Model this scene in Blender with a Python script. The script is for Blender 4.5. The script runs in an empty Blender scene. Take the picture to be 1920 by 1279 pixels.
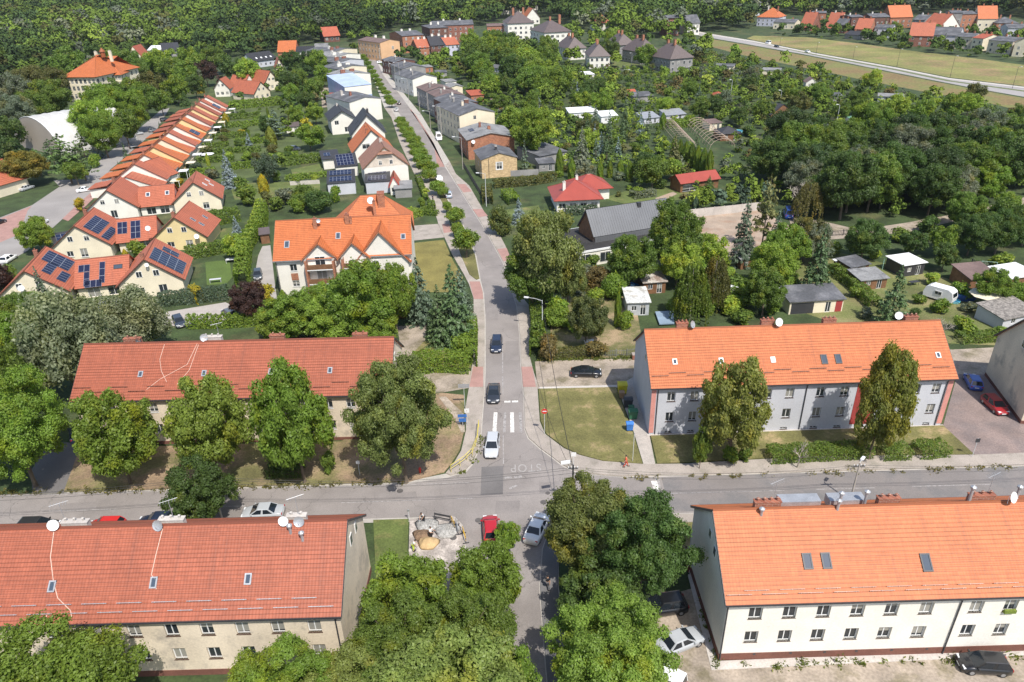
import bpy, bmesh, math, random
import numpy as np
from mathutils import Vector, Matrix
random.seed(11)
rng = np.random.default_rng(11)
rad = math.radians
SC = bpy.context.scene
COL = SC.collection
# ---------------------------------------------------------------- camera, sky, sun
FPX = 1340.0; PITCH = rad(28); ROLL = rad(1.6); HC = 55.0
_R0 = Vector((1, 0, 0)); _U0 = Vector((0, math.sin(PITCH), math.cos(PITCH))); CF = Vector((0, math.cos(PITCH), -math.sin(PITCH)))
CR = math.cos(ROLL) * _R0 - math.sin(ROLL) * _U0
CU = math.sin(ROLL) * _R0 + math.cos(ROLL) * _U0
cd = bpy.data.cameras.new('camera'); cam = bpy.data.objects.new('camera', cd); COL.objects.link(cam); SC.camera = cam
cd.sensor_width = 36; cd.lens = FPX / 1920 * 36; cd.clip_start = 0.5; cd.clip_end = 6000
cam.matrix_world = Matrix(((CR.x, CU.x, -CF.x, 0), (CR.y, CU.y, -CF.y, 0), (CR.z, CU.z, -CF.z, HC), (0, 0, 0, 1)))
SUN_EL = rad(56); TOSUN = Vector((0.44, -0.9, 0)).normalized() * math.cos(SUN_EL) + Vector((0, 0, math.sin(SUN_EL)))
W = bpy.data.worlds.new('World'); SC.world = W; W.use_nodes = True
nt = W.node_tree; bg = nt.nodes['Background']; sky = nt.nodes.new('ShaderNodeTexSky'); sky.sky_type = 'NISHITA'
sky.sun_disc = False; sky.sun_elevation = SUN_EL; sky.sun_rotation = math.atan2(TOSUN.x, TOSUN.y); sky.dust_density = 1.5
nt.links.new(sky.outputs[0], bg.inputs[0]); bg.inputs[1].default_value = 0.12
sl = bpy.data.lights.new('sun', 'SUN'); sl.energy = 3.7; sl.angle = rad(0.53); sl.color = (1, .955, .88)
so = bpy.data.objects.new('sun', sl); COL.objects.link(so); so.rotation_euler = TOSUN.to_track_quat('Z', 'Y').to_euler()
SC.view_settings.view_transform = 'Standard'; SC.view_settings.look = 'None'; SC.view_settings.exposure = 0.5; SC.view_settings.gamma = 1
SC.cycles.max_bounces = 5; SC.cycles.transparent_max_bounces = 4
# ---------------------------------------------------------------- photo pixel -> point of the place
def P(x, y, z=0.0):
    d = CF + CR * ((x - 960) / FPX) - CU * ((y - 639.5) / FPX)
    t = (z - HC) / d.z
    return Vector((0, 0, HC)) + d * t
def PX(p):
    v = Vector(p) - Vector((0, 0, HC)); w = v.dot(CF)
    return 960 + FPX * v.dot(CR) / w, 639.5 - FPX * v.dot(CU) / w
def mpp(x, y):                      # metres per photo pixel at the ground seen there
    p = P(x, y); return (p - Vector((0, 0, HC))).dot(CF) / FPX
def hgt(x, yb, yt):
    b = P(x, yb); lo, hi = 0., 70.
    for _ in range(40):
        m = (lo + hi) / 2
        if PX(b + Vector((0, 0, m)))[1] > yt: lo = m
        else: hi = m
    return lo
# ---------------------------------------------------------------- tags
USED = {}
def tag(o, label=None, cat=None, group=None, kind=None):
    if label: o['label'] = label
    if cat: o['category'] = cat
    if group: o['group'] = group
    if kind: o['kind'] = kind
    return o
def empty(name, loc=(0, 0, 0), rz=0., label=None, cat=None, group=None):
    o = bpy.data.objects.new(name, None); COL.objects.link(o); o.location = loc; o.rotation_euler = (0, 0, rz)
    o.empty_display_size = .2
    return tag(o, label, cat, group)
def obj(name, me, parent=None, loc=None, rz=None):
    o = bpy.data.objects.new(name, me); COL.objects.link(o)
    if parent is not None: o.parent = parent
    if loc is not None: o.location = loc
    if rz is not None: o.rotation_euler = (0, 0, rz)
    return o
def copy_tree(o, parent=None, rename=None):
    c = o.copy(); COL.objects.link(c)
    if parent is not None: c.parent = parent
    for ch in o.children: copy_tree(ch, c)
    return c
# ---------------------------------------------------------------- materials
MATS = {}
def nodes(name):
    m = bpy.data.materials.new(name); m.use_nodes = True; t = m.node_tree; return m, t, t.nodes['Principled BSDF']
def M(name, col=(.5, .5, .5), rough=.8, var=.18, scale=.6, fine=8., fvar=.12, metal=0., bump=0., objcol=False, space='Object', dirt=None, dscale=.3, dthr=.55, bscale=None):
    if name in MATS: return MATS[name]
    m, t, b = nodes(name); N = t.nodes; Lk = t.links
    tc = N.new('ShaderNodeTexCoord'); geo = N.new('ShaderNodeNewGeometry')
    src = geo.outputs['Position'] if space == 'World' else tc.outputs['Object']
    n1 = N.new('ShaderNodeTexNoise'); n1.inputs['Scale'].default_value = scale; n1.inputs['Detail'].default_value = 4
    n2 = N.new('ShaderNodeTexNoise'); n2.inputs['Scale'].default_value = fine; n2.inputs['Detail'].default_value = 3
    Lk.new(src, n1.inputs['Vector']); Lk.new(src, n2.inputs['Vector'])
    def rng_(fac, a, c, lo=.35, hi=.65):
        r = N.new('ShaderNodeMapRange'); r.inputs[1].default_value = lo; r.inputs[2].default_value = hi; r.inputs[3].default_value = a; r.inputs[4].default_value = c
        Lk.new(fac, r.inputs[0]); return r.outputs[0]
    def mul(a, c):
        k = N.new('ShaderNodeMath'); k.operation = 'MULTIPLY'; Lk.new(a, k.inputs[0]); Lk.new(c, k.inputs[1]); return k.outputs[0]
    f = mul(rng_(n1.outputs[0], 1 - var, 1 + var), rng_(n2.outputs[0], 1 - fvar, 1 + fvar))
    if objcol:
        oi = N.new('ShaderNodeObjectInfo'); base = oi.outputs['Color']
    else:
        rgb = N.new('ShaderNodeRGB'); rgb.outputs[0].default_value = (*col, 1); base = rgb.outputs[0]
    if dirt is not None:
        n3 = N.new('ShaderNodeTexNoise'); n3.inputs['Scale'].default_value = dscale; n3.inputs['Detail'].default_value = 6; n3.inputs['Roughness'].default_value = .65
        Lk.new(src, n3.inputs['Vector']); mx = N.new('ShaderNodeMix'); mx.data_type = 'RGBA'
        Lk.new(rng_(n3.outputs[0], 0, 1, dthr - .07, dthr + .07), mx.inputs['Factor']); Lk.new(base, mx.inputs['A']); mx.inputs['B'].default_value = (*dirt, 1)
        base = mx.outputs['Result']
    v = N.new('ShaderNodeVectorMath'); v.operation = 'SCALE'; Lk.new(base, v.inputs[0]); Lk.new(f, v.inputs['Scale'])
    Lk.new(v.outputs[0], b.inputs['Base Color']); b.inputs['Roughness'].default_value = rough; b.inputs['Metallic'].default_value = metal
    if bump:
        bp = N.new('ShaderNodeBump'); bp.inputs['Strength'].default_value = bump; bp.inputs['Distance'].default_value = .05
        src2 = n2.outputs[0]
        if bscale:
            n4 = N.new('ShaderNodeTexNoise'); n4.inputs['Scale'].default_value = bscale; Lk.new(src, n4.inputs['Vector']); src2 = n4.outputs[0]
        Lk.new(src2, bp.inputs['Height']); Lk.new(bp.outputs[0], b.inputs['Normal'])
    MATS[name] = m; return m
def glass(name, col=(.03, .04, .05), rough=.08):
    if name in MATS: return MATS[name]
    m, t, b = nodes(name); b.inputs['Base Color'].default_value = (*col, 1); b.inputs['Roughness'].default_value = rough; b.inputs['IOR'].default_value = 1.6
    MATS[name] = m; return m
def paint():
    if 'car_paint' in MATS: return MATS['car_paint']
    m = M('car_paint', objcol=True, rough=.3, var=.03, fvar=.02); b = m.node_tree.nodes['Principled BSDF']; b.inputs['Coat Weight'].default_value = .7; b.inputs['Coat Roughness'].default_value = .08
    return m
def roofmat(name, col, tilew=.28, course=.36, streak=.25, rough=.6, dirt=None):
    """clay or concrete tiles: colour of single tiles varies a little, rounded tile columns as bump (UV in metres)"""
    if name in MATS: return MATS[name]
    m, t, b = nodes(name); N = t.nodes; Lk = t.links
    uv = N.new('ShaderNodeUVMap'); sep = N.new('ShaderNodeSeparateXYZ'); Lk.new(uv.outputs[0], sep.inputs[0])
    def mth(op, a, c=None):
        k = N.new('ShaderNodeMath'); k.operation = op
        for i, s in enumerate((a, c)):
            if s is None: continue
            if isinstance(s, (int, float)): k.inputs[i].default_value = s
            else: Lk.new(s, k.inputs[i])
        return k.outputs[0]
    u = mth('DIVIDE', sep.outputs[0], tilew); v = mth('DIVIDE', sep.outputs[1], course)
    cmb = N.new('ShaderNodeCombineXYZ'); Lk.new(mth('FLOOR', u), cmb.inputs[0]); Lk.new(mth('FLOOR', v), cmb.inputs[1])
    wn = N.new('ShaderNodeTexWhiteNoise'); wn.noise_dimensions = '2D'; Lk.new(cmb.outputs[0], wn.inputs['Vector'])
    tile = mth('ADD', mth('MULTIPLY', wn.outputs[0], .16), .92)
    n1 = N.new('ShaderNodeTexNoise'); n1.inputs['Scale'].default_value = .35; n1.inputs['Detail'].default_value = 5; Lk.new(uv.outputs[0], n1.inputs['Vector'])
    big = mth('ADD', mth('MULTIPLY', n1.outputs[0], streak * 1.6), 1 - streak * .8)
    # streaks running down the slope
    mp = N.new('ShaderNodeMapping'); mp.inputs['Scale'].default_value = (1.4, .12, 1); Lk.new(uv.outputs[0], mp.inputs[0])
    n2 = N.new('ShaderNodeTexNoise'); n2.inputs['Scale'].default_value = 1.; n2.inputs['Detail'].default_value = 4; Lk.new(mp.outputs[0], n2.inputs['Vector'])
    st = mth('ADD', mth('MULTIPLY', n2.outputs[0], streak), 1 - streak * .5)
    fr = mth('FRACT', v); gap = mth('SUBTRACT', 1., mth('MULTIPLY', mth('LESS_THAN', fr, .15), .42)); fu = mth('FRACT', u); gap2 = mth('SUBTRACT', 1., mth('MULTIPLY', mth('LESS_THAN', fu, .12), .1))  # gap: shade at each overlapping course step, painted as a dark band
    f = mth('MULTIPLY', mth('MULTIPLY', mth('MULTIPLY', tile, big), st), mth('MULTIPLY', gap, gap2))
    rgb = N.new('ShaderNodeRGB'); rgb.outputs[0].default_value = (*col, 1); base = rgb.outputs[0]
    if dirt:
        mx = N.new('ShaderNodeMix'); mx.data_type = 'RGBA'; r = N.new('ShaderNodeMapRange'); r.inputs[1].default_value = .5; r.inputs[2].default_value = .7; r.inputs[4].default_value = .8
        n3 = N.new('ShaderNodeTexNoise'); n3.inputs['Scale'].default_value = 1.3; n3.inputs['Detail'].default_value = 6; Lk.new(uv.outputs[0], n3.inputs['Vector'])
        Lk.new(n3.outputs[0], r.inputs[0]); Lk.new(r.outputs[0], mx.inputs['Factor']); Lk.new(base, mx.inputs['A']); mx.inputs['B'].default_value = (*dirt, 1); base = mx.outputs['Result']
    n5 = N.new('ShaderNodeTexNoise'); n5.inputs['Scale'].default_value = .9; n5.inputs['Detail'].default_value = 8; n5.inputs['Roughness'].default_value = .7; Lk.new(mp.outputs[0], n5.inputs['Vector'])
    r5 = N.new('ShaderNodeMapRange'); r5.inputs[1].default_value = .54; r5.inputs[2].default_value = .72; r5.inputs[4].default_value = .5; Lk.new(n5.outputs[0], r5.inputs[0]); m5 = N.new('ShaderNodeMix'); m5.data_type = 'RGBA'; Lk.new(r5.outputs[0], m5.inputs['Factor']); Lk.new(base, m5.inputs['A']); m5.inputs['B'].default_value = (col[0] * .5 + .02, col[1] * .55 + .02, col[2] * .6 + .02, 1); base = m5.outputs['Result']
    vs = N.new('ShaderNodeVectorMath'); vs.operation = 'SCALE'; Lk.new(base, vs.inputs[0]); Lk.new(f, vs.inputs['Scale']); Lk.new(vs.outputs[0], b.inputs['Base Color'])
    b.inputs['Roughness'].default_value = rough
    w = mth('SINE', mth('MULTIPLY', u, 2 * math.pi))
    bp = N.new('ShaderNodeBump'); bp.inputs['Strength'].default_value = .22; bp.inputs['Distance'].default_value = .02; Lk.new(w, bp.inputs['Height']); Lk.new(bp.outputs[0], b.inputs['Normal'])
    MATS[name] = m; return m
def cracks(m, sc=.22, amt=.35):
    t = m.node_tree; N = t.nodes; Lk = t.links; b = N['Principled BSDF']; src = b.inputs['Base Color'].links[0].from_socket; geo = N.new('ShaderNodeNewGeometry')
    ds = N.new('ShaderNodeTexNoise'); ds.inputs['Scale'].default_value = .7; ds.inputs['Detail'].default_value = 5; Lk.new(geo.outputs['Position'], ds.inputs['Vector']); ad = N.new('ShaderNodeVectorMath'); ad.operation = 'MULTIPLY_ADD'; Lk.new(ds.outputs['Color'], ad.inputs[0]); ad.inputs[1].default_value = (2.2, 2.2, 0); Lk.new(geo.outputs['Position'], ad.inputs[2])
    vo = N.new('ShaderNodeTexVoronoi'); vo.feature = 'DISTANCE_TO_EDGE'; vo.inputs['Scale'].default_value = sc; Lk.new(ad.outputs[0], vo.inputs['Vector']); lt = N.new('ShaderNodeMath'); lt.operation = 'LESS_THAN'; lt.inputs[1].default_value = .006; Lk.new(vo.outputs['Distance'], lt.inputs[0])
    ns = N.new('ShaderNodeTexNoise'); ns.inputs['Scale'].default_value = .09; Lk.new(geo.outputs['Position'], ns.inputs['Vector']); mr = N.new('ShaderNodeMapRange'); mr.inputs[1].default_value = .45; mr.inputs[2].default_value = .55; mr.inputs[4].default_value = amt; Lk.new(ns.outputs[0], mr.inputs[0])
    k = N.new('ShaderNodeMath'); k.operation = 'MULTIPLY'; Lk.new(lt.outputs[0], k.inputs[0]); Lk.new(mr.outputs[0], k.inputs[1]); s = N.new('ShaderNodeMath'); s.operation = 'SUBTRACT'; s.inputs[0].default_value = 1; Lk.new(k.outputs[0], s.inputs[1])
    v = N.new('ShaderNodeVectorMath'); v.operation = 'SCALE'; Lk.new(src, v.inputs[0]); Lk.new(s.outputs[0], v.inputs['Scale']); Lk.new(v.outputs[0], b.inputs['Base Color']); return m
def brickmat(name, col=(.3, .1, .06), mortar=(.35, .3, .26)):
    if name in MATS: return MATS[name]
    m, t, b = nodes(name); N = t.nodes; Lk = t.links
    tc = N.new('ShaderNodeTexCoord'); mp = N.new('ShaderNodeMapping'); mp.inputs['Rotation'].default_value = (rad(90), 0, 0); Lk.new(tc.outputs['Object'], mp.inputs[0])
    sep = N.new('ShaderNodeSeparateXYZ'); Lk.new(tc.outputs['Object'], sep.inputs[0]); ad = N.new('ShaderNodeMath'); Lk.new(sep.outputs[0], ad.inputs[0]); Lk.new(sep.outputs[1], ad.inputs[1])
    cm = N.new('ShaderNodeCombineXYZ'); Lk.new(ad.outputs[0], cm.inputs[0]); Lk.new(sep.outputs[2], cm.inputs[1])
    br = N.new('ShaderNodeTexBrick'); br.inputs['Color1'].default_value = (*col, 1); br.inputs['Color2'].default_value = (col[0] * .65, col[1] * .6, col[2] * .6, 1); br.inputs['Mortar'].default_value = (*mortar, 1)
    br.inputs['Scale'].default_value = 1; br.inputs['Brick Width'].default_value = .5; br.inputs['Row Height'].default_value = .2; br.inputs['Mortar Size'].default_value = .012
    Lk.new(cm.outputs[0], br.inputs['Vector']); n = N.new('ShaderNodeTexNoise'); n.inputs['Scale'].default_value = .5; n.inputs['Detail'].default_value = 5; Lk.new(tc.outputs['Object'], n.inputs['Vector'])
    k = N.new('ShaderNodeMath'); k.operation = 'MULTIPLY_ADD'; Lk.new(n.outputs[0], k.inputs[0]); k.inputs[1].default_value = .8; k.inputs[2].default_value = .6
    vs = N.new('ShaderNodeVectorMath'); vs.operation = 'SCALE'; Lk.new(br.outputs[0], vs.inputs[0]); Lk.new(k.outputs[0], vs.inputs['Scale']); Lk.new(vs.outputs[0], b.inputs['Base Color']); b.inputs['Roughness'].default_value = .85
    MATS[name] = m; return m
def solarmat():
    if 'solar_cells' in MATS: return MATS['solar_cells']
    m, t, b = nodes('solar_cells'); N = t.nodes; Lk = t.links
    uv = N.new('ShaderNodeUVMap'); br = N.new('ShaderNodeTexBrick'); br.offset = 0
    br.inputs['Color1'].default_value = (.012, .016, .045, 1); br.inputs['Color2'].default_value = (.016, .022, .06, 1); br.inputs['Mortar'].default_value = (.3, .32, .36, 1)
    br.inputs['Scale'].default_value = 1; br.inputs['Brick Width'].default_value = 1.; br.inputs['Row Height'].default_value = 1.6; br.inputs['Mortar Size'].default_value = .035; br.inputs['Mortar Smooth'].default_value = 0
    Lk.new(uv.outputs[0], br.inputs['Vector']); Lk.new(br.outputs[0], b.inputs['Base Color']); b.inputs['Roughness'].default_value = .25
    MATS['solar_cells'] = m; return m
def leafmat(name='leaf', patch=(1.5, 1.15, .6), pthr=.62, trans=.42):
    if name in MATS: return MATS[name]
    m, t, b = nodes(name); N = t.nodes; Lk = t.links; out = N['Material Output']
    oi = N.new('ShaderNodeObjectInfo'); at = N.new('ShaderNodeAttribute'); at.attribute_name = 'v'
    tc = N.new('ShaderNodeTexCoord'); n = N.new('ShaderNodeTexNoise'); n.noise_dimensions = '4D'; n.inputs['Scale'].default_value = 3.2; n.inputs['Detail'].default_value = 3
    mr = N.new('ShaderNodeMath'); mr.operation = 'MULTIPLY'; mr.inputs[1].default_value = 50; Lk.new(oi.outputs['Random'], mr.inputs[0]); Lk.new(mr.outputs[0], n.inputs['W']); Lk.new(tc.outputs['Object'], n.inputs['Vector'])
    r = N.new('ShaderNodeMapRange'); r.inputs[1].default_value = pthr - .1; r.inputs[2].default_value = pthr + .08; Lk.new(n.outputs[0], r.inputs[0])
    tint = N.new('ShaderNodeMix'); tint.data_type = 'RGBA'; tint.inputs['A'].default_value = (1, 1, 1, 1); tint.inputs['B'].default_value = (*patch, 1); Lk.new(r.outputs[0], tint.inputs['Factor'])
    mu = N.new('ShaderNodeMix'); mu.data_type = 'RGBA'; mu.blend_type = 'MULTIPLY'; mu.inputs['Factor'].default_value = 1; Lk.new(oi.outputs['Color'], mu.inputs['A']); Lk.new(tint.outputs['Result'], mu.inputs['B'])
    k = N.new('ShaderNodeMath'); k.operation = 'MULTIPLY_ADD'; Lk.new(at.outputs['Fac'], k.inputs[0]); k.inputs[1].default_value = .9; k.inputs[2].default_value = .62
    vs = N.new('ShaderNodeVectorMath'); vs.operation = 'SCALE'; Lk.new(mu.outputs['Result'], vs.inputs[0]); Lk.new(k.outputs[0], vs.inputs['Scale'])
    Lk.new(vs.outputs[0], b.inputs['Base Color']); b.inputs['Roughness'].default_value = .5; b.inputs['Specular IOR Level'].default_value = .35
    tr = N.new('ShaderNodeBsdfTranslucent'); g = N.new('ShaderNodeMix'); g.data_type = 'RGBA'; g.blend_type = 'MULTIPLY'; g.inputs['Factor'].default_value = 1; g.inputs['B'].default_value = (1.3, 1.5, .5, 1); Lk.new(vs.outputs[0], g.inputs['A']); Lk.new(g.outputs['Result'], tr.inputs[0])
    mx = N.new('ShaderNodeMixShader'); mx.inputs[0].default_value = trans; Lk.new(b.outputs[0], mx.inputs[1]); Lk.new(tr.outputs[0], mx.inputs[2]); Lk.new(mx.outputs[0], out.inputs[0])
    MATS[name] = m; return m
# ---------------------------------------------------------------- mesh collector
class MB:
    def __init__(s): s.v = []; s.f = []; s.uv = []; s.mi = []; s.cur = 0
    def face(s, pts, uv=None):
        n = len(s.v); s.v += [tuple(p) for p in pts]; s.f.append(tuple(range(n, n + len(pts)))); s.uv.append(uv or [(0, 0)] * len(pts)); s.mi.append(s.cur)
    def box(s, x0, x1, y0, y1, z0, z1, bottom=True):
        p = [(x0, y0, z0), (x1, y0, z0), (x1, y1, z0), (x0, y1, z0), (x0, y0, z1), (x1, y0, z1), (x1, y1, z1), (x0, y1, z1)]
        for q in ((0, 1, 5, 4), (1, 2, 6, 5), (2, 3, 7, 6), (3, 0, 4, 7), (4, 5, 6, 7)) + (((3, 2, 1, 0),) if bottom else ()): s.face([p[i] for i in q])
    def obox(s, c, ax, ay, az):      # centre and three half axes
        c = Vector(c); ax = Vector(ax); ay = Vector(ay); az = Vector(az)
        p = [c + ax * i + ay * j + az * k for k in (-1, 1) for i, j in ((-1, -1), (1, -1), (1, 1), (-1, 1))]
        for q in ((0, 1, 5, 4), (1, 2, 6, 5), (2, 3, 7, 6), (3, 0, 4, 7), (4, 5, 6, 7), (3, 2, 1, 0)): s.face([p[i] for i in q])
    def tube(s, pts, r, n=6, cap=True):
        pts = [Vector(p) for p in pts]; rs = r if isinstance(r, (list, tuple)) else [r] * len(pts); rings = []
        for i, p in enumerate(pts):
            d = (pts[min(i + 1, len(pts) - 1)] - pts[max(i - 1, 0)]).normalized()
            a = d.cross(Vector((0, 0, 1))) if abs(d.z) < .95 else d.cross(Vector((1, 0, 0))); a.normalize(); b = d.cross(a)
            rings.append([p + (a * math.cos(t) + b * math.sin(t)) * rs[i] for t in [2 * math.pi * j / n for j in range(n)]])
        for i in range(len(rings) - 1):
            for j in range(n):
                k = (j + 1) % n; s.face([rings[i][j], rings[i][k], rings[i + 1][k], rings[i + 1][j]])
        if cap: s.face(rings[0][::-1]); s.face(rings[-1])
    def loft(s, rings, cap=True):
        for a, b in zip(rings, rings[1:]):
            n = len(a)
            for j in range(n): k = (j + 1) % n; s.face([a[j], a[k], b[k], b[j]])
        if cap: s.face(rings[0][::-1]); s.face(rings[-1])
    def mesh(s, name, mats, smooth=False, merge=False):
        me = bpy.data.meshes.new(name); me.from_pydata(s.v, [], s.f)
        for m in (mats if isinstance(mats, (list, tuple)) else [mats]): me.materials.append(m)
        ul = me.uv_layers.new(name='UVMap'); ul.data.foreach_set('uv', np.array([c for u in s.uv for c in u], dtype=np.float32).ravel())
        me.polygons.foreach_set('material_index', s.mi)
        if merge or smooth:
            bm = bmesh.new(); bm.from_mesh(me); bmesh.ops.remove_doubles(bm, verts=bm.verts, dist=1e-4); bmesh.ops.recalc_face_normals(bm, faces=bm.faces); bm.to_mesh(me); bm.free()
        if smooth: me.polygons.foreach_set('use_smooth', [True] * len(me.polygons)); 
        me.update(); return me
    def build(s, name, mats, parent=None, smooth=False, merge=False, loc=None, rz=None): return obj(name, s.mesh(name, mats, smooth, merge), parent, loc, rz)
EXCL = []; EXT = []
NOEX = ('ground', 'kerb_bed', 'garden_edge', 'garden_strip', 'verge', 'lawn_front', 'lawn_west', 'lawn_corner', 'lawn_south', 'garden_plot', 'allotment_lawn', 'rear_garden', 'garden_lawn', 'red_house_lawn', 'highway_verge', 'villa_lawn')
def slab(name, pts, z0, z1, mat, kind='structure', label=None, cat=None, px=True, parent=None):
    pp = [P(*p) if px else Vector((p[0], p[1], 0)) for p in pts]
    a = sum(pp[i].x * pp[(i + 1) % len(pp)].y - pp[(i + 1) % len(pp)].x * pp[i].y for i in range(len(pp)))
    if a < 0: pp = pp[::-1]
    if name not in NOEX: EXCL.append([(p.x, p.y) for p in pp])
    mb = MB(); mb.face([(p.x, p.y, z1) for p in pp])
    if z1 - z0 > .03:
        for i in range(len(pp)):
            q, r = pp[i], pp[(i + 1) % len(pp)]; mb.face([(q.x, q.y, z0), (r.x, r.y, z0), (r.x, r.y, z1), (q.x, q.y, z1)])
    o = mb.build(name, mat, parent); tag(o, label, cat, None, kind); return o
def strip(name, pts, w, z, mat, kind='structure', px=True):
    """a band of width w metres along a line"""
    pp = [P(*p) if px else Vector((*p, 0)) for p in pts]; L = []; Rr = []
    for i, p in enumerate(pp):
        d = (pp[min(i + 1, len(pp) - 1)] - pp[max(i - 1, 0)]); d.z = 0; d.normalize(); n = Vector((-d.y, d.x, 0)) * w / 2; L.append(p + n); Rr.append(p - n)
    mb = MB()
    for i in range(len(pp) - 1): mb.face([(q.x, q.y, z) for q in (Rr[i], Rr[i + 1], L[i + 1], L[i])])
    return tag(mb.build(name, mat), None, None, None, kind)
# ================================================================= GROUND, ROADS, PAVEMENTS
GRASSG = M('garden_ground', (.042, .066, .02), .95, .3, .25, 3, .25, space='World', dirt=(.1, .1, .04), dscale=.06, dthr=.6, bump=.4)
LAWN = M('dry_lawn', (.155, .145, .05), .95, .25, .22, 5, .2, space='World', dirt=(.27, .2, .11), dscale=.22, dthr=.6, bump=.5)
LAWNG = M('green_lawn', (.105, .135, .035), .95, .2, .25, 5, .2, space='World', dirt=(.2, .17, .07), dscale=.18, dthr=.6, bump=.5)
ASPH = M('old_asphalt', (.265, .238, .223), .9, .1, .12, 9, .1, space='World', dirt=(.232, .208, .195), dscale=.16, dthr=.54, bump=.2)
ASPHD = M('dark_asphalt', (.155, .145, .142), .9, .1, .3, 9, .1, space='World')
PAVE = M('pavement_slabs', (.36, .315, .275), .9, .1, .4, 7, .12, space='World', dirt=(.28, .25, .21), dscale=.5, dthr=.58)
PINK = M('red_paving', (.36, .21, .18), .9, .1, .6, 7, .1, space='World')
DIRTL = M('sandy_lane', (.33, .275, .22), .95, .18, .4, 4, .15, space='World', dirt=(.2, .17, .11), dscale=.35, dthr=.57, bump=.4)
SAND = M('bare_sand', (.36, .28, .215), .95, .15, .3, 4, .12, space='World', dirt=(.33, .2, .13), dscale=.14, dthr=.6)
TAN = M('mown_field', (.235, .165, .07), .95, .2, .05, .8, .2, space='World', dirt=(.15, .15, .045), dscale=.05, dthr=.5)
MEAD = M('meadow', (.2, .195, .06), .95, .2, .05, .8, .2, space='World', dirt=(.27, .19, .09), dscale=.04, dthr=.56)
CONC = M('concrete', (.5, .46, .42), .85, .1, .5, 6, .1, space='World')
MARK = M('road_paint', (.68, .66, .62), .8, .12, 2, 14, .25, space='World', dirt=(.3, .28, .27), dscale=3, dthr=.6)
FADED = M('faded_road_paint', (.36, .34, .33), .85, .1, 2, 14, .25, space='World', dirt=(.24, .22, .21), dscale=3, dthr=.52)
KERB = M('kerb_stone', (.42, .39, .35), .9, .1, 1, 8, .1, space='World')
g = MB(); xs = [-2600, -900, -300, 0, 300, 900, 2600]; ys = [-200, 60, 200, 500, 1200, 3600]
for i in range(len(xs) - 1):
    for j in range(len(ys) - 1): g.face([(xs[i], ys[j], 0), (xs[i + 1], ys[j], 0), (xs[i + 1], ys[j + 1], 0), (xs[i], ys[j + 1], 0)])
tag(g.build('ground', GRASSG, merge=True), kind='structure')
ST_L = [(908.8, 740), (910.8, 700), (910.8, 600), (907.6, 550), (901.3, 525), (893.5, 480), (880, 445), (862, 405), (845, 381), (828, 350), (808, 305), (787, 267), (765, 236), (743, 205), (727, 174), (714, 155), (702, 140), (692, 118), (684, 102), (676, 88)]
ST_R = [(690, 88), (699, 102), (708, 118), (718, 140), (731, 158), (747, 174), (770, 205), (790, 236), (812, 267), (834, 313), (856.6, 348), (884.8, 393), (911.4, 435.5), (929.5, 469), (942, 492), (951.4, 517), (960, 548), (967.8, 575), (974, 632), (975.7, 685), (979.6, 724), (981, 740)]
RC = [(982.8, 805), (989.6, 822.6), (1012, 843), (1036, 860.4), (1053, 874), (1075, 884.5), (1109.7, 891.4), (1166, 895.5)]
street = [(1166, 930), (766, 935), (766, 907), (840, 895.7), (874, 886), (888, 870), (898, 845), (903.6, 808.8)] + ST_L + ST_R + RC
slab('street_road', street, 0, .02, ASPH)
cracks(ASPH)
slab('kerb_bed', [(836, 888), (850, 871), (865, 846), (874, 808), (872.7, 766), (880, 724), (887.4, 669), (888, 607), (888, 560), (879, 533), (870, 515.7), (848, 478), (832.5, 444), (822, 421), (809.7, 378), (795, 358), (776, 325), (749, 267), (734, 221), (721, 203), (690, 120), (712, 120), (790, 215), (842.5, 302), (855, 327), (880, 349), (903.5, 390), (924, 427), (938.9, 445), (948, 462.5), (959, 489), (963.9, 509.5), (968.6, 533), (978, 556), (995, 578), (997.6, 591), (994.5, 638), (993, 669), (1001, 700), (1007, 716), (1008.6, 740), (1012, 791), (1022, 815), (1056.7, 841.5), (1085, 854), (1130, 866), (1208, 871.7), (1280, 871), (1520, 857), (1825, 854), (1930, 850), (2300, 840), (2300, 868), (1930, 879), (1166, 902), (766, 915), (120, 925), (120, 921), (766, 902)], 0, .008, KERB)
slab('kerb_bed', [(860, 964), (1085, 950), (1062, 985), (1048, 1031), (1048, 1102), (1062, 1251), (1100, 1500), (850, 1500)], 0, .01, KERB); slab('kerb_bed', [(1255, 958), (2300, 925), (2300, 960), (1255, 990)], 0, .012, KERB); slab('kerb_bed', [(-420, 995), (0, 985), (860, 960), (860, 976), (0, 998), (-420, 1012)], 0, .012, KERB); slab('garden_edge', [(1010, 726), (1157, 722), (1157, 727), (1010, 731)], 0, .03, CONC)
slab('cross_road', [(-420, 939), (0, 928), (766, 907.5), (1109, 898), (1278, 893.5), (1520, 887), (1920, 875), (2300, 864), (2300, 935), (1930, 945), (1260, 963), (790, 970), (0, 992), (-420, 1003)], 0, .024, ASPH)
slab('lower_road', [(1080, 955), (1053, 962), (1031.6, 984.5), (1016, 1030), (1011, 1102), (1021.8, 1251), (1045, 1500), (850, 1500), (872, 1279), (876, 1040), (868, 985), (850, 966)], 0, .028, ASPH)
slab('asphalt_patch', [(903, 876), (944, 874), (943, 927), (901, 929)], .03, .032, ASPHD)
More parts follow.
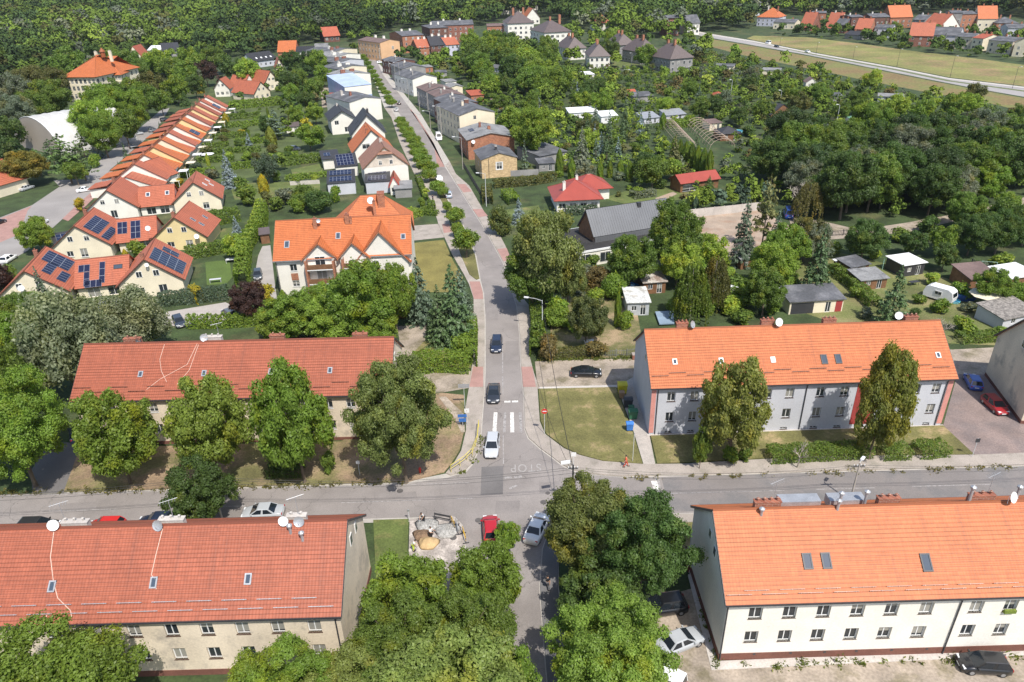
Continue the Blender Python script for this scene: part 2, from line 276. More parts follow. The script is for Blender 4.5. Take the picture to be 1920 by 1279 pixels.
for q in ([(700, 925), (780, 922), (782, 934), (702, 938)], [(330, 962), (420, 959), (421, 972), (330, 975)], [(912, 575), (934, 575), (934, 600), (912, 600)], [(1010, 905), (1052, 903), (1056, 922), (1012, 925)], [(948, 640), (972, 640), (973, 676), (948, 676)], [(100, 945), (180, 942), (181, 955), (100, 958)], [(930, 940), (975, 939), (974, 962), (928, 964)]): slab('asphalt_patch', q, .03, .0325, M('asphalt_c', (.24, .216, .204), .9, .1, .4, 9, .1, space='World'))
slab('asphalt_patch', [(1240, 895.5), (1930, 876), (1930, 942), (1256, 960)], .027, .0285, M('asphalt_b', (.222, .2, .19), .9, .1, .2, 9, .1, space='World', dirt=(.16, .152, .15), dscale=.2, dthr=.55))
# pavements: real kerb height
slab('pavement_west', [(836, 888), (850, 871), (865, 846), (874, 808), (872.7, 766), (880, 724), (887.4, 669), (888, 607), (888, 560), (879, 533), (870, 515.7), (848, 478), (832.5, 444), (822, 421), (809.7, 378), (795, 358), (776, 325), (749, 267), (734, 221), (721, 203), (730, 200), (744, 222), (763, 262), (797, 325), (812, 350), (826, 378), (836, 400), (848, 440), (862, 478), (878, 515), (893, 527), (899.5, 527), (905.6, 550), (908.7, 600), (908.7, 700), (906.7, 740), (901.6, 808), (896, 845), (885, 869), (871, 884), (845, 892)], 0, .13, PAVE)
slab('pavement_east', [(836, 311)] + [(x + 1.6, y) for x, y in ST_R[10:]] + [(984.6, 804), (991.5, 821.5), (1013.5, 841.5), (1037.5, 858.8), (1054.5, 872.3), (1076, 882.6), (1110, 889.3), (1166, 893.5), (1278, 891.2), (1520, 885), (1920, 873), (2300, 862), (2300, 840), (1930, 850), (1825, 854), (1520, 857), (1280, 871), (1208, 871.7), (1130, 866), (1085, 854), (1056.7, 841.5), (1022, 815), (1012, 791), (1008.6, 740), (1007, 716), (1001, 700), (993, 669), (994.5, 638), (997.6, 591), (995, 578), (978, 556), (968.6, 533), (963.9, 509.5), (959, 489), (948, 462.5), (938.9, 445), (924, 427), (903.5, 390), (880, 349), (855, 327), (842.5, 302)], 0, .13, PAVE)
slab('pavement_south', [(1262, 965.5), (1930, 948), (1930, 962), (1262, 981)], 0, .13, PAVE)
slab('footpath', [(1033.5, 985), (1018, 1031), (1013, 1102), (1024, 1251), (1048, 1500), (1120, 1500), (1060, 1251), (1046, 1102), (1048, 1031), (1060, 985), (1075, 964)], 0, .12, M('asphalt_footpath', (.15, .145, .145), .9, .1, .3, 8, .1, space='World'))
for n, q in (('crossing_slabs', [(887, 689), (906, 689), (906, 727), (880, 727)]), ('crossing_slabs', [(977.5, 689), (998, 689), (1005, 727), (981, 727)]), ('crossing_slabs', [(880, 529), (899.7, 529), (905, 548), (906, 562), (889, 562)]),
             ('crossing_slabs', [(932, 468), (950, 466), (959, 489), (944, 491)]), ('crossing_slabs', [(857, 346), (872, 346), (885, 360), (869, 362)]), ('crossing_slabs', [(886, 393), (904, 393), (915, 406), (897, 408)]), ('crossing_slabs', [(829, 421), (842, 421), (848, 436), (832, 438)])):
    slab('paved_crossing', q, .131, .134, PINK)
slab('verge', [(749, 226), (765, 262), (799, 325), (814, 350), (828, 378), (838, 400), (850, 440), (864, 478), (880, 515), (893, 525), (899, 523), (891, 480), (878, 447), (860, 407), (843, 383), (826, 351), (806, 306), (785, 268), (763, 237), (756, 226)], 0, .125, LAWN)
slab('red_parking_strip', [(813, 268), (806, 258), (793, 236), (779, 215), (768, 205), (771, 205), (790, 236), (812, 267), (834, 313), (820, 313)], .024, .027, PINK)
slab('lane_east', [(1003, 678), (1100, 674), (1215, 672), (1800, 655), (1930, 648), (1930, 700), (1790, 702), (1200, 722), (1157, 725), (1008, 729)], 0, .016, DIRTL)
slab('lane_west', [(150, 728), (760, 708), (790, 700), (886, 696), (882, 727), (830, 736), (790, 738), (150, 760)], 0, .016, DIRTL)
slab('gable_path', [(1157, 725), (1200, 700), (1218, 818), (1229, 872.5), (1207, 872.5), (1188, 810)], 0, .05, M('concrete_slabs', (.42, .38, .34), .9, .1, .8, 6, .12, space='World'))
slab('lawn_corner', [(1010, 730), (1155, 727), (1186, 811), (1205, 871), (1130, 864.5), (1087, 853), (1058, 840), (1024, 814), (1014, 790)], 0, .125, LAWN)
slab('lawn_front', [(1220, 818), (1768, 799), (1826, 853), (1520, 855.5), (1232, 870)], 0, .125, LAWN)
slab('lawn_west', [(150, 842), (640, 829), (770, 745), (830, 738), (870, 742), (871, 805), (862, 845), (847, 869), (833, 886), (766, 904), (120, 923)], 0, .125, M('worn_lawn', (.15, .14, .055), .95, .25, .22, 5, .2, space='World', dirt=(.27, .19, .12), dscale=.14, dthr=.49, bump=.5))
slab('worn_path', [(822, 745), (836, 745), (870, 778), (872, 812), (865, 812), (852, 785)], .126, .13, DIRTL)
slab('lane_side', [(90, 830), (150, 830), (158, 868), (125, 924), (60, 926), (60, 880)], 0, .02, ASPHD)
slab('court_east', [(1795, 702), (1930, 700), (2100, 690), (2100, 845), (1930, 849), (1828, 853), (1768, 799)], 0, .03, M('court_paving', (.25, .19, .17), .9, .12, .3, 5, .15, space='World', dirt=(.2, .16, .15), dscale=.2, dthr=.5))
slab('court_south', [(1240, 1120), (1310, 1100), (1350, 1245), (1930, 1220), (2200, 1215), (2300, 1500), (1180, 1500)], 0, .02, DIRTL)
slab('plinth_path', [(1296, 1050), (1306, 1058), (1348, 1240), (1930, 1216), (1930, 1229), (1334, 1257), (1290, 1080)], .0, .06, CONC)
slab('work_area', [(768, 974), (850, 968), (866, 986), (874, 1040), (872, 1200), (800, 1200), (796, 1100), (766, 1055)], 0, .06, M('rubble_base', (.34, .3, .27), .95, .2, .8, 6, .2, space='World', dirt=(.45, .4, .36), dscale=.8, dthr=.56))
slab('lawn_south', [(700, 976), (766, 974), (764, 1055), (790, 1110), (795, 1300), (690, 1300), (705, 1080)], 0, .1, LAWNG)
slab('verge_south', [(1262, 982), (1312, 980), (1303, 1050), (1262, 1050)], 0, .1, LAWN)
WS_W = [(305, 203), (284, 222), (262, 240), (240, 258), (205, 285), (170, 318), (140, 337), (100, 338), (112, 350), (60, 385), (0, 408), (-160, 480)]
WS_E = [(-160, 590), (0, 500), (52, 470), (117, 411), (150, 380), (178, 355), (207, 318), (231, 298), (262, 270), (292, 246), (318, 203)]
slab('west_road', WS_W + WS_E, 0, .02, M('pale_asphalt', (.29, .27, .255), .9, .1, .12, 9, .1, space='World'))
slab('west_pavement', [(117, 411), (150, 380), (178, 355), (205, 322), (216, 322), (190, 358), (162, 386), (128, 415)], 0, .1, PINK)
slab('west_forecourt', [(0, 410), (60, 386), (52, 395), (35, 440), (0, 455), (-60, 470), (-60, 440)], .021, .025, PINK)
slab('car_park', [(312, 585), (423, 567), (440, 575), (436, 600), (350, 611), (306, 612)], 0, .02, M('car_park_blocks', (.4, .36, .33), .9, .08, .4, 8, .1, space='World'))
slab('driveway', [(492, 462), (507, 460), (517, 545), (520, 562), (490, 552), (474, 536), (484, 480)], 0, .02, M('drive_blocks', (.36, .33, .3), .9, .08, .4, 8, .1, space='World'))
slab('garden_drive', [(768, 424), (822, 420), (836, 445), (770, 452)], 0, .03, PAVE)
slab('lawn_square', [(776, 456), (832, 450), (850, 490), (868, 520), (862, 548), (790, 548), (776, 500)], 0, .05, M('square_lawn', (.19, .165, .05), .95, .15, .3, 5, .2, space='World'))
slab('garden_lawn', [(385, 492), (430, 488), (436, 520), (425, 532), (388, 535)], 0, .05, M('fresh_lawn', (.09, .14, .03), .95, .12, .3, 5, .15, space='World'))
for q in ([(415, 430), (440, 426), (443, 440), (412, 446)], [(545, 318), (605, 306), (606, 330), (552, 336)], [(1130, 372), (1200, 350), (1290, 345), (1300, 372), (1180, 385)], [(430, 345), (600, 340), (600, 372), (440, 375)]): slab('garden_lawn', q, 0, .05, LAWNG)
slab('rear_yard', [(745, 612), (800, 608), (795, 655), (765, 690), (752, 660)], 0, .03, DIRTL)
slab('rear_garden', [(795, 640), (862, 640), (885, 690), (775, 694), (768, 670)], 0, .04, LAWN)
slab('allotment_lawn', [(1425, 470), (1560, 470), (1930, 560), (1930, 650), (1660, 640), (1430, 560)], 0, .03, M('allotment_grass', (.13, .15, .045), .95, .25, .1, 5, .25, space='World', dirt=(.2, .18, .08), dscale=.12, dthr=.52))
slab('garden_plot', [(1035, 560), (1100, 545), (1190, 560), (1210, 670), (1030, 672)], 0, .03, M('plot_grass', (.14, .14, .05), .95, .25, .2, 5, .25, space='World', dirt=(.27, .2, .12), dscale=.2, dthr=.52))
slab('sand_lot', [(1282, 408), (1424, 394), (1482, 425), (1500, 452), (1440, 486), (1340, 488), (1300, 470)], 0, .03, SAND)
slab('gravel_track', [(1478, 408), (1530, 412), (1611, 431), (1692, 419), (1800, 400), (1930, 368), (1930, 384), (1800, 412), (1714, 434), (1608, 445), (1514, 453), (1473, 466), (1489, 439)], 0, .034, DIRTL)
slab('garden_track', [(1505, 215), (1560, 228), (1614, 248), (1620, 255), (1552, 235), (1500, 222)], 0, .03, CONC)
slab('garden_path', [(1228, 372), (1262, 360), (1270, 364), (1240, 378)], 0, .054, SAND)
slab('rear_path', [(601, 165), (622, 160), (622, 200), (604, 202)], 0, .03, DIRTL)
HW_U = [(1290, 55), (1330, 63.3), (1413, 76.7), (1530, 100), (1680, 126.7), (1780, 146.7), (1920, 163), (2300, 215)]
HW_L = [(1290, 62), (1326, 70), (1390, 81), (1513, 103), (1613, 123), (1747, 150), (1830, 166), (1920, 181.7), (2300, 250)]
slab('highway', HW_U + HW_L[::-1], 0, .03, M('new_asphalt', (.33, .31, .3), .9, .08, .1, 3, .1, space='World'))
slab('highway_verge', HW_U + [(x, y + 2.4) for x, y in HW_U[::-1]], .031, .06, CONC)
strip('highway_verge', [(1330, 64.5), (1413, 78.5), (1530, 103), (1680, 131), (1780, 152), (1920, 171), (2300, 228)], 3.0, .05, M('grass_divider', (.13, .15, .06), space='World'))
slab('tan_field', [(1310, 70), (1326, 72), (1390, 83), (1513, 105), (1613, 125), (1747, 152), (1830, 168), (1920, 184), (2300, 252), (2300, 280), (1920, 209), (1847, 192), (1747, 175), (1613, 149), (1553, 136), (1467, 119), (1390, 103), (1320, 84)], 0, .02, TAN)
slab('meadow_field', [(1400, 72), (1413, 67), (1513, 70), (1613, 82), (1713, 96), (1847, 112), (1920, 122), (2300, 175), (2300, 212), (1920, 161.5), (1780, 145), (1680, 125), (1530, 98.5), (1413, 75.5)], 0, .02, MEAD)
slab('villa_lawn', [(1145, 112), (1195, 108), (1200, 122), (1165, 128), (1148, 122)], 0, .02, LAWNG)
slab('red_house_lawn', [(935, 395), (1010, 385), (1020, 410), (985, 425), (940, 430)], 0, .03, LAWNG)
slab('garden_strip', [(395, 165), (470, 200), (600, 200), (620, 250), (560, 310), (420, 345), (395, 330), (345, 300)], 0, .015, M('terrace_gardens', (.075, .1, .03), .95, .25, .2, 4, .2, space='World'))
# road markings
def rect_px(a, b, w, z, mat, name='road_marking'):
    p, q = P(*a), P(*b); d = (q - p).normalized(); n = Vector((-d.y, d.x, 0)) * w / 2; mb = MB()
    mb.face([(v.x, v.y, z) for v in (p - n, q - n, q + n, p + n)]); return tag(mb.build(name, mat), kind='structure')
for x0, x1 in ((929.3, 927), (947, 945.5), (960, 960.5), (975.2, 977)): rect_px((x0, 773.5), (x1, 811), .52 if x0 != 947 and x0 < 970 else .34, .026, MARK if x0 in (929.3, 960) else FADED)
rect_px((945.5, 753.5), (957, 753.3), .45, .026, MARK); rect_px((960, 753.2), (971.5, 752.8), .45, .026, MARK)
for a, b in (((942.5, 640), (942.5, 700)), ((942.6, 706), (943, 740)), ((943.5, 815), (944, 870))): rect_px(a, b, .13, .026, FADED)
for a, b in (((640, 943), (790, 938)), ((855, 935.5), (889, 934.5)), ((1255, 925.5), (1470, 920)), ((1530, 918), (1640, 915)), ((1710, 912.5), (1860, 908.5)), ((300, 953), (460, 949)), ((80, 959), (220, 955))): rect_px(a, b, .12, .031, FADED)
for a, b in (((946, 896), (960, 895)), ((964, 895), (978, 894))): rect_px(a, b, .4, .0275, FADED)
rect_px((955, 917), (969, 910), .3, .0275, FADED)
rect_px((0, 930.5), (880, 905.5), .1, .031, FADED); rect_px((1232, 896), (1241, 962), .5, .031, FADED); rect_px((1226, 902), (1231, 918), .7, .033, MARK)
fc = bpy.data.curves.new('stop_lettering', 'FONT'); fc.body = 'STOP'; fc.size = 1.7; fc.align_x = 'CENTER'; fc.space_character = 1.15
fo = bpy.data.objects.new('tmp', fc); COL.objects.link(fo); bpy.context.view_layer.update()
me = bpy.data.meshes.new_from_object(fo.evaluated_get(bpy.context.evaluated_depsgraph_get())); bpy.data.objects.remove(fo)
me.materials.clear(); me.materials.append(M('worn_white_paint', (.34, .32, .305), .85, .1, 2, 14, .25, space='World')); c = P(986, 871)
o = tag(obj('road_marking', me, None, (c.x, c.y, .0275), rad(180)), kind='structure'); o.scale = (.85, 1.25, 1)
# manhole covers, drains
def disc(name, x, y, r, z, mat, n=16):
    mb = MB(); c = P(x, y); mb.loft([[(c.x + r * math.cos(t), c.y + r * math.sin(t), zz) for t in [2 * math.pi * i / n for i in range(n)]] for zz in (z - .02, z)]); return mb.build(name, mat)
IRON = M('cast_iron', (.11, .1, .095), .7)
for i, (x, y, l) in enumerate(((897, 976, 'round iron manhole cover in the road beside the red car'), (1019, 942, 'oval dark manhole cover near the mouth of the lower street'), (1027, 925, 'small square drain grate near the junction'), (1203, 901, 'drain grate at the north kerb of the cross road'), (850, 1009, 'manhole cover in the rubble of the work site'), (750, 921, 'manhole cover near the north edge of the cross road'))):
    tag(disc('manhole_cover', x, y, .38 if 'drain' not in l else .28, .045 if i != 4 else .075, IRON), l, 'manhole cover', 'manhole covers and drains')
# ================================================================= VEGETATION
LEAF = leafmat(); LEAFW = leafmat('leaf_patchy', (1.22, 1.02, .65), .52); NEED = leafmat('needles', (1.15, 1.1, 1.0), .6, .12)
BARK = M('bark', (.16, .125, .09), .9, .2, 2, 9, .2, bump=.5); BARKP = M('pale_bark', (.45, .4, .34), .85, .2, 3, 9, .2)
def leafmesh(name, pos, nrm, size, v, mat, asp=1.5):
    size = np.asarray(size) if hasattr(size, '__len__') else size
    n = len(pos); nrm = nrm / np.maximum(np.linalg.norm(nrm, axis=1, keepdims=True), 1e-6)
    r = rng.normal(size=(n, 3)); t = np.cross(nrm, r); t /= np.maximum(np.linalg.norm(t, axis=1, keepdims=True), 1e-6); b = np.cross(nrm, t)
    s = (size * rng.uniform(.6, 1.25, n))[:, None]; a = t * s * .5 * asp; c = b * s * .5
    co = np.stack([pos - a, pos - c * rng.uniform(.6, 1, (n, 1)), pos + a, pos + c], 1).reshape(-1, 3).astype(np.float32)
    me = bpy.data.meshes.new(name); me.vertices.add(4 * n); me.vertices.foreach_set('co', co.ravel()); me.loops.add(4 * n); me.loops.foreach_set('vertex_index', np.arange(4 * n, dtype=np.int32))
    me.polygons.add(n); me.polygons.foreach_set('loop_start', np.arange(0, 4 * n, 4, dtype=np.int32)); me.polygons.foreach_set('loop_total', np.full(n, 4, dtype=np.int32))
    at = me.attributes.new('v', 'FLOAT', 'FACE'); at.data.foreach_set('value', np.clip(v, 0, 1.3).astype(np.float32)); me.materials.append(mat); me.update(calc_edges=True); return me
def sph(n):
    d = rng.normal(size=(n, 3)); return d / np.linalg.norm(d, axis=1, keepdims=True)
def lobes_mesh(name, cs, rs, n, size, mat, up=.45, flat=.0, droop=0., squash=.82):
    cs = np.array(cs); rs = np.array(rs); w = rs ** 2; k = rng.choice(len(cs), n, p=w / w.sum()); d = sph(n)
    sh = rng.uniform(.62, 1.06, n) ** .6; sh = np.where(rng.random(n) < .22, rng.uniform(1., 1.5, n), sh); off = d * (rs[k] * sh)[:, None]; off[:, 2] *= squash; pos = cs[k] + off
    if droop: pos[:, 2] -= rng.uniform(0, droop, n) * (np.abs(d[:, 0]) + np.abs(d[:, 1]))
    # cull what is deep inside another lobe
    D = np.linalg.norm(pos[:, None, :] - cs[None], axis=2) / rs[None]; D[np.arange(n), k] = 9; keep = D.min(1) > .62; keep |= rng.random(n) < .08
    nr = d * .9 + rng.normal(size=(n, 3)) * .55; nr[:, 2] += up
    q = np.percentile(np.hypot(pos[:, 0], pos[:, 1]), 96); pos[:, :2] *= .5 / q; pos[:, 2] *= 1. / np.percentile(pos[:, 2], 98.5)
    lv = rng.uniform(.2, .8, len(cs)); v = lv[k] * .5 + rng.uniform(0, .6, n)
    return leafmesh(name, pos[keep], nr[keep], size, v[keep], mat)
def crown_lobes(nl, rx, z0, z1, lr, shape='round'):
    cs = []; rs = []
    for i in range(nl):
        for _ in range(30):
            d = rng.normal(size=3); d /= np.linalg.norm(d); rr = rng.uniform(.5, 1.12) ** .5; rr *= 1 + .13 * math.sin(3.1 * d[0] + 5 * d[1] + nl) * (lr < .14)
            zc = (z0 + z1) / 2; hz = (z1 - z0) / 2
            r = lr * rng.uniform(.75, 1.25); p = np.array([d[0] * rr * max(rx - r * .8, .01), d[1] * rr * max(rx - r * .8, .01), zc + d[2] * rr * max(hz - r * .8, .01)])
            if shape == 'tall': f = 1 - .45 * max(0, (p[2] - zc) / hz); p[:2] *= f
            if shape == 'flat' and p[2] < z0 + .12: continue
            break
        cs.append(p); rs.append(r)
    cs.append(np.array([0, 0, (z0 + z1) / 2])); rs.append(rx * .4)
    return cs, rs
def limb_mesh(name, cs, mat=None, r0=.022, zt=.55, lean=0):
    mb = MB(); top = Vector((rng.uniform(-.03, .03), rng.uniform(-.03, .03), zt)); mb.tube([(0, 0, -.02), (0, 0, .08), tuple(top * .5), tuple(top)], [r0 * 1.35, r0, r0 * .85, r0 * .4], 7)
    for c in cs:
        c = Vector(c); z = min(max(c.z * .55, .2), zt * .9); st = top * (z / zt); mid = (st + c) / 2 + Vector((0, 0, .02)); mb.tube([st, mid, c], [r0 * .42, r0 * .27, r0 * .1], 5, False)
    return mb.mesh(name, mat or BARK, merge=True)
KIND = {}
def add_kind(k, crown, trunk): KIND.setdefault(k, []).append((crown, trunk))
def make_kinds():
    for lvl, n, sz, nl, cnt in (('huge', 90000, .0155, 150, 3), ('near', 34000, .024, 100, 4), ('mid', 7500, .042, 44, 5), ('far', 1700, .08, 16, 4)):
        for i in range(cnt):
            cs, rs = crown_lobes(nl, .5, .2, 1, .062 if lvl == 'huge' else .075 if lvl == 'near' else .1 if lvl == 'mid' else .13); add_kind('round_' + lvl, lobes_mesh('tree_crown', cs, rs, n, sz, LEAF), limb_mesh('tree_trunk', cs[:9]))
        for i in range(2):
            cs, rs = crown_lobes(nl, .5, .12, 1, .062 if lvl == 'huge' else .075 if lvl == 'near' else .1, 'tall'); add_kind('tall_' + lvl, lobes_mesh('tree_crown', cs, rs, n, sz, LEAFW), limb_mesh('tree_trunk', cs[:9]))
    for i in range(3):
        cs, rs = crown_lobes(34, .5, .06, 1, .13); add_kind('willow', lobes_mesh('tree_crown', cs, rs, 26000, .028, leafmat('willow_leaf', (1.2, 1.1, .9), .55), up=.2, droop=.06), limb_mesh('tree_trunk', cs[:8]))
    for lvl, n, sz, nl in (('near', 9000, .055, 16), ('mid', 1800, .1, 9)):
        for i in range(3):
            cs, rs = crown_lobes(nl, .5, .0, 1, .2); cs = [c * np.array([1, 1, 1]) for c in cs]; add_kind('shrub_' + lvl, lobes_mesh('shrub_foliage', cs, rs, n, sz, LEAF), None)
    for i in range(2):   # street globe trees
        cs, rs = crown_lobes(16, .5, .3, 1, .2); add_kind('globe', lobes_mesh('tree_crown', cs, rs, 6000, .055, LEAF), limb_mesh('tree_trunk', cs[:4], r0=.035, zt=.5))
    # conifers
    def conifer(name, tiers, per, n_leaf, size, z0=.06, power=.85, drp=.1, mat=NEED, rag=.15, core=True):
        pos = []; nr = []; v = []
        for t in range(tiers):
            f = t / (tiers - 1); z = z0 + (1 - z0) * f ** .92; R = .5 * (1 - f) ** power * rng.uniform(1 - rag, 1) + .012
            for b in range(max(4, int(per * (1 - .6 * f)))):
                a = rng.uniform(0, 2 * math.pi); L = R * rng.uniform(.75, 1.06); m = max(3, int(n_leaf * L / .5)); s = rng.uniform(.15, 1, m) ** .7
                d = np.array([math.cos(a), math.sin(a)]); pr = np.array([-d[1], d[0]]); wd = .16 * L * (1 - s * .7)[:, None]
                xy = d[None] * (s * L)[:, None] + pr[None] * rng.normal(size=(m, 1)) * wd; zz = z - drp * s * L * 1.6 + .06 * L * s ** 3 + rng.normal(size=m) * .006
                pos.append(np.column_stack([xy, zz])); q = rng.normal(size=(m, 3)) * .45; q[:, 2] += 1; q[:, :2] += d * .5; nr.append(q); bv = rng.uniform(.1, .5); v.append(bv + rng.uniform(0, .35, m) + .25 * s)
        pos = np.concatenate(pos); nr = np.concatenate(nr); v = np.concatenate(v); return leafmesh(name, pos, nr, size, v, mat, 2.)
    def pole(r0): mb = MB(); mb.tube([(0, 0, -.02), (0, 0, .5), (0, 0, .96)], [r0, r0 * .6, r0 * .15], 6); return mb.mesh('tree_trunk', BARK)
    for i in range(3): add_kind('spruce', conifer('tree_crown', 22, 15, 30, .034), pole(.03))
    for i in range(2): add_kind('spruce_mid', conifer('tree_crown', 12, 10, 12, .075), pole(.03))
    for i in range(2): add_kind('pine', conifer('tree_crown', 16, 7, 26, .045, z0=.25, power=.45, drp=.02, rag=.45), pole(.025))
    for i in range(2):    # thuja column
        n = 3000; z = rng.uniform(.02, 1, n); a = rng.uniform(0, 2 * math.pi, n); R = .5 * np.minimum(1, (1 - z) * 2.6) ** .6 * (.85 + .15 * np.sin(a * 5 + z * 9)) * rng.uniform(.85, 1.05, n)
        pos = np.column_stack([np.cos(a) * R, np.sin(a) * R, z]); nr = np.column_stack([np.cos(a), np.sin(a), np.full(n, .35)]) + rng.normal(size=(n, 3)) * .4; add_kind('thuja', leafmesh('thuja_foliage', pos, nr, .06, rng.uniform(0, 1, n), LEAF, 2.2), None)
    # weeping birch: hanging strands
    for i in range(2):
        pos = []; v = []
        for s in range(300):
            a = rng.uniform(0, 2 * math.pi); r = .5 * rng.uniform(.1, 1) ** .6; z1 = .35 + .62 * (1 - (r / .5) ** 2) + rng.uniform(-.08, .03); L = rng.uniform(.1, .38); m = 34; t = rng.uniform(0, 1, m)
            pos.append(np.column_stack([math.cos(a) * (r + .04 * t) + rng.normal(size=m) * .012, math.sin(a) * (r + .04 * t) + rng.normal(size=m) * .012, np.maximum(z1 - t * L, .05)])); v.append(rng.uniform(.2, .7) + rng.uniform(-.2, .4, m))
        pos = np.concatenate(pos); cs, rs = crown_lobes(8, .4, .4, .95, .1); add_kind('weeping', leafmesh('tree_crown', pos, rng.normal(size=pos.shape) + np.array([0, 0, .2]), .03, np.concatenate(v), LEAF), limb_mesh('tree_trunk', cs, BARKP, .018, .85))
    # leafless tree
    for i in range(2):
        mb = MB()
        def br(p, d, L, r, dep):
            q = p + d * L; m = (p + q) / 2 + Vector(rng.normal(size=3)) * L * .06; mb.tube([p, m, q], [r, r * .8, r * .6], 5 if dep > 1 else 4, False)
            if dep == 0: return
            for _ in range(3 if dep > 1 else 4):
                nd = (d + Vector(rng.normal(size=3)) * .42 + Vector((0, 0, .12))).normalized(); br(p + d * L * rng.uniform(.55, 1), nd, L * rng.uniform(.6, .85), r * .55, dep - 1)
        br(Vector((0, 0, 0)), Vector((0, 0, 1)), .24, .022, 4); add_kind('bare', None, mb.mesh('tree_trunk', BARKP)); 
make_kinds()
TINT = dict(dark=(.08, .13, .034), deep=(.057, .094, .033), mid=(.125, .185, .034), green=(.16, .235, .036), bright=(.215, .29, .045), lime=(.28, .35, .055), yellow=(.36, .3, .03), olive=(.12, .125, .04), brownish=(.17, .14, .055),
            silver=(.2, .22, .135), bluegreen=(.09, .13, .085), blue=(.17, .22, .23), purple=(.06, .035, .03), spruce=(.075, .118, .045), grey=(.15, .175, .12))
TWORD = dict(dark='dark green', deep='very dark green', mid='mid green', green='green', bright='fresh green', lime='light green', yellow='yellow', olive='olive green', brownish='browning', silver='silvery', bluegreen='blue-green', blue='pale blue', purple='dark purple', spruce='dark', grey='greyish')
WORDK = dict(round='broadleaf tree', tall='tall broadleaf tree', willow='willow tree', shrub='shrub', globe='globe tree', spruce='spruce', pine='pine tree', thuja='thuja column', weeping='weeping birch', bare='leafless tree')
CATK = dict(round='tree', tall='tree', willow='tree', shrub='shrub', globe='tree', spruce='conifer', pine='conifer', thuja='shrub', weeping='tree', bare='tree')
NAMK = dict(round='broadleaf_tree', tall='broadleaf_tree', willow='willow_tree', shrub='garden_shrub', globe='globe_tree', spruce='spruce_tree', pine='pine_tree', thuja='thuja_column', weeping='birch_tree', bare='leafless_tree')
AUTO = []    # things whose label is made once all stand
def plant(kind, loc, w, h, tint, label=None, group=None, rz=None, twigs=None):
    k0 = kind.split('_')[0]; cr, tr = KIND[kind][rng.integers(len(KIND[kind]))]; c = TINT[tint] if isinstance(tint, str) else tint; j = rng.uniform(.88, 1.12); hj = rng.uniform(-.06, .06)
    c = (c[0] * j * (1 + hj), c[1] * j, c[2] * j, 1); rz = rng.uniform(0, 6.28) if rz is None else rz; cat = CATK[k0]
    if cr is None or tr is None:
        o = obj(NAMK[k0], cr or tr, None, loc, rz); o.scale = (w, w, h); o.color = c; root = o
    else:
        root = empty(NAMK[k0], loc, rz); root.scale = (w, w, h); a = obj('crown', cr, root); a.color = c; obj('trunk', tr, root)
    tag(root, None, cat, group); x, y = PX(Vector(loc) + Vector((0, 0, h * .55)))
    if label: root['label'] = label
    else: AUTO.append((root, f"{TWORD.get(tint, 'green') if isinstance(tint, str) else 'green'} {WORDK[k0]}", x, y))
    return root
def lvl(kind, w_px):
    if kind in ('round', 'tall'): return kind + ('_huge' if w_px > 165 else '_near' if w_px > 60 else '_mid' if w_px > 22 else '_far')
    if kind == 'shrub': return kind + ('_near' if w_px > 42 else '_mid')
    if kind == 'spruce' and w_px < 26: return 'spruce_mid'
    return kind
def T(kind, x, yb, yt, w, tint, label=None, group=None):
    """a plant: photo column, rows of its foot and its top, width in photo pixels"""
    b = P(x, yb); h = hgt(x, yb, yt); d = ((b + Vector((0, 0, h * .6))) - Vector((0, 0, HC))).dot(CF) / FPX
    if b.z < 0: b.z = 0
    return plant(lvl(kind, w), b, w * d, h, tint, label, group)
def TC(kind, x, yc, w, tint, ar=1.05, label=None, group=None):
    """a plant given by the photo position and width of its crown only (foot hidden)"""
    z = 4.
    for _ in range(6):
        c = P(x, yc, z); d = (c - Vector((0, 0, HC))).dot(CF) / FPX; W_ = w * d; H_ = W_ * ar; z = H_ * .6
    return plant(lvl(kind, w), Vector((c.x, c.y, 0)), W_, H_, tint, label, group)
def hedge(pts, w, h, tint, label, ragged=.12, dens=1., kind_name='hedge', group=None, top='flat', px=True):
    pp = [P(*p) if px else Vector((*p, 0)) for p in pts]; tot = sum((b - a).length for a, b in zip(pp, pp[1:])); d0 = (pp[0] - Vector((0, 0, HC))).dot(CF) / FPX; size = min(max(.16, 2.6 * d0), .7)
    n = int(min(16000, max(300, dens * tot * (w + 2 * h) / (size * size) * 2.6))); P_ = []; N_ = []; 
    segs = [(a, b, (b - a).length) for a, b in zip(pp, pp[1:])]; pr = np.array([s[2] for s in segs]); ks = rng.choice(len(segs), n, p=pr / pr.sum())
    for k in ks:
        a, b, L = segs[k]; u = rng.random(); d = (b - a) / max(L, 1e-6); nn = Vector((-d.y, d.x, 0)); q = rng.random() * (w + 2 * h)
        bump = 1 + ragged * math.sin(u * L * 2.1 + a.x) * .5
        if q < h: s, z, nv = -w / 2, q, -nn
        elif q < h + w: s, z, nv = q - h - w / 2, h, Vector((0, 0, 1))
        else: s, z, nv = w / 2, q - h - w, nn
        if top == 'spiky': z *= .72 + .28 * abs(math.sin((u * L + a.x) * 2.6)) 
        j = rng.normal(size=3) * ragged * .5; p = a + d * (u * L) + nn * s * bump; P_.append((p.x + j[0], p.y + j[1], max(.02, z * bump + j[2]))); N_.append(tuple(nv + Vector((0, 0, .25))))
    pos = np.array(P_); c0 = pp[0].copy(); pos -= np.array(c0); nr = np.array(N_) + rng.normal(size=pos.shape) * .5
    o = obj(kind_name, leafmesh(kind_name, pos, nr, size, rng.uniform(0, 1, n), LEAF), None, c0); o.color = (*TINT[tint], 1); return tag(o, label, 'hedge', group)
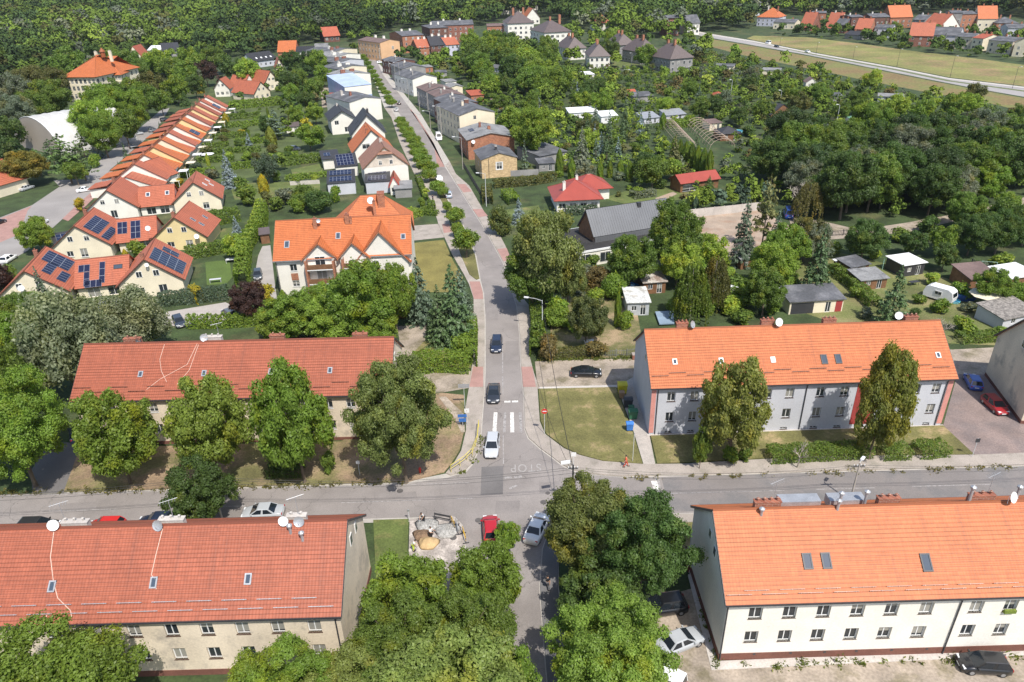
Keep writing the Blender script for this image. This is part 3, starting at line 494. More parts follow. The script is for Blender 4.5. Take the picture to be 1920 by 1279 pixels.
# ================================================================= BUILDINGS
WHITEW = M('white_render', (.77, .735, .66), .9, .05, .4, 5, .05); CREAMW = M('cream_render', (.74, .66, .5), .9, .07, .3, 5, .05, dirt=(.62, .56, .44), dscale=.5, dthr=.66)
YELW = M('yellow_render', (.72, .58, .3), .9, .06, .3, 5, .05); BEIGE = M('beige_render', (.68, .58, .45), .9, .1, .3, 5, .07, dirt=(.4, .35, .29), dscale=.35, dthr=.62)
GREYW = M('grey_render', (.52, .53, .57), .9, .06, .3, 5, .05); GREYD = M('sooty_render', (.27, .26, .25), .9, .15, .3, 4, .1); SALM = M('salmon_render', (.68, .42, .24), .9, .06, .3, 5, .05)
LIL = M('lilac_render', (.55, .56, .66), .9, .06, .3, 5, .05); BLUEW = M('blue_render', (.38, .47, .68), .9, .06, .3, 5, .05); REDW = M('dark_red_render', (.35, .05, .045), .9, .08, .5, 5, .06); PINKW = M('pink_render', (.6, .27, .23), .9, .08, .5, 5, .06)
PLINTH = M('brown_plinth', (.17, .07, .05), .9, .1, .8, 6, .1); BRICK = brickmat('red_brick'); BRICKC = brickmat('chimney_brick', (.34, .12, .07), (.4, .33, .27)); BRICKO = brickmat('orange_brick', (.45, .17, .08)); BRICKD = brickmat('dark_brick', (.17, .07, .05), (.2, .16, .13)); YBRICK = brickmat('yellow_brick', (.62, .45, .24), (.6, .48, .3))
DARK = M('dark_metal', (.045, .045, .05), .5, .1, 1, 9, .1); BROWN = M('brown_metal', (.09, .05, .035), .5, .1, 1, 9, .1); ZINC = M('zinc', (.42, .43, .45), .45, .1, 1, 9, .1, metal=.4); WOOD = M('brown_wood', (.2, .1, .05), .7, .2, 1.2, 12, .2); PVC = M('white_frame', (.75, .75, .74), .5, .03, 1, 9, .03); WHITEM = M('white_metal', (.8, .8, .8), .45, .04, 1, 9, .03)
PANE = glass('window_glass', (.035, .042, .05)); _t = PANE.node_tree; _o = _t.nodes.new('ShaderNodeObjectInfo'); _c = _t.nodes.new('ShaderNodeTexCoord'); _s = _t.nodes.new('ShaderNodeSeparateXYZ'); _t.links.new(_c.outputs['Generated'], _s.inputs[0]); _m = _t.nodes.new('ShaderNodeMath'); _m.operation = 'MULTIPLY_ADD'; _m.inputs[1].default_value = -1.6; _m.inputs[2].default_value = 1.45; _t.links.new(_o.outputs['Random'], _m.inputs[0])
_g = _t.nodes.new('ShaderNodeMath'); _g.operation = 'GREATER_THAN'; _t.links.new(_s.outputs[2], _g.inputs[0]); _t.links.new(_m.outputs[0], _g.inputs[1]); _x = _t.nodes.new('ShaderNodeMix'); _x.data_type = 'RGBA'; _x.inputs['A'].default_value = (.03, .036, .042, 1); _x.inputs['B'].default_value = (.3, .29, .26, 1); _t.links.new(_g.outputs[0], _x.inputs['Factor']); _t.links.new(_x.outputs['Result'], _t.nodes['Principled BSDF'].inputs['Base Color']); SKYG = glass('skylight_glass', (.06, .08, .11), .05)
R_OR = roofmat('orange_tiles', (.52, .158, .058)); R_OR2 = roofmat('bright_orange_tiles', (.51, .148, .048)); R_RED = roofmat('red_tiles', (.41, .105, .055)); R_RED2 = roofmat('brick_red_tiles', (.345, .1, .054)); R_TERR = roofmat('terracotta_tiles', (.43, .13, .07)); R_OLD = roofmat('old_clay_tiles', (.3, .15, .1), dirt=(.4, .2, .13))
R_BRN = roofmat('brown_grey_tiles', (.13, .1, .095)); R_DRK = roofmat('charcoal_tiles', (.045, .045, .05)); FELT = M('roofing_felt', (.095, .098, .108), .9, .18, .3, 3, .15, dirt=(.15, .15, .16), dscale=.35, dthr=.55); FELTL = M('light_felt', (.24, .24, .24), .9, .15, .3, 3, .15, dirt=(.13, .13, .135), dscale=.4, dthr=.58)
R_MET = M('red_metal_roof', (.34, .07, .05), .4, .06, .4, 5, .05); G_MET = M('graphite_metal_roof', (.13, .135, .145), .38, .06, .4, 5, .05); BLU_MET = M('blue_metal_roof', (.42, .5, .68), .4, .1, .3, 5, .05); BRN_FELT = M('brown_felt', (.16, .11, .1), .9, .15, .3, 3, .12)
FA = {'F': 0., 'R': math.pi / 2, 'B': math.pi, 'L': -math.pi / 2}
WM = {}
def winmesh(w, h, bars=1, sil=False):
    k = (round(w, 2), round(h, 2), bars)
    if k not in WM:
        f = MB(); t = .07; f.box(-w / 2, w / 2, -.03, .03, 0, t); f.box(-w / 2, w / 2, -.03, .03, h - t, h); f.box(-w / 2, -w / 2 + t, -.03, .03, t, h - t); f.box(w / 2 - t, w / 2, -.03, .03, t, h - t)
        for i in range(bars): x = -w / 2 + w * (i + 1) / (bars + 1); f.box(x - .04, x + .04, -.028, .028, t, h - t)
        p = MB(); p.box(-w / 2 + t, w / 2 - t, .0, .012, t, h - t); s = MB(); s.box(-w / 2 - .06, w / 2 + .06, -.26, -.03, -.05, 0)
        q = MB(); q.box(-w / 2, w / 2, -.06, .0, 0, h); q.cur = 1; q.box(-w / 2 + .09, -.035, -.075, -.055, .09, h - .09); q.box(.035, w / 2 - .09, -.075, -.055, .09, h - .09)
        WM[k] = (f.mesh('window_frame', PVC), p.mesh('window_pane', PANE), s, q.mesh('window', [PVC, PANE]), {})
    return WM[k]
class Hs: pass
def slope_mesh(mb, E0, E1, R0, R1, n, t=.14, step=.05):
    E0, E1, R0, R1 = map(Vector, (E0, E1, R0, R1)); ex = (E1 - E0).normalized(); up = (R0 + R1) / 2 - (E0 + E1) / 2; upn = (up - ex * up.dot(ex)).normalized(); nr = ex.cross(upn)
    if nr.z < 0: nr = -nr
    S = up.dot(upn); uv = lambda p: ((p - E0).dot(ex), (p - E0).dot(upn))
    L = lambda s: E0.lerp(R0, s); Rr = lambda s: E1.lerp(R1, s); prev = None
    for i in range(n):
        a, b = i / n, (i + 1) / n; q = [L(a), Rr(a), Rr(b), L(b)]; hh = step if n > 1 else 0; pts = [q[0] + nr * (t + hh), q[1] + nr * (t + hh), q[2] + nr * t, q[3] + nr * t]
        if (pts[3] - pts[2]).length < 1e-3: pts = pts[:3]
        mb.face(pts, [uv(p) for p in pts])
        if n > 1 or i == 0:
            lo = nr * (t if i else 0); mb.face([q[0] + lo, q[1] + lo, q[1] + nr * (t + hh), q[0] + nr * (t + hh)], [(uv(q[0])[0], .01), (uv(q[1])[0], .01), (uv(q[1])[0], .02), (uv(q[0])[0], .02)])
    mb.face([E1, E0, R0, R1]); mb.face([E0, E0 + nr * t, R0 + nr * t, R0]); mb.face([E1, R1, R1 + nr * t, E1 + nr * t]); return nr, S
def House(name, label, A, B, ze, zr, depth, wall, roof, axis='x', at=0., over=.4, wins=None, chim=(), courses=1, cat='house', group=None, plinth=None, gutter=None, verge=None, far=False, reveal=.14, sill=None, base=0., sky=(), solar=(), hip=None, local=None, parent=None, shed=None, t=.14, gwin=(), wc='window'):
    if local: a, b, rz = Vector((local[0], local[1], 0)), None, local[3]; L = local[2]
    else:
        a = Vector(A) if len(A) == 3 else P(*A, at); b = Vector(B) if len(B) == 3 else P(*B, at); L = math.hypot(b.x - a.x, b.y - a.y); rz = math.atan2(b.y - a.y, b.x - a.x)
    h = Hs(); h.L = L; h.D = D = depth
    root = parent or empty(name, (a.x, a.y, base), rz, label, cat, group); h.root = root; h.rz = rz
    if parent is None: pass
    if parent is None:
        e1 = Vector((math.cos(rz), math.sin(rz), 0)); e2 = Vector((-e1.y, e1.x, 0)); EXCL.append([tuple((a + e1 * u + e2 * v).xy) for u, v in ((-2, -4.5), (L + 2, -4.5), (L + 2, D + 1.5), (-2, D + 1.5))])
        if a.y > 140: EXT.append([tuple((a + e1 * u + e2 * v).xy) for u, v in ((-1, -min(20, a.y * .075)), (L + 1, -min(20, a.y * .075)), (L + 1, 0), (-1, 0))])
    wins = dict(wins or {})
    for f, v in list(wins.items()):
        if isinstance(v, tuple):      # (n, [z...], w, h[, margin])
            n, zs, w, hh = v[:4]; mg = v[4] if len(v) > 4 else None; Lf = L if f in 'FB' else D; mg = Lf / (2 * n) if mg is None else mg
            wins[f] = [((mg + (Lf - 2 * mg) * i / max(n - 1, 1)) if n > 1 else Lf / 2, z, w, hh) for i in range(n) for z in zs]
    pt = {'F': lambda u, z, d: (u, d, z), 'B': lambda u, z, d: (L - u, D - d, z), 'R': lambda u, z, d: (L - d, u, z), 'L': lambda u, z, d: (d, D - u, z)}
    wb = MB()
    for f in 'FRBL':
        Lf = L if f in 'FB' else D; hs = [] if far else [w for w in wins.get(f, [])]
        us = sorted({0, Lf} | {u + s * w / 2 for u, z, w, hh in hs for s in (-1, 1)}); zs = sorted({0, ze} | {z for u, z, w, hh in hs} | {z + hh for u, z, w, hh in hs})
        us = [u for u in us if 0 <= u <= Lf]; zs = [z for z in zs if 0 <= z <= ze]
        for i in range(len(us) - 1):
            for j in range(len(zs) - 1):
                um, zm = (us[i] + us[i + 1]) / 2, (zs[j] + zs[j + 1]) / 2
                if any(abs(um - u) < w / 2 and z < zm < z + hh for u, z, w, hh in hs): continue
                wb.face([pt[f](us[i], zs[j], 0), pt[f](us[i + 1], zs[j], 0), pt[f](us[i + 1], zs[j + 1], 0), pt[f](us[i], zs[j + 1], 0)])
        for u, z, w, hh in hs:
            q = [(u - w / 2, z), (u + w / 2, z), (u + w / 2, z + hh), (u - w / 2, z + hh)]
            for k in range(4): m = (k + 1) % 4; wb.face([pt[f](*q[k], 0), pt[f](*q[k], reveal + .03), pt[f](*q[m], reveal + .03), pt[f](*q[m], 0)])
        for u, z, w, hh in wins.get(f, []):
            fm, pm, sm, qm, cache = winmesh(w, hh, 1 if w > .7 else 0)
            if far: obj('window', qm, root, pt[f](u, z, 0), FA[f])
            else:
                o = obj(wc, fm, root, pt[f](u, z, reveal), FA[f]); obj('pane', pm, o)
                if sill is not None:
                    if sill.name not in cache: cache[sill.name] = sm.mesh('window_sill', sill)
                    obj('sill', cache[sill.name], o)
    o = over; s = {}; rb = MB(); nc = courses
    if axis == 'x':
        k = (zr - ze) / (D / 2); eo = ze - o * k
        wb.face([(L, 0, ze), (L, D, ze), (L, D / 2, zr)]); wb.face([(0, D, ze), (0, 0, ze), (0, D / 2, zr)])
        s['F'] = ((-o * .7, -o, eo), (L + o * .7, -o, eo), (-o * .7, D / 2, zr), (L + o * .7, D / 2, zr)); s['B'] = ((L + o * .7, D + o, eo), (-o * .7, D + o, eo), (L + o * .7, D / 2, zr), (-o * .7, D / 2, zr))
    elif axis == 'y':
        k = (zr - ze) / (L / 2); eo = ze - o * k
        wb.face([(0, 0, ze), (L, 0, ze), (L / 2, 0, zr)]); wb.face([(L, D, ze), (0, D, ze), (L / 2, D, zr)])
        s['R'] = ((L + o, -o * .7, eo), (L + o, D + o * .7, eo), (L / 2, -o * .7, zr), (L / 2, D + o * .7, zr)); s['L'] = ((-o, D + o * .7, eo), (-o, -o * .7, eo), (L / 2, D + o * .7, zr), (L / 2, -o * .7, zr))
    elif axis in ('hip', 'hipy'):
        hl = hip if hip is not None else min(L, D) / 2
        if axis == 'hip': r0, r1 = (hl, D / 2, zr), (L - hl, D / 2, zr)
        else: r0, r1 = (L / 2, hl, zr), (L / 2, D - hl, zr)
        c = [(-o, -o, ze), (L + o, -o, ze), (L + o, D + o, ze), (-o, D + o, ze)]
        if axis == 'hip': s['F'] = (c[0], c[1], r0, r1); s['R'] = (c[1], c[2], r1, r1); s['B'] = (c[2], c[3], r1, r0); s['L'] = (c[3], c[0], r0, r0)
        else: s['F'] = (c[0], c[1], r0, r0); s['R'] = (c[1], c[2], r0, r1); s['B'] = (c[2], c[3], r1, r1); s['L'] = (c[3], c[0], r1, r0)
    elif axis == 'shed':      # one slope; ze at the front, zr at the back (or the other way round)
        for X, f in ((0, 1), (L, -1)): wb.face([(X, 0, ze), (X, D, ze), (X, D, zr)][::-f])
        wb.face([(L, D, ze), (0, D, ze), (0, D, zr), (L, D, zr)]); k = (zr - ze) / D; s['F'] = ((-o, -o, ze - o * k), (L + o, -o, ze - o * k), (-o, D + o, zr + o * k), (L + o, D + o, zr + o * k))
    elif axis == 'shedx':     # one slope along x: ze at the left, zr at the right
        wb.face([(0, 0, ze), (L, 0, ze), (L, 0, zr)]); wb.face([(L, D, ze), (0, D, ze), (L, D, zr)]); wb.face([(L, 0, ze), (L, D, ze), (L, D, zr), (L, 0, zr)])
        s['L'] = ((-o, D + o, ze), (-o, -o, ze), (L + o, D + o, zr), (L + o, -o, zr))
    elif axis == 'flat':
        s['F'] = ((.2, .2, ze - .3), (L - .2, .2, ze - .3), (.2, D - .2, ze - .22), (L - .2, D - .2, ze - .22))
        pb = MB()
        for q in ((0, L, 0, .2), (0, L, D - .2, D), (0, .2, .2, D - .2), (L - .2, L, .2, D - .2)): pb.box(*q, ze, ze + .06)
        pb.build('parapet', verge or ZINC, root)
        for q in (((.2, .2), (L - .2, .2)), ((L - .2, D - .2), (.2, D - .2)), ((L - .2, .2), (L - .2, D - .2)), ((.2, D - .2), (.2, .2))): wb.face([(*q[1], ze - .4), (*q[0], ze - .4), (*q[0], ze), (*q[1], ze)])
    h.s = s; ns = {}; ro = None
    for f, q in s.items(): ns[f] = slope_mesh(rb, *q, nc, t)
    if axis in ('x', 'y') and nc > 1: rb.tube([Vector(s['F' if axis == 'x' else 'R'][2]) + Vector((0, 0, t + .02)), Vector(s['F' if axis == 'x' else 'R'][3]) + Vector((0, 0, t + .02))], .13, 6)
    if axis in ('hip', 'hipy') and not far:
        for q0, q1 in ((c[0], r0), (c[3], r0 if axis == 'hip' else r1), (c[1], r1 if axis == 'hip' else r0), (c[2], r1), (r0, r1)): rb.tube([Vector(q0) + Vector((0, 0, t)), Vector(q1) + Vector((0, 0, t + .02))], .09, 5)
    h.n = ns; wb.build('wall', wall, root); ro = rb.build('roof', roof, root); h.roof = ro
    def at_(f, u, b, off=0):      # u metres along the eave from its start, b 0..1 up the slope
        E0, E1, R0, R1 = map(Vector, s[f]); Lx = (E1 - E0).length; return E0.lerp(E1, u / Lx).lerp(R0.lerp(R1, u / Lx), b) + ns[f][0] * (t + off)
    h.at = at_
    def axes(f): E0, E1, R0, R1 = map(Vector, s[f]); ex = (E1 - E0).normalized(); n = ns[f][0]; return ex, n.cross(ex) if n.cross(ex).z > 0 else -n.cross(ex), n
    h.axes = axes
    for it in sky:
        f, u, b_, w, hh = it[:5]; m = it[5] if len(it) > 5 else DARK; ex, up, n = axes(f); c0 = at_(f, u, b_, .06); fr = MB()
        for sx, sy, aw, ah in ((-1, 0, .06, hh / 2), (1, 0, .06, hh / 2), (0, -1, w / 2, .06), (0, 1, w / 2, .06)): fr.obox(c0 + ex * sx * (w / 2 - .06) + up * sy * (hh / 2 - .06), ex * aw, up * ah, n * (.07 if sx else .066))
        q = fr.build('skylight', m, root); pn = MB(); pn.obox(c0, ex * (w / 2 - .1), up * (hh / 2 - .1), n * .03); pn.build('pane', SKYG if m is not WHITEM else WHITEM, q)
    for f, u, b_, nx, ny in solar:
        ex, up, n = axes(f); c0 = at_(f, u, b_, .1); W_, H_ = nx * 1., ny * 1.6; mb = MB(); q = [c0 - ex * W_ / 2 - up * H_ / 2, c0 + ex * W_ / 2 - up * H_ / 2, c0 + ex * W_ / 2 + up * H_ / 2, c0 - ex * W_ / 2 + up * H_ / 2]
        mb.face([p_ + n * .03 for p_ in q], [(.0, 0), (nx, 0), (nx, ny * 1.6), (0, ny * 1.6)]); [mb.face([q[i], q[(i + 1) % 4], q[(i + 1) % 4] + n * .03, q[i] + n * .03], [(.5, .5)] * 4) for i in range(4)]; mb.build('solar_panel', solarmat(), root)
    if plinth is not None:
        pz, pm = plinth; mb = MB(); mb.box(-.04, L + .04, -.04, 0, 0, pz); mb.box(-.04, L + .04, D, D + .04, 0, pz); mb.box(-.04, 0, 0, D, 0, pz); mb.box(L, L + .04, 0, D, 0, pz); mb.build('plinth', pm, root)
    if gutter is not None and axis == 'x': 
        for f, yy in (('F', -o - .1), ('B', D + o + .1)): mb = MB(); z = s[f][0][2]; mb.box(-o * .7, L + o * .7, yy - .07, yy + .07, z - .02, z + .12); mb.build('gutter', gutter, root)
    if verge is not None and axis in ('x', 'y'):
        for f, q in s.items():
            for i, j in ((0, 2), (1, 3)):
                mb = MB(); p0, p1 = Vector(q[i]), Vector(q[j]); ex, up, n = axes(f); out = -ex if i == 0 else ex; mid = (p0 + p1) / 2 + n * (t * .35) + out * .025; mb.obox(mid, (p1 - p0) / 2, out * .022, n * (t * .75)); mb.build('verge_board', verge, root)
    for c in chim:
        x, y, w, d, zt = c[:5]; m = c[5] if len(c) > 5 else BRICKC; npot = c[6] if len(c) > 6 else 1; zb = zr - 3 if axis != 'flat' else ze - .5; zb = max(zb, ze - 1)
        mb = MB(); mb.box(x - w / 2, x + w / 2, y - d / 2, y + d / 2, zb, zt); ch = mb.build('chimney', m, ro if ro else root)
        cp = MB(); cp.box(x - w / 2 - .05, x + w / 2 + .05, y - d / 2 - .05, y + d / 2 + .05, zt, zt + .07)
        for i in range(npot): px_ = x - w / 2 + w * (i + .5) / npot; cp.tube([(px_, y, zt + .07), (px_, y, zt + .32)], .09, 8); cp.tube([(px_, y, zt + .36), (px_, y, zt + .44)], [.14, .05], 8)
        cp.build('chimney_cap', BRICKC if m in (BRICKC, BRICKO, BRICK) else CONC, ch)
    for f, u, z, w, hh in gwin:   # windows high in a gable
        fm, pm, sm, qm, cache = winmesh(w, hh, 0)
        obj('window', qm, root, pt[f](u, z, 0), FA[f])
    h.ridge = zr; return h
def part_box(h, name, mat, *bx):
    mb = MB(); mb.box(*bx); return mb.build(name, mat, h.root)
def pipe(h, pts, name='downpipe', mat=None, r=.06): mb = MB(); mb.tube(pts, r, 6); return mb.build(name, mat or DARK, h.root)
def dish(h, x, y, z, r=.45, az=-.6, mat=None, name='satellite_dish'):
    mb = MB(); n = 14; d = Vector((math.sin(az), -math.cos(az), .45)).normalized(); a = d.cross(Vector((0, 0, 1))).normalized(); b = a.cross(d); c = Vector((x, y, z)); rings = []
    for k in (.02, .4, .75, 1.): rings.append([c + (a * math.cos(t) + b * math.sin(t)) * r * k + d * (.25 * r * k * k) for t in [2 * math.pi * i / n for i in range(n)]])
    for A_, B_ in zip(rings, rings[1:]):
        for i in range(n): j = (i + 1) % n; mb.face([A_[i], A_[j], B_[j], B_[i]]); mb.face([p - d * .02 for p in (B_[i], B_[j], A_[j], A_[i])])
    mb.tube([c - d * .02, c - d * .25, c - d * .2 - Vector((0, 0, r + .5))], .03, 5); mb.tube([c - b * r * .9, c + d * r * .9], .02, 4); return mb.build(name, mat or WHITEM, h.root)
def antenna(h, x, y, z, hh=1.8):
    mb = MB(); mb.tube([(x, y, z), (x, y, z + hh)], .025, 5); mb.tube([(x - .7, y - .3, z + hh), (x + .7, y + .3, z + hh + .1)], .018, 4)
    for i in range(6): q = -.6 + i * .22; mb.tube([(x + q - .12, y + q * .42 + .28, z + hh), (x + q + .12, y + q * .42 - .28, z + hh)], .012, 4)
    return mb.build('aerial', ZINC, h.root)
def vent(h, x, y, z, zt): mb = MB(); mb.tube([(x, y, z), (x, y, zt)], .13, 8); mb.tube([(x, y, zt), (x, y, zt + .12)], [.24, .24], 8); mb.tube([(x, y, zt + .16), (x, y, zt + .3)], [.26, .05], 8); return mb.build('vent_pipe', ZINC, h.root)
def guards(h, f, rows, L0, mat, n, length=2.2):
    for i in range(n):
        u = L0 + i * (h.L - 2 * L0) / (n - 1); ex, up, nn = h.axes(f); c = h.at(f, u, rows[i % len(rows)], .16); mb = MB(); mb.obox(c, ex * length / 2, up * .022, nn * .035)
        for q in (-.8, 0, .8): mb.obox(c + ex * q - nn * .08, ex * .02, up * .05, nn * .07)
        mb.build('snow_guard', mat, h.root)
# ================================================================= VEHICLES
TYRE = M('tyre_rubber', (.02, .02, .02), .85, .1); RIM = M('wheel_rim', (.42, .43, .45), .35, .05, metal=.6); CG = glass('car_glass', (.015, .02, .026), .05); LAMPW = M('headlight_glass', (.7, .72, .74), .15, .03); LAMPR = M('tail_light_red', (.4, .02, .02), .25, .03); PLATE = M('number_plate', (.8, .8, .78), .5, .03); PAINT = paint(); BUMP = M('black_trim', (.025, .025, .027), .6, .05)
CARS = {}
def carmesh(tp):
    if tp in CARS: return CARS[tp]
    # length, width, roof height, belt, [hood profile], cabin xs: rear foot, rear top, front top, front foot
    S = dict(hatch=(4.1, 1.76, 1.48, .92, .86, -1.95, -1.55, .35, 1.15), sedan=(4.7, 1.84, 1.43, .92, .84, -1.55, -.85, .4, 1.25), wagon=(4.6, 1.8, 1.5, .93, .86, -2.2, -1.75, .35, 1.2), suv=(4.6, 1.9, 1.68, 1.05, 1.0, -2.15, -1.8, .3, 1.15), van=(5.3, 2., 2.3, 1.2, 1.1, -2.6, -2.5, 1.0, 1.8), coupe=(4.6, 1.86, 1.38, .9, .84, -1.9, -.7, .3, 1.2))[tp]
    L, Wd, H, belt, hood, rf, rt, ft, ff = S; w = Wd / 2; sedan = tp in ('sedan', 'coupe'); cg = .17
    def ring(x, wz, top): ww = w * wz; return [(x, -ww * .9, cg), (x, -ww, cg + .16), (x, -ww * 1.0, .62), (x, -ww * .96, top - .05), (x, -ww * .8, top), (x, 0, top + .035), (x, ww * .8, top), (x, ww * .96, top - .05), (x, ww, .62), (x, ww, cg + .16), (x, ww * .9, cg)]
    body = MB(); xs = [(-L / 2, .8, belt - .2 if not sedan else .72), (-L / 2 + .1, .92, belt - .03 if not sedan else belt - .06), (-L / 2 + .5, .985, belt), (rf + .5, 1, belt), (0, 1, belt), (ff - .15, 1, belt - .01), (ff + .25, .99, hood + .01), (L / 2 - .42, .95, hood - .08), (L / 2 - .12, .86, hood - .2), (L / 2, .72, .58)]
    body.loft([ring(x, a, z) for x, a, z in xs])
    # cabin shell with pillars
    cab = MB(); wb, wt = w * .93, w * .73; B = [(rf, -wb, belt - .03), (ff, -wb, belt - .03), (ff, wb, belt - .03), (rf, wb, belt - .03)]; Tt = [(rt, -wt, H - .04), (ft, -wt, H - .04), (ft, wt, H - .04), (rt, wt, H - .04)]; T2 = [(rt + .12, -wt * .86, H), (ft - .12, -wt * .86, H), (ft - .12, wt * .86, H), (rt + .12, wt * .86, H)]
    for i in range(4): j = (i + 1) % 4; cab.face([B[i], B[j], Tt[j], Tt[i]]); cab.face([Tt[i], Tt[j], T2[j], T2[i]])
    cab.face(T2)
    def pan(q, ins, off, name):
        q = [Vector(p) for p in q]; c = sum(q, Vector()) / 4; n = (q[1] - q[0]).cross(q[3] - q[0]).normalized()
        if n.dot(c - Vector((0, 0, .8))) < 0: n = -n
        mb = MB(); p = [v.lerp(c, ins) + n * off for v in q]; mb.face(p); return (name, mb.mesh(name, CG), CG)
    parts = [('cabin', cab.mesh('car_cabin', PAINT, merge=True), 1)]
    parts.append(pan([B[1], B[2], Tt[2], Tt[1]], .1, .012, 'windscreen') + ()); parts.append(pan([B[3], B[0], Tt[0], Tt[3]], .14, .012, 'rear_window'))
    for sgn, (a, b_, c_, d_) in ((-1, (B[0], B[1], Tt[1], Tt[0])), (1, (B[3], B[2], Tt[2], Tt[3]))):
        a, b_, c_, d_ = map(Vector, (a, b_, c_, d_)); 
        for u0, u1 in ((.05, .47), (.53, .95)):
            q = [a.lerp(b_, u0), a.lerp(b_, u1), d_.lerp(c_, u1), d_.lerp(c_, u0)]; parts.append(pan(q, .1, .012, 'side_window'))
    wh = MB(); wh.tube([(0, -.1, 0), (0, .1, 0)], .32, 16); rm = MB(); rm.tube([(0, -.112, 0), (0, .112, 0)], .19, 10); WH = (wh.mesh('car_wheel', TYRE), rm.mesh('car_rim', RIM))
    hl = MB(); hl.obox((0, 0, 0), (.09, 0, 0), (0, .2, 0), (0, 0, .07)); tl = MB(); tl.obox((0, 0, 0), (.05, 0, 0), (0, .13, 0), (0, 0, .1)); mi = MB(); mi.obox((0, 0, 0), (.06, 0, 0), (0, .1, 0), (0, 0, .07)); pl = MB(); pl.obox((0, 0, 0), (.012, 0, 0), (0, .26, 0), (0, 0, .06)); bu = MB(); bu.obox((0, 0, 0), (.05, 0, 0), (0, w * .68, 0), (0, 0, .08))
    CARS[tp] = dict(S=S, body=body.mesh('car_body', PAINT, smooth=True), parts=parts, wheel=WH, hl=hl.mesh('headlight', LAMPW), tl=tl.mesh('tail_light', LAMPR), mi=mi.mesh('mirror', PAINT), pl=pl.mesh('number_plate', PLATE), bu=bu.mesh('bumper', BUMP)); return CARS[tp]
def car(tp, a, b, col, label, group=None, small=False, z=.02):
    """a -> b: rear and front of the car on the ground, photo pixels"""
    A, B = P(*a), P(*b); c = (A + B) / 2; d = B - A; C = carmesh(tp); L, Wd, H, belt, hood, rf, rt, ft, ff = C['S']; root = empty('parked_car' if tp != 'van' else 'van', (c.x, c.y, z), math.atan2(d.y, d.x), label, 'van' if tp == 'van' else 'car', group)
    col4 = (*col, 1); o = obj('body', C['body'], root); o.color = col4
    for n, me, _ in C['parts']: o = obj(n, me, root); o.color = col4
    for sx in (-1, 1):
        for sy in (-1, 1): wl = obj('wheel', C['wheel'][0], root, (sx * (L / 2 - .8), sy * (Wd / 2 - .11), .32)); obj('rim', C['wheel'][1], wl)
    for sy in (-1, 1):
        obj('headlight', C['hl'], root, (L / 2 - .2, sy * (Wd / 2 - .32), hood - .22)); obj('tail_light', C['tl'], root, (-L / 2 + .06, sy * (Wd / 2 - .25), belt - .2)); o = obj('mirror', C['mi'], root, (ff - .25, sy * (Wd / 2 + .08), belt + .02)); o.color = col4
    obj('number_plate', C['pl'], root, (L / 2 + .005, 0, .42)); obj('number_plate', C['pl'], root, (-L / 2 - .005, 0, .6)); obj('bumper', C['bu'], root, (L / 2 - .03, 0, .28)); return root
BLK = (.012, .013, .016); SIL = (.42, .44, .46); WHT = (.9, .9, .89); NAV = (.02, .03, .06); GRY = (.12, .13, .14)
# ================================================================= PEOPLE
def skin_chain(name, pts, edges, radii, mat, parent=None, sub=1, root=0):
    me = bpy.data.meshes.new(name); me.from_pydata([Vector(p) for p in pts], edges, []); me.update(); o = bpy.data.objects.new(name, me); COL.objects.link(o)
    md = o.modifiers.new('s', 'SKIN'); md.use_smooth_shade = True
    for i, v in enumerate(me.skin_vertices[0].data): r = radii[i]; v.radius = (r, r) if not isinstance(r, tuple) else r; v.use_root = i == root
    sb = o.modifiers.new('u', 'SUBSURF'); sb.levels = sub; sb.render_levels = sub
    bpy.context.view_layer.update(); m2 = bpy.data.meshes.new_from_object(o.evaluated_get(bpy.context.evaluated_depsgraph_get())); bpy.data.objects.remove(o); m2.materials.clear(); m2.materials.append(mat); m2.name = name
    return obj(name, m2, parent)
SKINM = M('skin', (.5, .3, .2), .6, .05, 5, 20, .05); HAIRM = {k: M('hair_' + k, c, .8, .1, 9, 40, .2) for k, c in dict(dark=(.03, .02, .015), brown=(.1, .06, .03)).items()}
def cloth(k, c): return M('cloth_' + k, c, .9, .08, 6, 25, .1)
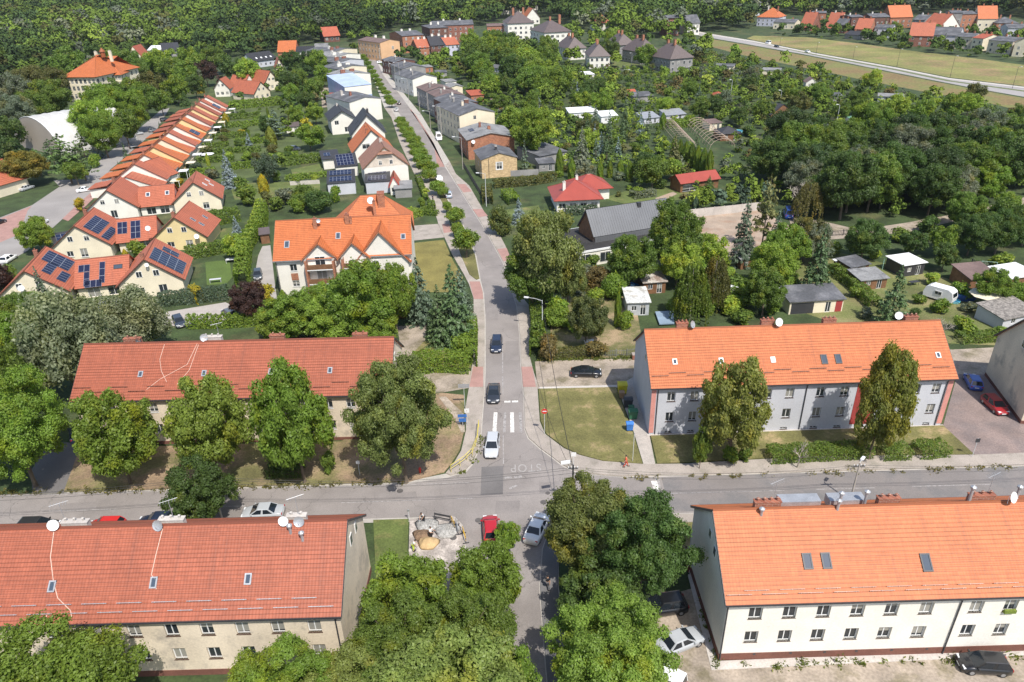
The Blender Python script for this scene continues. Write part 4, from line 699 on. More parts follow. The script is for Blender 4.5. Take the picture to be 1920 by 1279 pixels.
def person(px, label, shirt, trousers, hair='dark', pose='stand', rz=0., z=.13, h=1.74, group=None, sleeves='short', loc=None):
    b = loc or P(*px); root = empty('person', (b.x, b.y, z), rz, label, 'person', group); s = h / 1.74
    # figure faces -y (towards the camera); x is its left hand side in the picture's right
    hip = .92; kn = .5; sp = 0.; lf, rf_ = (.1, 0, .07), (-.1, 0, .07); lk, rk = (.1, -.03, kn), (-.1, -.03, kn); tor = 0.
    if pose == 'walk': lf, rf_ = (.1, -.3, .07), (-.1, .32, .1); lk, rk = (.1, -.2, kn), (-.1, .06, kn)
    if pose == 'sit': hip = .48; lk, rk = (.12, -.42, .5), (-.12, -.42, .5); lf, rf_ = (.12, -.46, .07), (-.12, -.46, .07)
    if pose == 'bend': tor = .45
    def up(x, y, zz): a = tor; yy = y * math.cos(a) - zz * math.sin(a); z2 = y * math.sin(a) + zz * math.cos(a); return (x, yy, hip + z2)
    P_ = [(0, 0, hip), up(0, 0, .18), up(0, .01, .38), up(0, 0, .5), up(0, -.01, .6), up(0, -.02, .72), up(0, -.02, .8)]
    R_ = [(.15, .11), (.13, .1), (.16, .11), (.09, .075), (.055, .055), (.085, .1), (.06, .07)]; E_ = [(i, i + 1) for i in range(6)]
    def add(i, q, r): P_.append(q); R_.append((r, r)); E_.append((i, len(P_) - 1)); return len(P_) - 1
    arms = dict(stand=((.24, .02, .2), (.25, -.08, -.04)), walk=((.23, -.1, .2), (.24, -.26, .02)), sit=((.22, -.08, .2), (.16, -.3, .06)), bend=((.22, -.2, .3), (.14, -.42, .22)), work=((.25, -.12, .25), (.2, -.38, .32)))[pose]
    idx = {}
    for sg in (-1, 1):
        k = 1 if not (pose == 'walk' and sg < 0) else -1
        sh = add(3, up(sg * .19, 0, .46), .06); el = add(sh, up(sg * arms[0][0], arms[0][1] * k, arms[0][2]), .045); wr = add(el, up(sg * arms[1][0], arms[1][1] * k, arms[1][2]), .03)
        d = (Vector(P_[wr]) - Vector(P_[el])).normalized(); hd = add(wr, tuple(Vector(P_[wr]) + d * .07), .038); idx[sg] = (sh, el, wr, hd)
    lg = {}
    for sg, k_, f_ in ((1, lk, lf), (-1, rk, rf_)):
        hp = add(0, (sg * .1, 0, hip - .06), .095); kk = add(hp, k_, .062); an = add(kk, (f_[0], f_[1], f_[2] + .04), .042); ft = add(an, (f_[0], f_[1] - .15, f_[2] - .03), .036); lg[sg] = (hp, kk, an, ft)
    body = skin_chain('body', P_, E_, R_, SKINM, root)
    for sg in (-1, 1):            # fingers and thumb
        w_, h_ = Vector(P_[idx[sg][2]]), Vector(P_[idx[sg][3]]); d = (h_ - w_).normalized(); sd = Vector((0, -1, 0)) if abs(d.y) < .7 else Vector((1, 0, 0)); sd = (sd - d * sd.dot(d)).normalized(); cu = sd.cross(d) * sg; mb = MB()
        for q in range(4): b0 = h_ + sd * (.027 - q * .018) + d * .01; l_ = (.07, .08, .075, .058)[q]; mb.tube([b0, b0 + d * l_ * .55, b0 + d * l_ * .9 + cu * .02], [.009, .0085, .007], 5)
        b0 = w_ + d * .03 + sd * .03; mb.tube([b0, b0 + sd * .03 + d * .03, b0 + sd * .035 + d * .06], [.01, .01, .008], 5); mb.build('hand', SKINM, body)
    # face: nose, ears, eyes, mouth
    f = MB(); c = Vector(up(0, -.02, .73)); f.obox(c + Vector((0, -.1, -.005)), (.014, 0, 0), (0, .016, 0), (0, 0, .022)); [f.obox(c + Vector((sg * .085, 0, 0)), (.01, 0, 0), (0, .018, 0), (0, 0, .03)) for sg in (-1, 1)]; f.build('nose', SKINM, body)
    e = MB(); [e.obox(c + Vector((sg * .032, -.092, .018)), (.013, 0, 0), (0, .006, 0), (0, 0, .006)) for sg in (-1, 1)]; e.build('eye', HAIRM['dark'], body)
    m = MB(); m.obox(c + Vector((0, -.09, -.045)), (.024, 0, 0), (0, .006, 0), (0, 0, .006)); m.build('mouth', cloth('lip', (.35, .1, .08)), body)
    t0 = [0, 1, 2, 3]; pts = [P_[i] for i in t0]; rr = [tuple(v + .022 for v in R_[i]) for i in t0]; ee = [(0, 1), (1, 2), (2, 3)]
    for sg in (-1, 1):
        sh, el, wr, hd = idx[sg]; pts.append(P_[sh]); rr.append((.078, .078)); ee.append((3, len(pts) - 1)); pts.append(P_[el] if sleeves == 'long' else tuple(Vector(P_[sh]).lerp(Vector(P_[el]), .7))); rr.append((.062, .062)); ee.append((len(pts) - 2, len(pts) - 1))
        if sleeves == 'long': pts.append(P_[wr]); rr.append((.045, .045)); ee.append((len(pts) - 2, len(pts) - 1))
    skin_chain('shirt', pts, ee, rr, shirt, root)
    pts = [P_[0]]; rr = [(.168, .13)]; ee = []
    for sg in (-1, 1):
        hp, kk, an, ft = lg[sg]
        for k2, (i, r) in enumerate(((hp, .112), (kk, .08), (an, .06))): pts.append(P_[i]); rr.append((r, r)); ee.append((0 if k2 == 0 else len(pts) - 2, len(pts) - 1))
    skin_chain('trousers', pts, ee, rr, trousers, root)
    for sg in (-1, 1): hp, kk, an, ft = lg[sg]; mb = MB(); a = Vector(P_[an]); mb.obox(a + Vector((0, -.07, -.06)), (.05, 0, 0), (0, .14, 0), (0, 0, .045)); mb.build('shoe', BUMP, root)
    mb = MB(); c = Vector(up(0, 0, .78)); rings = []
    for k in range(5): a = k / 4 * math.pi / 2; rings.append([c + Vector((math.cos(t_) * .098 * math.cos(a), math.sin(t_) * .112 * math.cos(a) + .012, -.03 + .115 * math.sin(a))) for t_ in [2 * math.pi * i / 12 for i in range(12)]])
    mb.loft(rings); mb.build('hair', HAIRM.get(hair, HAIRM['dark']), root, smooth=True); root.scale = (s, s, s); return root
# ================================================================= THE FOUR LONG HOUSES AT THE JUNCTION
def two(us, zt, zb, w=1.15, hh=1.4): return [(u, z, w, hh) for u in us for z in zt] if False else [(u, zt - hh / 2, w, hh) for u in us] + [(u, zb - hh / 2, w, hh) for u in us]
def bigwin(h): pass
# white render house, lower right
uu = [2.56, 5.46, 8.33, 11.22, 14.1, 17.05, 21.3, 24.2, 27.1, 30.0, 32.9, 35.8]
h = House('apartment_house', 'long two storey white house with a bright orange tiled roof at the lower right', (17.4, 42.3, 0), (55.6, 42.4, 0), 7.45, 12, 11.5, WHITEW, R_OR, 'x', wins={'F': two(uu, 5.75, 2.87), 'B': two(uu, 5.75, 2.87)}, courses=20, cat='apartment block', plinth=(.85, PLINTH), gutter=DARK, verge=DARK, reveal=.24, sill=BROWN, over=.35,
          chim=[(4.65, 6.2, 2.3, .5, 12.6, BRICKC, 4), (15.3, 6.2, 1.9, .5, 12.6, BRICKC, 3), (23.5, 6.2, 2.2, .5, 12.6, BRICKC, 3), (33.5, 6.2, 2.2, .5, 12.6, BRICKC, 3)], sky=[('F', 7.4, .43, .8, 1.35), ('F', 9., .43, .8, 1.35), ('F', 17.4, .38, .85, 1.5), ('F', 30, .4, .85, 1.4)],
          gwin=[('L', 5.4, 8.6, .7, 1.), ('L', 7.1, 8.1, .7, 1.)])
for u in (.1, 19.8, 33.): pipe(h, [(u, -.3, 7.1), (u, -.1, 6.7), (u, -.1, .1)])
guards(h, 'F', (.105, .145), 1.2, M('guard_metal', (.5, .33, .26), .6), 25, 2.1)
for x, y, z0, z1 in ((3.9, 5.3, 11.2, 12.4), (10.6, 5.5, 11.4, 12.9), (10.9, 5.9, 11.6, 13.4), (13.3, 6.2, 11.6, 13.2), (22.3, 5.9, 11.6, 13.6), (26.4, 5.9, 11.6, 13.5)): vent(h, x, y, z0, z1)
dish(h, 25.6, 5.4, 12.9, .5, .5); antenna(h, 5.2, 6.2, 12.9); antenna(h, 24, 6.2, 12.9)
for i, u in enumerate((3.0, 6.2, 9.2, 12., 15.1, 18.2)): part_box(h, 'cellar_vent', DARK, u, u + .22, -.06, -.035, .6, .8)
part_box(h, 'flower_box', M('geraniums', (.15, .2, .03), .9, .4, 9, 30, .4), 23.7, 24.7, -.25, -.02, 5.05, 5.4)
part_box(h, 'roof_hatch', ZINC, 6., 9.6, 6.5, 7.6, 11.2, 12.12); part_box(h, 'roof_hatch', ZINC, 10.4, 13.6, 6.5, 7.6, 11.2, 12.12)
# grey and red house, right of the street
us1 = [2.5, 5.47, 8.55, 11.5, 14.73, 17.58, 21.5, 24.57, 27.6, 30.6, 33.7, 36.25]
h = House('apartment_house', 'two storey grey house with dark red bands and orange roof right of the street', (17.5, 76.4, 0), (55.7, 76.7, 0), 7.4, 12.1, 12.2, GREYW, R_OR, 'x', wins={'F': two(us1, 5.72, 2.65, 1.05, 1.4) + [(u, .12, .9, .36) for u in us1], 'B': two(us1, 5.7, 2.6)}, courses=21, cat='apartment block', gutter=DARK, verge=DARK, reveal=.2, sill=BROWN, over=.35,
          chim=[(4.75, 6.5, 1.5, .6, 12.9, BRICKC, 3), (15.9, 6.5, 1.7, .6, 12.9, BRICKC, 3), (24, 6.5, 1.7, .6, 12.8, BRICKC, 3), (34.7, 6.5, 1.7, .6, 12.8, BRICKC, 3)], sky=[('F', 3.4, .44, .6, .8, PVC), ('F', 9.3, .43, .6, .8, PVC), ('F', 15.9, .42, .6, .8, WHITEM), ('F', 22.4, .4, .8, 1.3), ('F', 24.2, .4, .8, 1.3), ('F', 37., .41, .6, .8, PVC)],
          gwin=[('L', 7.4, 8.3, .7, 1.1)])
for x0, x1 in ((7., 9.9), (26.1, 29.)): part_box(h, 'red_band', REDW, x0, x1, -.03, -.003, .6, 7.2)
part_box(h, 'corner_band', PINKW, -.05, .55, -.05, -.003, .3, 7.2); part_box(h, 'corner_band', PINKW, 37.6, 38.25, -.05, -.003, .3, 7.2); part_box(h, 'corner_band', PINKW, 38.2, 38.25, -.003, .7, .3, 7.2)
for u in (.75, 19.6, 37.4): pipe(h, [(u, -.3, 7.1), (u, -.11, 6.7), (u, -.11, .1)])
guards(h, 'F', (.205, .25), 1.3, BROWN, 17, 2.2)
dish(h, 5.9, 5.9, 12.9, .5, .8, ZINC); dish(h, 17.1, 5.8, 12.9, .55, .3); dish(h, 33., 6.4, 13., .5, -.3)
tag(part_box(h, 'parapet_wall', CONC, -.3, 38.5, -.35, -.05, -.02, .1))
# beige house with red roof, lower left
us2 = [2, 5.2, 8.3, 11.4, 14.6, 18.2, 21.55, 24.7, 27.7, 30.7, 33.7, 36.8]
h = House('apartment_house', 'long beige house with a brick red tiled roof and satellite dishes at the lower left', (-54.2, 42.3, 0), (-15.1, 42.3, 0), 7.4, 12, 11.6, BEIGE, R_RED2, 'x', wins={'F': two(us2, 5.7, 2.75), 'B': two(us2, 5.7, 2.7)}, courses=20, cat='apartment block', plinth=(.7, PLINTH), gutter=DARK, verge=DARK, reveal=.2, sill=BROWN, over=.35,
          chim=[(15.3, 6.3, 2.3, .5, 12.4, CONC, 3), (23.8, 6.3, 2.2, .5, 12.4, CONC, 3), (34.8, 6.3, 1.7, .5, 12.4, CONC, 2)], sky=[('F', 14.9, .39, .6, .95, ZINC), ('F', 23.5, .4, .6, .95, ZINC), ('F', 31.5, .41, .6, .95, ZINC)], gwin=[('R', 8.7, 8.2, .75, 1.1), ('R', 6.6, 8.6, .75, 1.1)])
guards(h, 'F', (.2, .11), 1.2, ZINC, 26, 2.1)
for u in (.3, 19., 38.7): pipe(h, [(u, -.3, 7.1), (u, -.1, 6.7), (u, -.1, .1)])
dish(h, 13.8, 5.7, 12.6, .5, .2); dish(h, 22.9, 5.6, 12.3, .5, -.2, ZINC); dish(h, 33.9, 5.5, 12.5, .45, 0); dish(h, 35.2, 5.6, 12.3, .48, 0, ZINC); antenna(h, 14.5, 6.3, 12.6); antenna(h, 24., 6.3, 12.6); antenna(h, 35., 6.3, 12.6)
for x, y, z0, z1 in ((34.5, 5., 10.9, 12.3), (35.6, 4.5, 10.4, 11.9)): vent(h, x, y, z0, z1)
CAB = M('pale_cable', (.7, .5, .4), .7, .05)
def roofline(h, pts, r=.025, mat=None, name='cable'): q = [h.at('F', u, s, .06) for u, s in pts]; mb = MB(); mb.tube(q, r, 4); return mb.build(name, mat or CAB, h.root)
roofline(h, [(14, .97), (14.2, .7), (14.9, .45), (15.6, .27), (16.9, .14), (17.1, .08), (16.8, .03)], .035); roofline(h, [(23.5, .97), (23.3, .7), (23.2, .48), (23.7, .42), (23.8, .33)], .035); roofline(h, [(15., .1), (14.9, .0)], .035)
# beige house with red roof, behind the row of trees
us3 = [1.6, 4.5, 7., 9.88, 12.7, 15.5, 19.7, 23.19, 26.3, 29.3, 32.3, 35.2, 38.]
h = House('apartment_house', 'long beige house with a light red tiled roof behind the four street trees', (-56, 77.4, 0), (-15.7, 77.0, 0), 7.25, 11.8, 12, BEIGE, R_RED2, 'x', wins={'F': two(us3, 5.7, 2.45), 'B': two(us3, 5.7, 2.5)}, courses=20, cat='apartment block', plinth=(.5, PLINTH), gutter=DARK, verge=DARK, reveal=.2, sill=PVC, over=.35,
          chim=[(6, 6.5, 2.2, .6, 12.4, BRICKC, 2), (16.6, 6.5, 2.4, .6, 12.4, CONC, 3), (25.1, 6.5, 1.9, .6, 12.4, BRICKC, 2), (36., 6.5, 1.9, .6, 12.3, BRICKC, 2)], sky=[('F', 8.4, .45, .6, .85, ZINC), ('F', 16.6, .44, .6, .85, ZINC), ('F', 25.2, .44, .6, .85, ZINC), ('F', 32.8, .44, .6, .85, ZINC)], gwin=[('R', 6., 8.6, .7, 1.)])
guards(h, 'F', (.23, .155), 1.3, BROWN, 17, 2.2); roofline(h, [(10.7, .97), (10.5, .7), (11, .5), (12, .3)], .03); roofline(h, [(15, .97), (14.2, .6), (11, .35), (9.6, .18)], .03); roofline(h, [(15.2, .95), (14.6, .5), (13.4, .26)], .03)
dish(h, 6.9, 6.2, 12.2, .35, .4, DARK); dish(h, 15.6, 6.2, 12.4, .5, .3, ZINC); antenna(h, 17.5, 6.5, 12.4); pipe(h, [(.3, -.3, 6.3), (.3, -.1, 5.9), (.3, -.1, .1)])
# beige gable at the right edge
h = House('apartment_house', 'beige gable wall of a house cut off at the right edge', (66.06, 76.5, 0), (103.2, 68.4, 0), 6.6, 12.2, 12.5, BEIGE, R_RED2, 'x', wins={'F': (10, [1.9, 4.8], 1.1, 1.4)}, verge=DARK, gutter=DARK, plinth=(.5, PLINTH), cat='apartment block', gwin=[('L', 7.2, 8.4, 1.0, 1.1)])
# ================================================================= LEFT: STEPPED GABLE HOUSES
def wing(name, label, cx, cy, w, dep, rz, wall, ze=3., zr=7.5, **k):
    d = Vector((math.cos(rz), math.sin(rz), 0)); a = Vector((cx, cy, 0)) - d * w / 2; b = a + d * w
    return House(name, label, tuple(a), tuple(b), ze, zr, dep, wall, R_TERR, 'y', courses=16, verge=BROWN, reveal=.12, sill=PVC, over=.5, **k)
def rowhouse(lbl, L, Rr, link, wallL, wallR, solL=(), solR=(), solM=(), skyR=(), skyM=()):
    hL = wing('gabled_house', lbl + ', left gable wing', L[0], L[1], 11.6, 12.6, L[2], wallL, solar=solL, wins={'F': [(3.2, .8, 1.3, 1.2), (6., .5, 1.5, 1.9)]}, gwin=[('F', 4.1, 4.1, 1.1, 1.2), ('F', 7.4, 4.1, 1.1, 1.2)], chim=[(5.2, 9, .7, .5, 8.3)])
    hR = wing('gabled_house', lbl + ', right gable wing', Rr[0], Rr[1], 11.2, 11.5, Rr[2], wallR, solar=solR, sky=skyR, wins={'F': [(3.5, .8, 1.5, 1.2), (7.5, .6, 1.5, 1.6)]}, gwin=[('F', 4., 4.1, 1.1, 1.2), ('F', 7., 4.1, 1.1, 1.2)], chim=[(5., 1.5, .7, .5, 8.2)])
    a, b, zf = link; dd = (Vector(b) - Vector(a)).length
    hm = House('linking_wing', lbl + ', low red roof between its two gable wings', (*a, 0), (*b, 0), 2.6, 6., 9.5, wallL, R_TERR, 'x', courses=13, over=.6, wins={'F': [(dd * .3, .1, 2.2, 2.2), (dd * .7, .1, 2.2, 2.2)]}, solar=solM, sky=skyM, cat='house'); return hL, hR, hm
r0 = rad(14)
A1 = rowhouse('front stepped house with many solar panels', (-88.1, 121.6, r0), (-68.2, 125.8, r0), ((-82.2, 125.5), (-73.6, 127.6), 0), CREAMW, CREAMW, solL=[('R', 4.2, .3, 4, 1), ('R', 5.2, .64, 5, 1), ('R', 9.6, .6, 5, 3)], solR=[('R', 4.6, .52, 6, 4), ('R', 9.2, .55, 2, 2)], solM=[('F', 1.7, .68, 2, 1), ('F', 2.2, .3, 1, 2), ('F', 4.9, .48, 1, 3), ('F', 3.4, .12, 3, 1)], skyM=[('F', 7.7, .62, 1.6, 1.)])
A2 = rowhouse('middle stepped house of three rows', (-92.4, 147., r0 * .7), (-72.8, 151., r0 * .4), ((-86.2, 150.5), (-78.8, 152.5), 0), CREAMW, YELW, solL=[('R', 5.5, .64, 8, 2), ('R', 4.5, .25, 7, 1)], solM=[('F', 1.4, .62, 2, 2), ('F', 4.1, .5, 2, 3)], skyR=[('R', 4, .6, .8, 1.3, ZINC), ('R', 4.2, .35, .8, 1.3, ZINC), ('R', 8.6, .4, .8, 1.3, ZINC)])
A3 = rowhouse('rear stepped house of three rows', (-98.9, 174.3, r0 * .8), (-79.5, 179.3, r0 * 1.2), ((-93.2, 177.), (-85.5, 179.), 0), WHITEW, CREAMW, skyR=[('R', 4, .65, .8, 1.3, PVC), ('R', 7, .45, .8, 1.3, PVC), ('R', 9, .6, .8, 1.3, PVC)], skyM=[('F', 2.4, .6, 1., 1.3, PVC), ('F', 7., .6, 1., 1.3, PVC)])
for hh in (A2[1],): dish(hh, -.2, -.6, 5.6, .55, .2); dish(hh, 9.6, -.8, 3.2, .55, .2)
dish(A1[0], 4.6, -.8, 4.6, .55, .3); dish(A1[1], 5.9, -.6, 6.6, .35, .3)
o = House('low_annex', 'flat annex covered in dark solar panels between two stepped houses', (112, 479), (158, 470), 2.6, 3.4, 5, CREAMW, R_DRK, 'shed', solar=[('F', 4.3, .5, 7, 2)])
# ---- terrace of orange roofed row houses running back
ridge = [(244.7, 308.5), (263.5, 291), (280.7, 276.5), (296, 262), (310, 249), (323, 237), (335, 224), (346, 214), (356, 205), (363.6, 196), (371, 189), (381, 182)]
ORD = ['nearest', 'second', 'third', 'fourth', 'fifth', 'sixth', 'seventh', 'eighth', 'ninth', 'tenth', 'eleventh', 'farthest']
wl = [WHITEW, WHITEW, YELW, CREAMW, WHITEW, WHITEW, YELW, WHITEW, YELW, YELW, WHITEW, WHITEW]; rz = rad(9)
for i, q in enumerate(ridge):
    p = P(*q, 8.); d = Vector((math.cos(rz), math.sin(rz), 0)); n = Vector((-d.y, d.x, 0)); a = p - d * 6.2; b = p + d * 8.2
    h = House('terraced_house', f"{ORD[i]} {'yellow' if wl[i] is YELW else 'cream' if wl[i] is CREAMW else 'white'} walled house of the long terrace with orange roofs", (a.x, a.y, 0), (b.x, b.y, 0), 3.4, 8., 4.4, wl[i], R_OR2 if i in (1, 2, 3, 5, 6) else R_RED2 if i in (7, 9) else R_TERR, 'y', courses=12, verge=BROWN, over=.3, t=.1, wins={'R': (2, [.7], 1.6, 1.9)}, cat='terraced house', group='terraced houses with orange roofs', chim=[(6.5, 2, .6, .5, 8.5)])
    q2 = House('x', '', (0, 0, 0), (1, 0, 0), 2.9, 5.9, 4.5, wl[i], h.roof.data.materials[0], 'y', courses=9, verge=BROWN, over=.45, local=(0, 0, 14.4, 0), parent=h.root) if False else None
    # lower front part of the same house
    m1 = MB(); m1.box(.3, 14.1, -6.2, 0, 0, 2.6); m1.face([(.3, -6.2, 2.6), (14.1, -6.2, 2.6), (6.2, -6.2, 6.)]); m1.build('front_wing', wl[i], h.root)
    m2 = MB(); slope_mesh(m2, (14.6, -6.4, 2.4), (14.6, 0, 2.4), (6.2, -6.4, 6.), (6.2, 0, 6.), 9); slope_mesh(m2, (-.2, 0, 2.4), (-.2, -6.4, 2.4), (6.2, 0, 6.), (6.2, -6.4, 6.), 9); m2.build('front_wing_roof', h.roof.data.materials[0], h.root)
    m3 = MB(); m3.box(-5.2, -.25, -2.4, 3.6, 0, 2.4); m3.build('garage', wl[i], h.root); m4 = MB(); slope_mesh(m4, (-5.6, 4., 2.42), (-5.6, -2.9, 2.42), (-.25, 4., 3.2), (-.25, -2.9, 3.2), 6); m4.build('garage_roof', h.roof.data.materials[0], h.root)
    if i in (5, 10):
        mb = MB(); c = Vector(h.at('R', 3.5, .35, .1)); ex, up, nn = h.axes('R'); f4 = [c - ex * 2 - up * 1.6, c + ex * 2 - up * 1.6, c + ex * 2 + up * 1.6, c - ex * 2 + up * 1.6]; mb.face([v + nn * .05 for v in f4], [(0, 0), (4, 0), (4, 3.2), (0, 3.2)]); mb.build('solar_panel', solarmat(), h.root)
    part_box(h, 'patio_canopy', WHITEM if i % 2 else CREAMW, 15., 17.6, .6, 3.4, 2.3, 2.4); [part_box(h, 'patio_post', WHITEM, 17.3, 17.4, y, y + .1, 0, 2.3) for y in (.7, 3.2)]
h = House('white_house', 'large white gable with dark solar panels at the near end of the terrace', (195, 358), (300, 352), 3., 7.6, 7, WHITEW, R_TERR, 'y', courses=12, verge=BROWN, solar=[('R', 3.6, .45, 5, 2)], over=.3) if False else None
# ================================================================= ORANGE APARTMENT HOUSE
RB_ = R_OR2; a = Vector((-43.3, 123.9, 0)); b = Vector((-18.5, 125.6, 0)); L = (b - a).length
h = House('apartment_house', 'white apartment house with an orange roof, three front gables and brick balconies', tuple(a), tuple(b), 7.5, 12.6, 13, WHITEW, RB_, 'x', courses=22, cat='apartment block', gutter=ZINC, verge=BRICKO, reveal=.18, sill=PVC, over=.4,
          wins={'F': [(3.1, 5., 1.3, 1.4), (3.1, 1.9, 1.3, 1.2), (18.3, 5., 1.3, 1.5), (18.3, 2., 1.3, 1.4), (21.3, 3.4, 1.3, 1.5), (21.3, .8, 1.3, 1.4)], 'L': (3, [1.5, 4.6], 1.2, 1.4)}, sky=[('F', 2.4, .4, .95, 1.5, ZINC), ('F', 11.8, .55, .9, 1.4, ZINC), ('F', 23.9, .45, .9, 1.2, ZINC)],
          chim=[(7.3, 5., .7, .7, 13.3, BRICKO, 1), (13.2, 5.6, .8, .8, 13.6, BRICKO, 1), (13.9, 5.4, .4, .4, 13., BRICKO, 1)])
def crossgable(h, u0, u1, out, zr, ze=7.5, wall=WHITEW, roof=RB_, back=6.4, wn=None, wallz=0.):
    mb = MB(); m = (u0 + u1) / 2; mb.box(u0 + .05, u1 - .05, -out, 0, wallz, ze); mb.face([(u0 + .05, -out, ze), (u1 - .05, -out, ze), (m, -out, zr)]); mb.build('gable_wall', wall, h.root); rb = MB(); e = .45; k = (zr - ze) / ((u1 - u0) / 2); yb = back
    for s0, s1 in ((u1 + e, m), (u0 - e, m)):
        z0 = ze - e * k; pts = [(s0, -out - .4, z0), (s0, yb * .0 + .3, z0), (s1, -out - .4, zr), (s1, yb, zr)]; q = (pts[0], pts[1], pts[2], pts[3]) if s0 > m else (pts[1], pts[0], pts[3], pts[2]); slope_mesh(rb, *q, 9, .16)
    rb.tube([(m, -out - .4, zr + .18), (m, yb, zr + .18)], .12, 6); rb.build('gable_roof', roof, h.root)
    vb = MB(); 
    for s0 in (u0 - e, u1 + e): p0, p1 = Vector((s0, -out - .43, ze - e * k)), Vector((m, -out - .43, zr)); vb.obox((p0 + p1) / 2 + Vector((0, 0, .05)), (p1 - p0) / 2, (0, .02, 0), (0, 0, .1))
    vb.build('verge_board', BRICKO, h.root)
crossgable(h, 5.3, 11.2, .3, 10.2, wallz=5.8); crossgable(h, 11.9, 17., .6, 10.2, wallz=5.8); crossgable(h, 14.6, 24.4, .0 + .25, 11.9, ze=6.2, back=6.4)
for u0, u1 in ((5.6, 10.9), (12.3, 16.8)):
    for z in (0., 2.8, 5.6): part_box(h, 'balcony_slab', WHITEM, u0, u1, -1.9, -.3, z + .0, z + .18)
    for z in (2.98, 5.78): part_box(h, 'balcony_rail', WOOD if z < 4 else SOLAR_ if False else WOOD, u0 + .1, u1 - .1, -1.88, -1.8, z, z + .95)
    for x in (u0, u1 - .3): part_box(h, 'brick_pier', BRICKO, x, x + .35, -1.95, -.3, 0, 7.6 if x == u0 else 7.4)
    o = obj('balcony_door', WM[list(WM)[0]][0], h.root, ((u0 + u1) / 2, -.34, 6.1), 0); 
    for z in (.1, 2.9, 5.7): fm, pm, sm, qm, _ = winmesh(1.9, 2.1, 1); obj('balcony_door', qm, h.root, ((u0 + u1) / 2, -.33, z), 0)
for u, z in ((3.1, 3.5), (18.3, 3.75), (21.3, 2.4)): part_box(h, 'brick_panel', BRICKO, u - .65, u + .65, -.04 if u < 10 else -.29, -.002 if u < 10 else -.252, z - .3, z + 1.1)
for u, z in ((18.3, 5.), (18.3, 2.), (21.3, 3.6), (21.3, .8)): fm, pm, sm, qm, _ = winmesh(1.3, 1.45, 1); obj('window', qm, h.root, (u, -.252, z), 0)
dish(h, 8., 4.8, 12.9, .4, .2, ZINC); pipe(h, [(.15, -.3, 7.3), (.12, -.08, 6.9), (.12, -.08, .1)])
# rear wing of the same house, ridge running back
h2 = House('apartment_wing', 'orange roofed rear wing with long brick chimneys behind the white apartment house', tuple(a + Vector((8.5, 13.2, 0))), tuple(b + Vector((-1.2, 13.6, 0))), 7.6, 13.4, 10, WHITEW, RB_, 'hip', hip=5.5, courses=20, cat='apartment block', chim=[(9.6, 4, 1.4, 2.2, 14.2, BRICKO, 1), (8.2, 1.2, .5, .5, 13.4, BRICKO, 1)])
dish(h2, 7.6, 1.6, 13.4, .7, .2); part_box(h2, 'ridge_strip', WHITEM, 6.8, 7.05, -1, 5, 12.9, 13.1) if False else None
House('low_annex', 'low building roofed with blue solar panels left of the orange rear wing', (617, 367), (668, 363), 3.2, 4.4, 9, GREYW, R_DRK, 'shed', solar=[('F', 3.7, .28, 6, 2), ('F', 3.7, .75, 6, 2)], over=.2)
House('low_annex', 'low building roofed with blue solar panels right of the orange rear wing', (688, 364), (733, 361), 3.2, 4.4, 10, GREYW, R_DRK, 'shed', solar=[('F', 3.3, .25, 5, 2), ('F', 3.3, .72, 5, 2)], over=.2)
House('garden_house', 'small white gabled porch with a red verge beside the solar roofs', (733, 366), (749, 365), 2.8, 5., 6, WHITEW, R_RED, 'y', verge=M('red_board', (.45, .06, .05)), wins={'F': (1, [.8], 1.6, 1.2)})
House('car_port', 'flat roofed grey pergola between the white house and its clipped hedges', (742, 372), (773, 370), 2.5, 2.6, 7, GREYD, FELTL, 'shed', over=.3)
# ---- houses along the left side of the street
h = House('half_hipped_house', 'white house with a beige gable and an old brown clay tile roof', (687, 353), (768, 345), 5.6, 10.8, 13, WHITEW, R_OLD, 'y', courses=22, verge=WOOD, over=.4, gwin=[('F', 4.6, 6.1, .9, 1.2), ('F', 7.6, 6.1, .9, 1.2)], chim=[(6, 7, .8, .6, 11.6, CONC, 2)], cat='house', wins={'R': (3, [1, 3.6], 1.1, 1.3)})
mb = MB(); Lh = h.L; mb.face([(.05, -.02, 5.6), (Lh - .05, -.02, 5.6), (Lh / 2, -.02, 10.75)]); mb.build('gable_panel', M('pale_beige', (.62, .54, .45), .9), h.root)
mb = MB(); slope_mesh(mb, (Lh / 2 - 2.2, -.7, 8.9), (Lh / 2 + 2.2, -.7, 8.9), (Lh / 2, 1.5, 10.85), (Lh / 2, 1.5, 10.85), 5, .2); mb.build('half_hip', R_OLD, h.root)
House('low_annex', 'black solar roof annex left of the old tiled house', (632, 333), (673, 329), 3., 5., 7, WHITEW, R_DRK, 'shed', solar=[('F', 3.3, .5, 5, 4)], over=.2)
House('orange_house', 'house with a steep bright orange roof between black roofed and old tiled ones', (666, 306), (738, 299), 3.6, 9.6, 13, WHITEW, R_OR2, 'y', courses=20, verge=BROWN, over=.5, gwin=[('F', 4., 4.2, 2.4, 1.6)], chim=[(5., 3, .8, .6, 9.4, BRICKO, 2), (5.5, 9, .6, .6, 10.2, BRICKO, 1)])
House('black_roof_house', 'white gabled house with a steep charcoal roof behind the orange one', (663, 277), (724, 272), 4.6, 10.4, 14, WHITEW, R_DRK, 'y', courses=20, verge=DARK, over=.6, chim=[(6.5, 8, .7, .6, 11.2, DARK, 1)], sky=[('R', 4, .5, .9, 1.6), ('R', 8, .6, .9, 1.6), ('L', 9, .5, .9, 1.6)])
